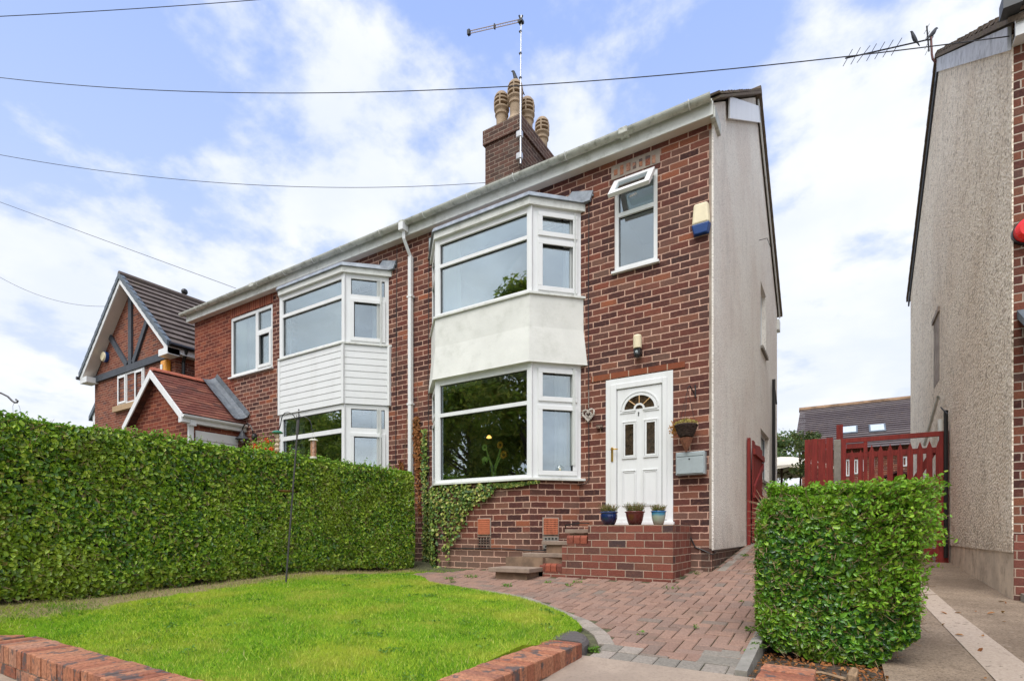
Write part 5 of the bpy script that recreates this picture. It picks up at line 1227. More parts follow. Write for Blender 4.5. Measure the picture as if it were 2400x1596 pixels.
plant_pot(-1.862, 6.25, zP, [(.05,0),(.057,.004),(.07,.05),(.080,.10),(.082,.14),(.083,.146),(.090,.150),(.091,.157),(.085,.16),(.078,.155),(.075,.13)], G_AQUA, 'small pot glazed bright blue over pale green, rightmost on the doorstep', 170, .075, .09, 3)

# ================================================================== wall fittings of house 1
t = thing('letter_box', (-1.64, 6.83, .73), 'pale grey blue metal letter box on the brick wall right of the front door', 'letter box')
m = MB(); m.box(-1.815,-1.465,YF-.12,YF-.004,.725,1.01); m.build('box', GREYBOX, t, bevel=.006)
m = MB(); m.box(-1.80,-1.48,YF-.132,YF-.1205,.74,.945); m.build('door', GREYBOX, t, bevel=.003); m = MB(); m.box(-1.80,-1.48,YF-.130,YF-.1205,.955,1.0); m.build('flap', GREYBOX, t, bevel=.003)
m = MB(); m.disc_tube((-1.645,YF-.132,.918),(0,-1,0),.009,.004,12); m.build('lock', BLACK, t)
t = thing('wall_light', (-2.33, 6.88, 2.3), 'cream cylinder wall light with a black sensor eye above the front door', 'light')
m = MB(); m.lathe([(.045,2.435),(.058,2.44),(.058,2.59),(.05,2.61),(.02,2.618),(.001,2.62)], -2.33, YF-.07, 20, .95, .9); m.build('shade', CREAMP, t, smooth=False)
m = MB(); m.box(-2.375,-2.285,YF-.10,YF-.004,2.36,2.437); m.ball((-2.33,YF-.075,2.355),.045,12,8); m.build('sensor', BLACK, t, bevel=.006); m = MB(); m.disc_tube((-2.33,YF-.10,2.385),(0,-1,0),.018,.012,12); m.build('lens', GREYBOX, t)
t = thing('alarm_box', (-1.52, 6.88, 3.72), 'cream burglar alarm box with a blue base high on the brick beside the gable corner', 'alarm')
m = MB(); m.prism([(-1.625,YF-.08),(-1.425,YF-.08),(-1.41,YF-.004),(-1.64,YF-.004)], 3.845, 4.10, [(-1.605,YF-.075),(-1.445,YF-.075),(-1.43,YF-.004),(-1.62,YF-.004)]); m.build('cover', CREAMP, t, bevel=.02)
m = MB(); m.prism([(-1.60,YF-.075),(-1.45,YF-.075),(-1.43,YF-.004),(-1.62,YF-.004)], 3.72, 3.843, [(-1.63,YF-.085),(-1.42,YF-.085),(-1.405,YF-.004),(-1.645,YF-.004)]); m.build('base', BLUEP, t, bevel=.012)
t = thing('alarm_box', (-6.05, 6.9, 3.9), 'pale blue grey alarm box half hidden at the left of the upper rendered bay', 'alarm')
m = MB(); p = PY(1016,578,YF-.04); m.box(p[0]-.07,p[0]+.07,YF-.09,YF-.004,p[2]-.10,p[2]+.14); m.build('cover', GREYBOX, t, bevel=.02)
# twig heart
t = thing('heart_decoration', (-3.05, 6.92, 1.5), 'whitewashed twig heart with a smaller heart inside, hung on the brick left of the door', 'decoration')
def heart(sc, cx, cz): 
    o = []
    for i in range(33): q = 2*math.pi*i/32; o.append((cx+sc*16*math.sin(q)**3/17, YF-.03, cz+sc*(13*math.cos(q)-5*math.cos(2*q)-2*math.cos(3*q)-math.cos(4*q))/17))
    return o
g = random.Random(4)
m = MB()
for q in range(7):
    off = [(g.uniform(-.010,.010), g.uniform(-.012,.006), g.uniform(-.010,.010)) for _ in range(33)]; off[-1] = off[0]
    m.tube([(p[0]+o_[0],p[1]+o_[1],p[2]+o_[2]) for p,o_ in zip(heart(.095,-3.05,1.655),off)], .007, 5)
m.build('outer_heart', HEARTW, t)
m = MB()
for q in range(3): m.tube([(p[0]+g.uniform(-.004,.004),p[1],p[2]+g.uniform(-.004,.004)) for p in heart(.038+q*.005,-3.05,1.65)], .007, 5)
m.build('inner_heart', HEARTW, t); m = MB(); m.tube([(-3.05,YF-.02,1.75),(-3.05,YF-.015,2.0)], .003, 4); m.build('hanger', HEARTW, t)
t = tag(MB() and (lambda m: (m.box(-2.93,-2.84,YF-.05,YF-.003,1.44,1.50), m.build('brick_ledge', BR_CHIM, loc=(-2.88,YF,1.44), bevel=.004))[1])(MB()), 'little brick coloured ledge lamp between the twig heart and the door frame', 'wall lamp')
# hanging basket
t = thing('hanging_basket', (-1.66, 6.8, 1.0), 'wall hung dark wicker cone basket of dried out yellow and orange plants', 'basket')
bx, by = -1.675, YF-.165; m = MB(); g = random.Random(9)
m.lathe([(.075,1.19),(.10,1.24),(.128,1.31),(.135,1.335),(.128,1.345)], bx, by, 24); m.build('basket', WICKER, t)
m = MB()
for q in range(9): 
    z = 1.20+q*.016; r = .08+(z-1.19)*.40; m.tube([(bx+(r+g.uniform(-.003,.006))*math.cos(a*.3),by+(r+.003)*math.sin(a*.3),z+g.uniform(-.004,.004)) for a in range(22)], .006, 5)
m.build('weave', WICKER, t)
m = MB(); m.lathe([(.012,1.03),(.03,1.06),(.06,1.13),(.078,1.175),(.07,1.18)], bx+.0, by, 14)
for q in range(5): m.tube([(bx+.08*math.cos(q*1.256),by+.08*math.sin(q*1.256),1.18),(bx+.04*math.cos(q*1.256),by+.04*math.sin(q*1.256),1.08),(bx,by,1.0)],.005,4)
m.build('cone', MESHWIRE, t)
n = 420; G = np.random.default_rng(5); a = G.uniform(0,6.28,n); r = .14*np.sqrt(G.uniform(0,1,n)); C = np.stack([bx+r*np.cos(a), by+r*np.sin(a), 1.345+G.uniform(0,.075,n)*(1.2-r/.16)],1)
V, Fc = leaves(C, np.tile([0,-.5,.8],(n,1)), .03, .8, .3, six=False); np_mesh('dry_plants', V, Fc, DRYPL, t)
n = 190; C = np.stack([bx-.15+G.normal(0,.028,n), by+G.normal(0,.03,n), 1.30+G.normal(0,.045,n)],1); V, Fc = leaves(C, np.tile([0,-1,.2],(n,1)), .024, .8, .6, six=False); np_mesh('withered_flowers', V, Fc, DRYOR, t)
m = MB(); m.tube([(-1.60,YF-.008,1.86),(-1.60,YF-.008,1.70),(-1.61,YF-.06,1.76),(-1.64,YF-.13,1.83),(-1.66,YF-.15,1.80)], .008, 6); 
for q in (-.1,.0,.1): m.tube([(-1.66,YF-.15,1.79),(bx+q,by+(.05 if q else -.1),1.35)],.0022,4)
m.build('bracket', BLACK, t)

# ================================================================== ivy
def ivy(name, label, C, N, size, mat, cat='ivy', stems=None, root_loc=None):
    t = thing(name, root_loc, label, cat); V, Fc = leaves(C, N, size, .45, .85, .12, six=True, droop=.8); np_mesh('leaves', V, Fc, mat, t)
    if stems:
        m = MB()
        for pa in stems: m.tube(pa, .004, 4)
        m.build('stem', TWIG, t)
    return t
G = np.random.default_rng(21)
# on the plinth front: density in (u along, z)
def ivy_band(n, fn, X0, X1, Z0, Z1, Y, nrm):
    x = G.uniform(X0,X1,n); z = G.uniform(Z0,Z1,n); d = fn(x,z); k = G.uniform(0,1,n) < d; x,z = x[k],z[k]; return np.stack([x, Y(x)-G.uniform(.005,.055,len(x)), z],1), np.tile(nrm,(len(x),1))
def dens(x, z):
    xr = np.interp(z, [-.62,-.45,-.2,0,.25,.45,.56,.70], [-5.20,-5.12,-4.98,-4.87,-4.72,-4.50,-4.28,-4.24]); lo = np.interp(z,[-.62,-.1,.3,.7],[.25,.5,.85,1])
    e = np.clip((xr + .07*vnoise(np.stack([x,z,0*x],1),14,2) - x)/.07, 0, 1); return e*lo*np.clip(.75+.6*vnoise(np.stack([x,z,0*x],1),8,3),.15,1)
C1, N1 = ivy_band(4300, dens, -5.45, -4.15, -.62, .72, lambda x: 6.42+0*x, [0,-1,.25])
x = G.uniform(-4.3,-3.55,420); C1b = np.stack([x, np.full(420,6.40), .70-G.uniform(0,.055,420)*np.clip((-3.5-x)/.5,.3,1)],1)
n = 1500; q = G.uniform(0,.75,n); C2 = np.stack([-5.40-q*.707-.03, 6.42+q*.707-.03, G.uniform(-.6,.72,n)],1); N2 = np.tile([-.7,-.7,.2],(n,1))
n = 900; z = G.uniform(-.6,1.75,n); C3 = np.stack([-6.02+G.normal(0,.032,n)-.02*(z>.7), np.full(n,YF-.03)-G.uniform(0,.05,n), z],1); N3 = np.tile([0,-1,.2],(n,1))
ivy('ivy', 'green and yellow variegated ivy spreading over the brick under the lower rendered bay', np.concatenate([C1,C1b,C2,C3]), np.concatenate([N1,np.tile([0,-1,.2],(420,1)),N2,N3]), .042, IVY, root_loc=(-5.2,6.4,-.6))
n = 820; z = G.uniform(.3,2.0,n); z = np.where(G.uniform(0,1,n)<.75, G.uniform(.95,1.98,n), z)
xc = -6.22+.05*vnoise(np.stack([z,z*0,z*0],1),6,1); w = np.interp(z,[.3,.9,1.3,1.85,2.0],[.04,.05,.07,.06,.02]); C = np.stack([xc+G.normal(0,1,n)*w*.7, YF-.02-G.uniform(0,.03,n), z],1)
n2 = 130; z2 = np.concatenate([G.normal(1.12,.07,80),G.uniform(.45,.95,50)]); C = np.concatenate([C, np.stack([-6.55+G.normal(0,.035,n2)-(z2-.7)*.12, np.full(n2,YF-.02), z2],1)])
ivy('dead_ivy', 'withered orange brown creeper clinging to the brick beside the white downpipe', C, np.tile([0,-1,.1],(len(C),1)), .042, IVY_DEAD,
    stems=[[(-6.25,YF-.01,2.6),(-6.22,YF-.01,2.0),(-6.2,YF-.012,1.2),(-6.25,YF-.012,-.3)], [(-6.15,YF-.01,1.45),(-5.98,YF-.012,1.1),(-5.9,YF-.012,.7)], [(-6.1,YF-.01,1.6),(-5.95,YF-.012,1.05),(-5.85,YF-.012,1.0)], [(-6.48,YF-.01,2.1),(-6.55,YF-.01,1.2)]], root_loc=(-6.2,6.9,-.5))

# ================================================================== hedges
def hedge(name, label, x0, x1, y0, y1, zb, zt, n_face, size, mat, top_mat, faces, seed, gapscale=2.2, bulge=.035, tops=6000, twn=1500, core_in=.13, sprout=None, rnd=.07):
    global G
    G = np.random.default_rng(seed); t = thing(name, ((x0+x1)/2,(y0+y1)/2,zb(x0,y0)-.1), label, 'hedge')
    Cs, Ns = [], []; T0, T1, T2 = [], [], []
    def noise_off(P): return bulge*vnoise(P, 3.0, seed) + bulge*.6*vnoise(P, 9.0, seed+1)
    for (axis, sgn, n) in faces:      # ('x',+1) face at x1 etc
        u = G.uniform(0,1,n); w = G.uniform(0,1,n)
        if axis == 'x':
            X = np.full(n, x1 if sgn>0 else x0); Y = y0+u*(y1-y0); nrm = [sgn,0,.15]
        elif axis == 'y':
            Y = np.full(n, y1 if sgn>0 else y0); X = x0+u*(x1-x0); nrm = [0,sgn,.15]
        else:
            X = x0+u*(x1-x0); Y = y0+w*(y1-y0); nrm = [0,0,1]
        zbv = np.array([zb(a,b) for a,b in zip(X,Y)])
        Z = zbv+w*(zt-zbv) if axis != 'z' else np.full(n, zt)
        # round the corners a little and cut under at the foot
        P = np.stack([X,Y,Z],1); depth = np.abs(G.normal(0,.045,n)); nv = np.array(nrm)/np.linalg.norm(nrm)
        off = noise_off(P) - depth
        if axis != 'z':
            fr = (Z-zbv)/(zt-zbv); off = off - .07*np.clip((.14-fr)/.14,0,1)**1.5 - .03*np.clip((fr-.95)/.05,0,1)
        P = P + nv*off[:,None]
        cc_ = np.array([(x0+x1)/2,(y0+y1)/2,(zt+zt-1.2)/2]); hh_ = np.array([(x1-x0)/2,(y1-y0)/2,.6]); core = np.clip(P, cc_-(hh_-rnd)+np.array([0,0,-5]), cc_+(hh_-rnd)); dv_ = P-core; ln = np.linalg.norm(dv_,axis=1); lim = rnd+.02*vnoise(P,6,seed+9)+.012; k_r = np.where(ln>lim, lim/np.maximum(ln,1e-6), 1)
        P = core + dv_*k_r[:,None]
        gap = .45*vnoise(P, gapscale*3.2, seed+3) + .75*vnoise(P, gapscale*11, seed+4)
        keep = G.uniform(0,1,n) < np.clip(1.1-np.maximum(gap-.30,0)*1.5, .2, 1)
        if axis != 'z':
            fr = (Z-zbv)/(zt-zbv); edge_n = .035+.045*vnoise(P,4,seed+5)+.03*vnoise(P,13,seed+6); keep &= (fr > edge_n)
        P = P[keep]; Cs.append(P); Ns.append(np.tile(nrm,(len(P),1)))
        m_ = int(twn*n/sum(f[2] for f in faces)); idx = G.integers(0,len(P),m_); b = P[idx]-nv*.03; d = nv*.35+G.normal(0,.8,(m_,3)); T0.append(b); T1.append(d)
    C = np.concatenate(Cs); N = np.concatenate(Ns); V, Fc = leaves(C, N, size, .85, .56, .3, .6)
    np_mesh('foliage', V, Fc, mat, t)
    # young sprigs standing out of the top and edges
    spr = []; n = tops
    L = []
    xs = G.uniform(x0,x1,n//9); ys_ = G.uniform(y0,y1,n//9)
    for (axis,sgn,_) in faces:
        if axis == 'x': k = n//14; xs = np.concatenate([xs, (x1 if sgn>0 else x0)-sgn*np.abs(G.normal(0,.04,k))]); ys_ = np.concatenate([ys_, G.uniform(y0,y1,k)])
        if axis == 'y': k = n//14; ys_ = np.concatenate([ys_, (y1 if sgn>0 else y0)-sgn*np.abs(G.normal(0,.04,k))]); xs = np.concatenate([xs, G.uniform(x0,x1,k)])
    xs = np.clip(xs, x0+rnd*.75, x1-rnd*.75); ys_ = np.clip(ys_, y0+rnd*.75, y1-rnd*.75)
    hh = .05*np.abs(G.normal(0,1,len(xs)))*(.6+.6*np.clip(vnoise(np.stack([xs,ys_,xs*0],1),3,seed+7),-.8,1)); CC, NN = [], []
    base = np.stack([xs,ys_,np.full(len(xs),zt)],1)+0; base[:,2] += noise_off(base)*.6; D = np.stack([G.normal(0,.3,len(xs)),G.normal(0,.3,len(xs)),np.ones(len(xs))],1)
    for q in range(6):
        CC.append(base+D*(hh*q/5)[:,None]+G.normal(0,.008,(len(xs),3))); NN.append(np.stack([G.normal(0,.6,len(xs)),G.normal(0,.6,len(xs)),np.full(len(xs),.8)],1))
    twb, twd, twl = [base], [D], [hh]
    if sprout is not None:
        sb, sd_, sl_ = sprout(G); 
        for q in range(9): CC.append(sb+sd_*(sl_*(q+.5)/9)[:,None]+G.normal(0,.008,(len(sb),3))); NN.append(G.normal(0,1,(len(sb),3)))
        twb.append(sb); twd.append(sd_); twl.append(sl_)
    V, Fc = leaves(np.concatenate(CC), np.concatenate(NN), size*.82, .5, .5, .3, .35); np_mesh('new_growth', V, Fc, top_mat, t)
    b = np.concatenate(T0+twb); d = np.concatenate(T1+twd); l = np.concatenate([G.uniform(.05,.14,sum(len(a) for a in T0))]+twl); V, Fc = twigs_np(b, d, l, np.full(len(b),.0030)); np_mesh('twigs', V, Fc, TWIG, t)
    c = core_in; m = MB(); m.prism([(x0+c,y0+c),(x1-c,y0+c),(x1-c,y1-c),(x0+c,y1-c)], lambda x,y: zb(x,y)+.05, zt-c*.8); m.build('dark_core', COREM, t)  # solid dark box added for the twiggy inside, stops light leaking through
    m = MB(); gg = random.Random(seed); k = int((y1-y0)/.35)+2
    for i in range(k):
        yy_ = y0+.12+(y1-y0-.24)*i/(k-1); xx = (x0+x1)/2+gg.uniform(-.08,.08)
        for q in range(3): m.tube([(xx+gg.uniform(-.05,.05),yy_+gg.uniform(-.05,.05),zb(xx,yy_)-.08),(xx+gg.uniform(-.08,.08),yy_+gg.uniform(-.08,.08),zb(xx,yy_)+.2),(xx+gg.uniform(-.2,.2),yy_+gg.uniform(-.15,.15),zb(xx,yy_)+.55)], [.016,.012,.008], 6)
    m.build('trunk', TWIG, t)
    return t
HZ = lambda x, y: zlawn(-5.75, y)-.035
hedge('hedge', 'long clipped green privet hedge along the left side of the lawn', -6.85, -5.75, .6, 6.35, HZ, .93, 0, .038, HEDGE_L, HEDGE_TOP,
      [('x',1,95000),('z',1,15000),('y',1,5000),('x',-1,5000)], 31, tops=10000, twn=9000)
def spr(G):
    n = 1050; z = G.uniform(-.5,.27,n); z = np.where(G.uniform(0,1,n)<.55, G.uniform(-.1,.28,n), z)
    b = np.stack([.375+G.uniform(-.10,.02,n)+.05*(z>-.1), G.uniform(4.08,4.9,n), z],1)
    k = G.uniform(0,1,n)<.3; b[k,0] = G.uniform(-.2,.4,k.sum()); b[k,2] = .27; b[k,1] = G.uniform(4.05,4.8,k.sum())
    k2 = (~k) & (G.uniform(0,1,n)<.38); b[k2,0] = G.uniform(.10,.38,k2.sum()); b[k2,1] = 4.05
    d = np.stack([G.uniform(.4,1.1,n), G.normal(0,.4,n)-.15-.5*k2, G.uniform(.1,.8,n)],1); d[k,0] = G.normal(0,.3,k.sum()); d[k,2] = 1; d /= np.linalg.norm(d,axis=1)[:,None]
    return b, d, G.uniform(.04,.16,n)*np.where(k,.5,1)*np.where(z<-.25,.7,1)
HZ2 = lambda x, y: float(np.interp(x,[-.54,-.4,-.1,.15,.3,.4],[-.72,-.83,-.89,-.88,-.78,-.66]))
hedge('square_hedge', 'square clipped block of bright green hedge right of the block paving', -.53, .39, 4.05, 5.0, HZ2, .255, 0, .036, HEDGE_R, HEDGE_TOP,
      [('y',-1,23000),('x',-1,9000),('x',1,10000),('z',1,7500),('y',1,1500)], 57, tops=9000, twn=5200, gapscale=3.0, bulge=.035, sprout=spr, rnd=.13)
m = MB(); m.tube([(.03,3.62,-.93),(.035,3.63,-.82),(.05,3.66,-.785)],[.03,.026,.02],8); m.tube([(.03,3.64,-.85),(-.12,3.72,-.842),(-.25,3.70,-.857)],[.012,.009,.004],6); tag(m.build('hedge_stump', TWIG, loc=(0,3.6,-.9)), 'small sawn woody stump in the soil in front of the square hedge', 'stump')
G = np.random.default_rng(77); n = 700; x = G.uniform(-.48,.22,n); y = G.uniform(3.05,4.2,n); C = np.stack([x,y,np.interp(y,[3,4.5],[-.862,-.872])+.012+G.uniform(0,.012,n)],1)
V, Fc = leaves(C, np.tile([0,0,1],(n,1)), .032, .45, .5, six=False); o = np_mesh('fallen_leaves', V, Fc, IVY_DEAD, loc=(0,3.7,-.9)); tag(o, 'brown fallen leaves on the soil below the square hedge', 'leaves', kind='stuff')
n = 46; x = G.uniform(.5,1.6,n); y = G.uniform(2.2,7,n); C = np.stack([x,y,np.array([ (zneigh(q) if q>=3.3 else zpave(0,q))+.012 for q in y])],1); V, Fc = leaves(C, np.tile([0,0,1],(n,1)), .045, .3, .5); o = np_mesh('drive_litter', V, Fc, IVY_DEAD, loc=(1,4,-.8)); tag(o, 'a few dead leaves scattered on the right hand concrete drive', 'leaves', kind='stuff')
# ================================================================== bird feeding station
zp = 5.9; pb = Vector(PD(668,1371,zp)); pt = Vector(PD(699,985,zp+.05)); 
t = thing('feeder_pole', tuple(pb), 'leaning dark metal bird feeder pole with two curled arms in front of the long hedge', 'feeder pole')
m = MB(); m.tube([pb-Vector((0,0,.12)), pb.lerp(pt,.5)+Vector((.004,0,0)), pt], [.011,.010,.009], 8); dirp = (pt-pb).normalized(); m.tube([pt-dirp*.16, pt+dirp*.005], .0155, 8); m.build('pole', POLEM, t)
Rv = Vector((c_, s_, 0))
def arm(side, pts): 
    m = MB(); q = [pt+Rv*a+Vector((0,0,b)) for a,b in pts]; m.tube(q, .0052, 6); m.build('hook', BLACK, t)
k_ = zp/F
def rel(u,v): return ((u-699)*k_, (985-v)*k_)
arm(-1, [rel(694,985),rel(690,976),rel(684,969),rel(675,966),rel(667,968),rel(661,975),rel(658,990),rel(655,1004),rel(650,1010)])
arm(1, [rel(700,985),rel(705,979),rel(712,976),rel(720,979),rel(727,987),rel(730,996),rel(731,1008),rel(734,1011),rel(738,1006)])
m = MB(); m.tube([pt+Rv*.0+Vector((0,0,0)), pt+Vector((.01,0,.06)), pt+Vector((.01,0,.10))], [.006,.005,.006], 6); m.ball(pt+Vector((.01,0,.115)), .009, 8, 6)
for sx in (-1,1): m.tube([pt+Vector((0,0,.02)), pt+Rv*sx*.02+Vector((0,0,.045)), pt+Rv*sx*.014+Vector((0,0,.06))], .004, 5)
m.build('finial', BLACK, t)
pm = pb.lerp(pt,.565); m = MB(); m.lathe([(.002,pm.z-.008),(.06,pm.z-.004),(.085,pm.z+.012),(.08,pm.z+.014),(.002,pm.z+.0)], pm.x-Rv.x*.085, pm.y-Rv.y*.085, 20, cap=False); m.build('tray', plain('copper_tray',(.26,.11,.06),.5,.3,20,metal=.3), t)
# fat ball feeder
c0 = Vector(PD(650,1012,zp)); t = thing('fat_ball_feeder', tuple(c0), 'wire bird feeder stacked with suet balls under a green dome cap', 'bird feeder')
m = MB(); m.lathe([(.058,c0.z-.012),(.056,c0.z-.004),(.04,c0.z+.008),(.015,c0.z+.014),(.001,c0.z+.015)], c0.x, c0.y, 20); m.lathe([(.0585,c0.z-.014),(.0585,c0.z-.011)], c0.x,c0.y,20); m.build('cap', GREENP, t)
for q in range(4):
    m = MB(); m.ball((c0.x+random.uniform(-.006,.006), c0.y, c0.z-.045-q*.0505), .0275, 14, 10, jit=.03); m.build('suet_ball', FATBALL, t)
m = MB(); 
for q in range(6): a = q*1.047; m.tube([(c0.x+.031*math.cos(a),c0.y+.031*math.sin(a),c0.z-.01),(c0.x+.031*math.cos(a),c0.y+.031*math.sin(a),c0.z-.225)],.0013,4)
m.tube([(c0.x,c0.y-.01,c0.z+.012),(c0.x-.01,c0.y,c0.z+.06),(c0.x+.01,c0.y,c0.z+.075),(c0.x+.03,c0.y,c0.z+.05)],.0013,4); m.build('wire_cage', BLACK, t)
c0 = Vector(PD(734.5,1031,zp)); t = thing('seed_feeder', tuple(c0), 'tubular seed bird feeder with a pale domed lid hanging from the right arm', 'bird feeder')
m = MB(); m.lathe([(.031,c0.z-.185),(.031,c0.z-.01)], c0.x, c0.y, 18); m.build('seed', SEED, t); m = MB(); m.lathe([(.033,c0.z-.185),(.033,c0.z-.008)], c0.x, c0.y, 18, cap=False); m.build('tube', CLEAR, t)
lid = plain('pale_metal',(.6,.58,.48),.5,.1,20); m = MB(); m.lathe([(.05,c0.z-.01),(.05,c0.z-.003),(.035,c0.z+.008),(.001,c0.z+.012)], c0.x, c0.y, 18); m.build('lid', lid, t); m = MB(); m.lathe([(.034,c0.z-.185),(.038,c0.z-.19),(.038,c0.z-.205),(.01,c0.z-.207)], c0.x, c0.y, 18); m.build('base', lid, t)
m = MB(); m.tube([(c0.x-.025,c0.y,c0.z),(c0.x-.02,c0.y,c0.z+.055),(c0.x,c0.y,c0.z+.085),(c0.x+.02,c0.y,c0.z+.055),(c0.x+.025,c0.y,c0.z)],.0018,5); m.build('handle', lid, t)
# crook at the left edge beyond the hedge
zc = 7.4; t = thing('shepherds_crook', PD(-40,1400,zc), 'dark green shepherds crook rising behind the hedge at the left edge of the photo', 'garden hook')
m = MB(); P_ = lambda u,v: PD(u,v,zc); m.tube([P_(-60,1500),P_(-60,960),P_(-48,930),P_(-28,920),P_(2,921),P_(18,929),P_(28,939),P_(34,943.5),P_(40,943),P_(42,940),P_(37,936)], .012, 8); m.build('hook', POLEM, t)
m = MB(); m.tube([P_(33,944),P_(30,952),P_(32,990)],.0025,4); m.tube([P_(44,949),P_(47,958),P_(49,990)],.0025,4); m.build('wire', POLEM, t)
# lantern and flower basket on house 2
t = thing('wall_lantern', (-10.9, 6.9, 1.7), 'black lantern on a curved arm beside the porch roof of the left house', 'light')
m = MB(); q = lambda u,v,Y=YF-.12: PY(u,v,Y); m.tube([q(594,1020,YF-.02),q(592,1008),q(587,997),q(580,992),q(573,995),q(569,1003),q(568,1009)], .012, 6); a = q(597,1024,YF-.02); m.ball(a,.07,10,8,1.2); m.build('bracket', BLACK, t)
a = q(568,1010); m = MB(); m.lathe([(.03,a[2]),(.045,a[2]-.04),(.075,a[2]-.11),(.14,a[2]-.17),(.15,a[2]-.18),(.13,a[2]-.19)], a[0], a[1], 16); m.build('hood', plain('dark_metal_hood',(.06,.065,.075),.4), t); m = MB(); m.lathe([(.10,a[2]-.19),(.10,a[2]-.24),(.07,a[2]-.31),(.02,a[2]-.34)], a[0], a[1], 14); m.build('glass', CLEAR, t)
t = thing('flower_basket', (-10.25, 6.75, 1.2), 'basket of red flowers and lime leaves on the brick wall just above the hedge', 'flower basket')
n = 700; G = np.random.default_rng(8); a = PY(612,1062,6.72); C = np.stack([a[0]+G.normal(0,.33,n)*.8, a[1]+G.normal(0,.1,n), a[2]+.08+G.normal(0,.10,n)],1); V, Fc = leaves(C, np.tile([0,-1,.4],(n,1)), .05, .8, .6, six=False); np_mesh('leaves', V, Fc, HEDGE_TOP, t)
cc = []
for (u,v,k) in ((597,1047,60),(603,1050,60),(626,1034,35),(636,1054,50),(620,1053,40),(645,1058,30)):
    p = PY(u,v,6.62); cc.append(np.array(p)+G.normal(0,.028,(k,3)))
C = np.concatenate(cc); V, Fc = leaves(C, np.tile([0,-1,.3],(len(C),1)), .035, .8, .8, six=False); np_mesh('petals', V, Fc, FLOWR, t)
m = MB(); m.lathe([(.05,a[2]-.25),(.16,a[2]-.1),(.2,a[2]-.02)], a[0], a[1], 14); m.build('basket', WICKER, t)
# alarm boxes of the detached house, its yellow ornament
t = thing('alarm_box', (-19.9,7.6,5.3), 'round cream and navy alarm disc low in the left slope of the timbered gable', 'alarm'); p = PY(245,836,7.6); m = MB(); m.tube([(p[0],7.66,p[2]),(p[0],7.58,p[2])],.17,16); m.build('rim', BLUEP, t); m = MB(); m.tube([(p[0]-.02,7.578,p[2]),(p[0]-.02,7.54,p[2])],[.16,.13],16); m.build('cover', CREAMP, t)
t = thing('alarm_box', (-16.1,7.6,4.5), 'bright orange alarm box on the modern house just above the porch ridge', 'alarm'); p = PY(387,859,7.58); m = MB(); m.prism([(p[0]-.16,7.52),(p[0]+.14,7.52),(p[0]+.17,7.66),(p[0]-.17,7.66)],p[2]-.17,p[2]+.17); m.build('cover', ORANGEP, t, bevel=.04); m = MB(); m.box(p[0]-.12,p[0]+.0,7.505,7.512,p[2]-.09,p[2]+.05); m.build('badge', PVC, t)
m = MB(); p = PY(311,930,7.78); m.lathe([(.11,p[2]-.12),(.13,p[2]+.08),(.1,p[2]+.1)],p[0],7.82,12); tag(m.build('window_ornament', plain('yellow_glaze',(.75,.5,.02),.4), loc=(p[0],7.82,p[2])), 'yellow pot standing inside the leaded window of the far left house', 'pot')
t = thing('alarm_bell', (1.7,7.1,3.9), 'round red alarm bell cut by the right edge of the photo', 'alarm'); p = PY(2415,534,7.1); m = MB(); m.tube([(p[0],YN,p[2]),(p[0],YN-.05,p[2])],.125,24); m.build('rim', BLACK, t); m = MB(); m.tube([(p[0],YN-.051,p[2]),(p[0],YN-.10,p[2]),(p[0],YN-.13,p[2])],[.115,.11,.08],24); m.build('dome', REDP, t, smooth=False)

# ================================================================== aerials, birds
ax, ay = -5.66, 9.42
t = thing('chimney_aerial', (ax,ay,7.5), 'tall television mast with a long flat ladder boom strapped to the chimney', 'aerial')
m = MB(); m.tube([(ax,ay,7.58),(ax,ay,9.2)], .02, 8); m.tube([(ax,ay,9.2),(ax+.015,ay,10.62)], .012, 8); m.build('mast', STEEL, t)
m = MB(); tip = Vector((ax+.01,ay,10.52)); e = Vector(PD(1099,77,11.25)); d = (e-tip)
for dz in (-.028,.028): m.tube([tip+Vector((0,0,dz)), e+Vector((0,0,dz))], .008, 5)
for q in range(22): p = tip+d*(q+.5)/22; m.tube([p+Vector((0,0,-.028)),p+Vector((0,0,.028))], .004, 4)
m.build('boom', plain('brown_boom',(.30,.22,.17),.6), t)
m = MB(); m.box(e.x-.03,e.x+.03,e.y-.03,e.y+.03,e.z-.05,e.z+.05); m.build('boom_end', BLACK, t); m = MB(); m.box(tip.x-.05,tip.x+.045,ay-.05,ay+.05,tip.z-.05,tip.z+.0); m.build('boom_end', BLACK, t); m = MB(); p = tip+d*.5; m.box(p.x-.012,p.x+.012,p.y-.02,p.y+.02,p.z-.05,p.z+.05); m.tube([tip+Rv*.03+Vector((0,0,.10)),tip+Vector((0,0,.02)),tip+Rv*.04+Vector((0,0,-.07))],.018,6); m.tube([tip-Rv*.04+Vector((0,0,.10)),tip+Vector((0,0,.0))],.018,6)
m.build('boom_clamp', BLACK, t)
for z in (9.35,9.85,10.3): m = MB(); m.box(ax-.03,ax+.02,ay-.02,ay+.02,z-.012,z+.012); m.build('cable_tie', BLACK, t)
for z in (7.75,8.2): m = MB(); m.box(ax-.10,ax+.03,ay-.03,ay+.06,z-.07,z+.07); m.build('lashing_bracket', STEEL, t, bevel=.02)
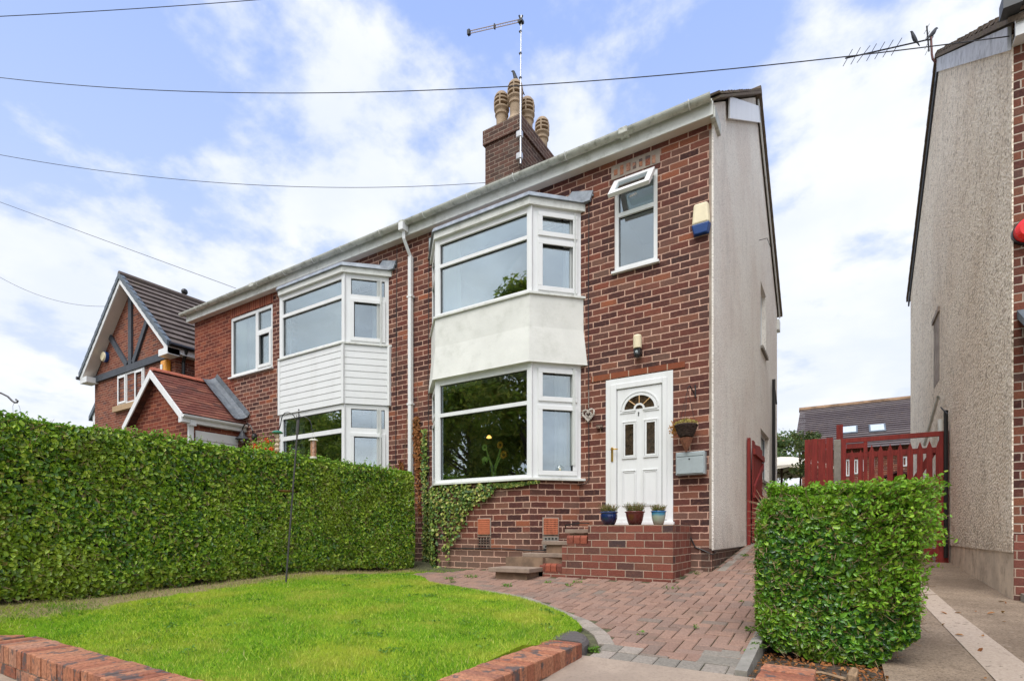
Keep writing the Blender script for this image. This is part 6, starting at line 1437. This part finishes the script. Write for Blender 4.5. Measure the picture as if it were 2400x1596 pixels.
def bird(loc, sc, head, label, up=.5):
    """perched bird: one body mesh grown with a skin modifier; head: heading along the camera right vector (+1/-1)"""
    h = Rv*head; up_ = Vector((0,0,1)); L = Vector(loc)
    pts = [(-.20,-.10,.008),(-.12,-.02,.018),(-.03,.05,.038),(.03,.12,.043),(.07,.19,.030),(.10,.235,.026),(.135,.24,.012),(.165,.232,.003)]
    me = bpy.data.meshes.new('bird'); vs = [tuple((h*a+up_*(b*up*2))*sc) for a,b,r in pts]; es = [(i,i+1) for i in range(len(pts)-1)]
    for s__ in (-1,1):
        i = len(vs); side = Vector((-h.y,h.x,0))*.016*s__; vs += [tuple((h*.0+up_*.02*2*up+side)*sc), tuple((h*.01-up_*.05+side)*sc)]; es += [(2,i),(i,i+1)]
    me.from_pydata(vs, es, []); o = bpy.data.objects.new('bird', me); COL.objects.link(o); o.location = L
    sk = o.modifiers.new('s','SKIN'); ss = o.modifiers.new('ss','SUBSURF'); ss.levels = ss.render_levels = 1
    rr = [r for _,_,r in pts]+[.006,.004]*2
    for v, r in zip(me.skin_vertices[0].data, rr): v.radius = (r*sc*1.5, r*sc*1.6)
    me.skin_vertices[0].data[2].use_root = True; me.materials.append(BIRD); tag(o, label, 'bird', 'birds perched on aerials and chimney'); ORG[o.name] = L
p = PD(1212,207,11.55); bird(p, .8, -1, 'dark bird perched on top of the tallest chimney pot', .95)
# neighbour's aerial
za = 9.5; A_ = lambda u,v,z=za: Vector(PD(u,v,z))
t = thing('roof_aerial', tuple(A_(2190,145)), 'yagi television aerial on a rusty bent mast at the ridge of the right hand house', 'aerial')
m = MB(); m.tube([A_(2200,147),A_(2190,144.5),A_(2186,139),A_(2184,128),A_(2183,108),A_(2182,88)], .017, 8); m.build('mast', RUST, t)
m = MB(); b0, b1 = A_(2176,93.5), A_(1981,137.5,9.86); m.tube([b0,b1],.012,6)
fx_ = Vector((Rv.y,-Rv.x,0))*.0
el = Vector((0.08,-.55,.62)).normalized()
for q,(u_) in enumerate((1987,2006,2025,2044,2063.5,2083,2103)):
    f_ = (2176-u_)/(2176-1981); p = b0.lerp(b1,f_); e_ = (Rv*.026+Vector((0,0,.07))+Vector((-s_,c_,0))*(-.10)); 
    if q == 2: e_ = e_ + Rv*.03
    m.tube([p-e_,p+e_],.006,5)
for dz in (.19,.06,-.08,-.19):
    p = b0+Rv*(-.02+dz*(-.04))+Vector((0,0,dz)); m.tube([p-Rv*.05+Vector((0,0,-.09)), p+Rv*.045+Vector((0,0,.09))],.005,5)
m.tube([b0+Rv*(-.03)+Vector((0,0,.24)), b0+Rv*.01+Vector((0,0,-.21))], .013, 6); m.tube([b0, A_(2184,93)],.012,6)
m.build('boom', BLACK, t)
p = A_(2143,99); bird(tuple(p), .48, -1, 'small bird sitting on the middle of the yagi aerial boom', .8)
p = A_(2186,86); bird(tuple(p), .6, 1, 'bird perched at the top of the rusty bent aerial mast', .5)

# ================================================================== overhead wires
def wire(name, a, b, sag, label, r=.0055, n=40):
    a, b = Vector(a), Vector(b); m = MB(); m.tube([a.lerp(b,i/n)-Vector((0,0,4*sag*(i/n)*(1-i/n))) for i in range(n+1)], r, 5); o = m.build(name, plain_wire, loc=tuple(a)); tag(o, label, 'cable', 'overhead wires'); return o
plain_wire = plain('wire_sheath', (.045,.045,.05), .6, .2, 10)
def fit(a_uv, b, za_, mid, label, n=60):
    a = Vector(PD(a_uv[0],a_uv[1],za_)); b = Vector(b); best = None
    for k in range(200):
        sg = k*.01; 
        for i in range(n+1):
            q = a.lerp(b,i/n)-Vector((0,0,4*sg*(i/n)*(1-i/n))); zc_ = -s_*q.x+c_*q.y; u = U0+F*(c_*q.x+s_*q.y)/zc_; v = V0-F*q.z/zc_
            if u >= mid[0]: break
        e = abs(v-mid[1])
        if best is None or e < best[0]: best = (e, sg)
    wire('overhead_wire', a, b, best[1], label)
fit((-60,175), (1.40,YN-.02,4.97), 9.35, (712,219), 'overhead wire crossing the whole sky to the front corner of the right hand house')
fit((-60,352), (-6.60,9.6,7.62), 11.2, (712,438), 'overhead wire sagging across to the chimney stack')
fit((-60,452), PY(553,676,YF-.25), 12.7, (200,548), 'overhead wire running down to the gutter of the left hand bay house')
fit((-60,612), (-18.5,8.2,7.3), 15.9, (110,700), 'faint lowest overhead wire ending at the steep gabled house')
fit((-60,42), PD(1300,-70,9), 8.3, (300,22), 'overhead wire leaving through the top left of the photo')

# ================================================================== gates & fence at the back
GYP = 10.97
t = thing('red_gate', (XR+.1, 9.6, -.2), 'narrow red ledged and braced gate folded back against the pebbledashed gable', 'gate')
g0, g1 = 9.62, 10.85; zb_, zt_ = -.16, 1.52; Xg = XR+.07
for k in range(5):
    y = g0+.03+k*.235; m = MB(); m.box(Xg,Xg+.02,y,y+.225,zb_,zt_+random.uniform(-.02,.02)); m.build('board', REDWOOD, t)
m = MB()
for z in (zb_+.12,.58,1.30): m.box(Xg+.021,Xg+.055,g0,g1,z,z+.09)
for (za2,zb2) in ((.1,.56),(.68,1.28)): m.hexa([(Xg+.021,g0+.06,za2-.0),(Xg+.05,g0+.06,za2),(Xg+.05,g1-.06,zb2-.1),(Xg+.021,g1-.06,zb2-.1),(Xg+.021,g0+.06,za2+.1),(Xg+.05,g0+.06,za2+.1),(Xg+.05,g1-.06,zb2),(Xg+.021,g1-.06,zb2)])
m.build('brace', REDWOOD, t)
m = MB(); m.box(XR+.012,XR+.06,g0-.10,g0-.02,-.25,1.56); m.build('gate_post', REDWOOD, t); m = MB(); m.tube([(Xg+.06,g0+.5,.50),(Xg+.065,g0+.5,.62)],.02,6); m.build('latch', BLACK, t)
def XatY(u, Y): return PY(u,1000,Y)[0]
def ZatY(u, v, Y): return PY(u,v,Y)[2]
t = thing('fence_panel', (-.4,GYP,-.3), 'panel of upright dark red boards left of the grey concrete post', 'fence')
us = [1886,1901,1917,1936,1953]
for a,b in zip(us[:-1],us[1:]):
    m = MB(); m.box(XatY(a,GYP)+.001,XatY(b,GYP)-.0035,GYP-.01,GYP+.012,-1,ZatY(1920,1028,GYP)+random.uniform(-.008,.008)); m.build('board', REDWOOD, t)
m = MB(); 
for z in (.1,.9,1.5): m.box(XatY(1886,GYP),XatY(1953,GYP),GYP+.014,GYP+.05,z,z+.07)
m.build('rail', REDWOOD, t)
m = MB(); xa, xb = XatY(1954,GYP), XatY(1971,GYP); m.prism([(xa,GYP-.05),(xb,GYP-.05),(xb,GYP+.07),(xa,GYP+.07)],-1,ZatY(1960,1031,GYP)); o = m.build('concrete_post', CONC_P, loc=((xa+xb)/2,GYP,-1), bevel=.012); tag(o,'grey concrete fence post between the red board panel and the picket gate','post')
m = MB(); p = PY(1968,1030,GYP+1.2); m.box(p[0]-.055,p[0]+.055,GYP+1.2,GYP+1.3,-1,ZatY(1968,995,GYP+1.2)); o = m.build('timber_post', REDWOOD, loc=(p[0],GYP+1.2,-1)); tag(o,'dark red timber post standing up behind the concrete post','post')
t = thing('picket_gate', (.6,GYP,-.4), 'red gate with pointed pickets in a square frame against the right hand house', 'gate')
xl, xr = XatY(1972,GYP), 1.41; ztop = ZatY(2100,1023,GYP)
m = MB(); m.box(xl,xl+.07,GYP-.03,GYP+.04,-.9,ztop+.03); m.box(xr-.115,xr,GYP-.03,GYP+.04,-.9,ztop+.03); m.box(xl+.07,xr-.115,GYP-.03,GYP+.04,ztop-.045,ztop+.03); m.build('frame', REDWOOD, t)
m = MB(); xm = XatY(2033,GYP); m.box(xl+.075,xm-.02,GYP-.02,GYP+.02,ztop-.15,ztop-.07); m.box(xm-.055,xm+.0,GYP-.025,GYP+.03,-.8,ztop-.047); m.build('inner_frame', REDWOOD, t)
zr = ZatY(2100,1054,GYP)
m = MB(); m.box(xl+.07,xr-.115,GYP+.002,GYP+.035,zr-.09,zr-.0); m.box(xl+.07,xr-.115,GYP+.002,GYP+.035,-.35,-.26)
m.hexa([(xm,GYP+.036,-.26),(xm+.1,GYP+.036,-.26),(xm+.1,GYP+.06,-.26),(xm,GYP+.06,-.26),(xr-.2,GYP+.036,zr),(xr-.1,GYP+.036,zr),(xr-.1,GYP+.06,zr),(xr-.2,GYP+.06,zr)]); m.build('brace', REDWOOD, t)
pk = [1996.5,2017,2043,2064,2086,2109.5,2133,2156,2178,2200]
proto = None
for i, u in enumerate(pk):
    x = XatY(u,GYP); w = .040 if i < 2 else .044; zt_ = ZatY(2100,1039+(3 if i<2 else 0),GYP) + (0 if i>1 else -.03) + random.uniform(-.006,.006)
    m = MB(); pl = [(x-w*.95/1,-.7),(x+w*.95,-.7),(x+w*.9,zt_-.13),(x,zt_),(x-w*.9,zt_-.13)]; y0, y1 = GYP-.02, GYP+.0
    n = 5; m.poly([(a,y0,b) for a,b in pl]+[(a,y1,b) for a,b in pl],[(0,1,2,3,4),(9,8,7,6,5)]+[(i2,n+i2,n+(i2+1)%n,(i2+1)%n) for i2 in range(n)]); m.build('picket', REDWOOD, t)

# parasol
px, py = -1.62, 18.0; pz = PD(1832,1070,16.1)[2]; t = thing('parasol', (px,py,-.3), 'cream garden parasol open behind the house, its canopy cut by the red fence', 'parasol')
m = MB(); rr, zr_ = 1.55, pz-.42
for k in range(8):
    a0, a1 = k*math.pi/4+.2, (k+1)*math.pi/4+.2
    for j in range(4):
        f0, f1 = j/4, (j+1)/4; h = lambda f: pz-.42*f**1.5
        m.face([(px+rr*f0*math.cos(a0),py+rr*f0*math.sin(a0),h(f0)),(px+rr*f1*math.cos(a0),py+rr*f1*math.sin(a0),h(f1)),(px+rr*f1*math.cos(a1),py+rr*f1*math.sin(a1),h(f1)),(px+rr*f0*math.cos(a1),py+rr*f0*math.sin(a1),h(f0))])
    am = (a0+a1)/2; m.face([(px+rr*math.cos(a0),py+rr*math.sin(a0),zr_),(px+rr*math.cos(a0),py+rr*math.sin(a0),zr_-.06),(px+rr*.99*math.cos(am)*.95,py+rr*.99*math.sin(am)*.95,zr_-.12),(px+rr*math.cos(a1),py+rr*math.sin(a1),zr_-.06),(px+rr*math.cos(a1),py+rr*math.sin(a1),zr_)])
m.build('canopy', CANVAS, t); m = MB(); m.tube([(px,py,-.3),(px,py,pz)],.035,8); 
for k in range(8): a0 = k*math.pi/4+.2; m.tube([(px+.05*math.cos(a0),py+.05*math.sin(a0),pz-.5),(px+rr*.6*math.cos(a0),py+rr*.6*math.sin(a0),pz-.24)],.012,4)
m.build('pole', plain('brown_wood_pole',(.1,.055,.035),.6), t)

# ================================================================== trees and shrubs
def tree(name, x, y, z0, h, crown, label, mat, nl, ls, seed, trunk_r=.12, cr0=.35, clumps=26, cat='tree', group=None, loose=1.0):
    g = np.random.default_rng(seed); rr = random.Random(seed); t = thing(name, (x,y,z0), label, cat, group)
    m = MB(); top = Vector((x+rr.uniform(-.3,.3)*crown*.2, y, z0+h*.8)); m.tube([(x,y,z0-.3),(x+.03,y,z0+h*.25),tuple(top)], [trunk_r,trunk_r*.8,trunk_r*.2], 8)
    cs = []
    for k in range(clumps):
        f = rr.uniform(cr0,1); a = rr.uniform(0,6.28); rad = crown*math.sin(min(1,max(.05,(1-f)/(1-cr0)+.12))*math.pi*.55)*rr.uniform(.35,1); c = Vector((x+rad*math.cos(a), y+rad*math.sin(a), z0+h*(f*.92))); cs.append((c, crown*rr.uniform(.22,.42)*loose))
        b = Vector((x,y,z0+h*max(.2,f*.7))); m.tube([b, b.lerp(c,.5)+Vector((0,0,.05*h*rr.uniform(-.3,.5))), c], [trunk_r*.35,trunk_r*.2,trunk_r*.06], 5)
    m.build('trunk', BARK, t)
    per = nl//clumps; CC, NN = [], []
    for c, r in cs:
        d = g.normal(0,1,(per,3)); d /= np.linalg.norm(d,axis=1)[:,None]; q = r*(g.uniform(0,1,per)**.45)[:,None]; P = np.array(c)+d*q*np.array([1,1,.75]); P += .25*r*np.stack([vnoise(P,2/r,seed),vnoise(P,2/r,seed+1),vnoise(P,2/r,seed+2)],1); CC.append(P); NN.append(d+np.array([0,0,.5]))
    V, Fc = leaves(np.concatenate(CC), np.concatenate(NN), ls, .7, .45, .2, six=False); np_mesh('crown', V, Fc, mat, t)
tree('garden_tree', -2.15, 20.5, -.3, 4.0, 1.5, 'feathery green tree behind the cream parasol', SHRUB, 9000, .13, 3, .06, .3, 30, loose=.9)
tree('garden_shrub', -.85, 13.4, -.3, 2.95, .62, 'pale green shrub showing above the red board fence panel', SHRUB, 4200, .07, 5, .03, .2, 18, cat='shrub')
tree('garden_shrub', -2.0, 15.6, -.4, 1.85, 1.0, 'brownish green bush under the cream parasol', SHRUB, 5200, .07, 6, .03, .1, 22, cat='shrub')
# trees across the street: the front windows mirror them
for i, (x,y,h,cr) in enumerate([(-15.8,-14.5,16.5,4.6),(-9.5,-14,12.8,4.4),(-21.5,-16,12.2,4.8),(-28,-17,14.6,5),(-35,-18,12.5,5),(-4.5,-17,12.4,4.0),(-42,-19,13,5.2)]):
    tree('street_tree', x, y, -1.15, h, cr, ['large dark tree mirrored in the left of the lower rendered bay glass','tallest dark tree mirrored in the centre of the lower bay glass','dark tree mirrored in the right of the lower clad bay glass','dark tree mirrored in the middle of the lower clad bay glass','dark tree mirrored at the left of the lower clad bay glass','slim tree mirrored at the right edge of the big bay glass','dark tree mirrored in the window of the orange brick end'][i], TREE_L, 26000, .34, 40+i, .22, .08, 64, group='trees across the street')

# ================================================================== behind the glass
def curtain(x0, x1, y, z0, z1, mat, label, folds=7, dirv=(1,0), amp=.03, taper=0):
    m = MB(); n = folds*8; L = math.hypot(x1-x0, 0) if not isinstance(x0, tuple) else 0
    vs = []
    for i in range(n+1):
        f = i/n; xx = x0+(x1-x0)*f; o_ = amp*math.sin(f*folds*6.283)
        vs += [(xx*1.0, y+o_, z1), ((x0+(x1-x0)*(f*(1-taper))), y+o_*1.2, z0)]
    m.poly(vs, [(2*i,2*i+1,2*i+3,2*i+2) for i in range(n)]); o = m.build('curtain', mat, loc=((x0+x1)/2,y,z0), smooth=True); tag(o, label, 'curtain', 'curtains at the windows'); return o
curtain(-5.36,-5.0, 6.54, 3.30, 4.5, CURT, 'white curtain drawn to the left inside the upper rendered bay', 3)
curtain(-3.42,-3.22, 6.88, 3.30, 4.5, CURT, 'white curtain in the right side light of the upper rendered bay', 3, amp=.02)
curtain(-3.55,-3.22, 6.86, .95, 2.32, CURT, 'thin white net in the narrow right light of the lower rendered bay', 3, amp=.02, taper=-.0)
curtain(-7.2,-6.98, 6.82, .6, 2.2, CURT, 'pale curtain in the right side light of the lower clad bay', 3, amp=.02)
curtain(-9.22,-8.7, 6.52, .6, 2.2, CURT, 'pale curtain gathered at the left of the lower clad bay', 3)
curtain(-7.22,-6.98, 6.83, 3.3, 4.5, CURT, 'white curtain in the right side light of the upper clad bay', 3, amp=.02)
curtain(-12.1,-11.5, 7.10, 3.4, 4.9, CURT_G, 'pale green blind strip at the left of the orange brick end window', 1, amp=.005)
curtain(-11.42,-11.1, 7.11, 3.4, 4.9, CURT, 'white curtain hanging in the middle of the orange brick end window', 4)
# sunflowers in a vase
vx, vy, vz = -4.40, 6.54, .745
t = thing('vase', (vx,vy,vz), 'clear glass vase of sunflowers inside the lower rendered bay', 'vase')
m = MB(); m.lathe([(.04,vz),(.05,vz+.01),(.048,vz+.10),(.055,vz+.24),(.052,vz+.24),(.045,vz+.1),(.04,vz+.02)], vx, vy, 18); m.build('glass', CLEAR, t)
st = [[(0,0,.02),(-.03,0,.25),(-.10,0,.42),(-.135,0,.52)],[(0,0,.02),(.04,0,.25),(.11,0,.42),(.14,0,.53)],[(0,.01,.02),(.05,0,.22),(.13,0,.36),(.20,0,.385)]]
m = MB()
for p in st: m.tube([(vx+a,vy+b,vz+c) for a,b,c in p], [.016,.014,.011,.010], 6)
m.build('stem', FLOWSTEM, t)
for k,(p,col,r) in enumerate(((st[0][-1],FLOWSTEM,.04),(st[1][-1],SUNPET,.045),(st[2][-1],SUNPET,.052))):
    c = Vector((vx+p[0],vy+p[1]-.02,vz+p[2])); m = MB()
    for j in range(12): a = j*.5236; d = Vector((math.cos(a),-.25,math.sin(a))); q = Vector((-math.sin(a),0,math.cos(a)))*.013; m.poly([tuple(c+d*r*.35-q),tuple(c+d*r*1.1-q*.6),tuple(c+d*r*1.3),tuple(c+d*r*1.1+q*.6),tuple(c+d*r*.35+q)],[(0,1,2,3,4)])
    fh = m.build('flower_head', col, t); m = MB(); m.ball(tuple(c+Vector((0,-.006,0))), r*.45, 10, 6); m.build('flower_centre', plain('seed_head',(.10,.04,.015) if k else (.2,.35,.06),.8), fh)
C = np.array([[vx-.17,vy,vz+.31],[vx-.14,vy,vz+.34],[vx-.10,vy,vz+.33],[vx-.16,vy,vz+.28]]); V, Fc = leaves(C, np.tile([0,-1,.1],(4,1)), .10, .2, .75); np_mesh('leaves', V, Fc, FLOWSTEM, t)
t = thing('bulb_lamp', (-3.36,6.78,.74), 'wire table lamp with a clear bulb behind the narrow light of the lower bay', 'lamp')
m = MB(); q = (-3.42,6.77,.75); m.tube([(q[0]-.09,q[1],q[2]),(q[0]-.09,q[1],q[2]+.20),(q[0]-.06,q[1],q[2]+.27),(q[0]-.01,q[1],q[2]+.28),(q[0],q[1],q[2]+.23)],.005,6); m.box(q[0]-.13,q[0]+.05,q[1]-.05,q[1]+.05,q[2]-.003,q[2]+.012); m.build('frame', STEEL, t); m = MB(); m.ball((q[0],q[1],q[2]+.14),.06,16,12,1.1); m.build('bulb', CLEAR, t); m = MB(); m.ball((q[0],q[1],q[2]+.14),.02,8,6,1.4); m.build('filament', CREAMP, t)
t = NT('lamp_glow'); LG = t.out((.9,.6,.3), .5, emis=((1,.5,.12),3)); p = PY(1146,1024,8.2); m = MB(); m.lathe([(.02,p[2]+.03),(.05,p[2]-.01),(.04,p[2]-.02)], p[0], 8.2, 14); o = m.build('ceiling_lamp', LG, loc=(p[0],8.2,p[2])); tag(o, 'small lit orange lamp glowing inside the dark room of the lower rendered bay', 'lamp')
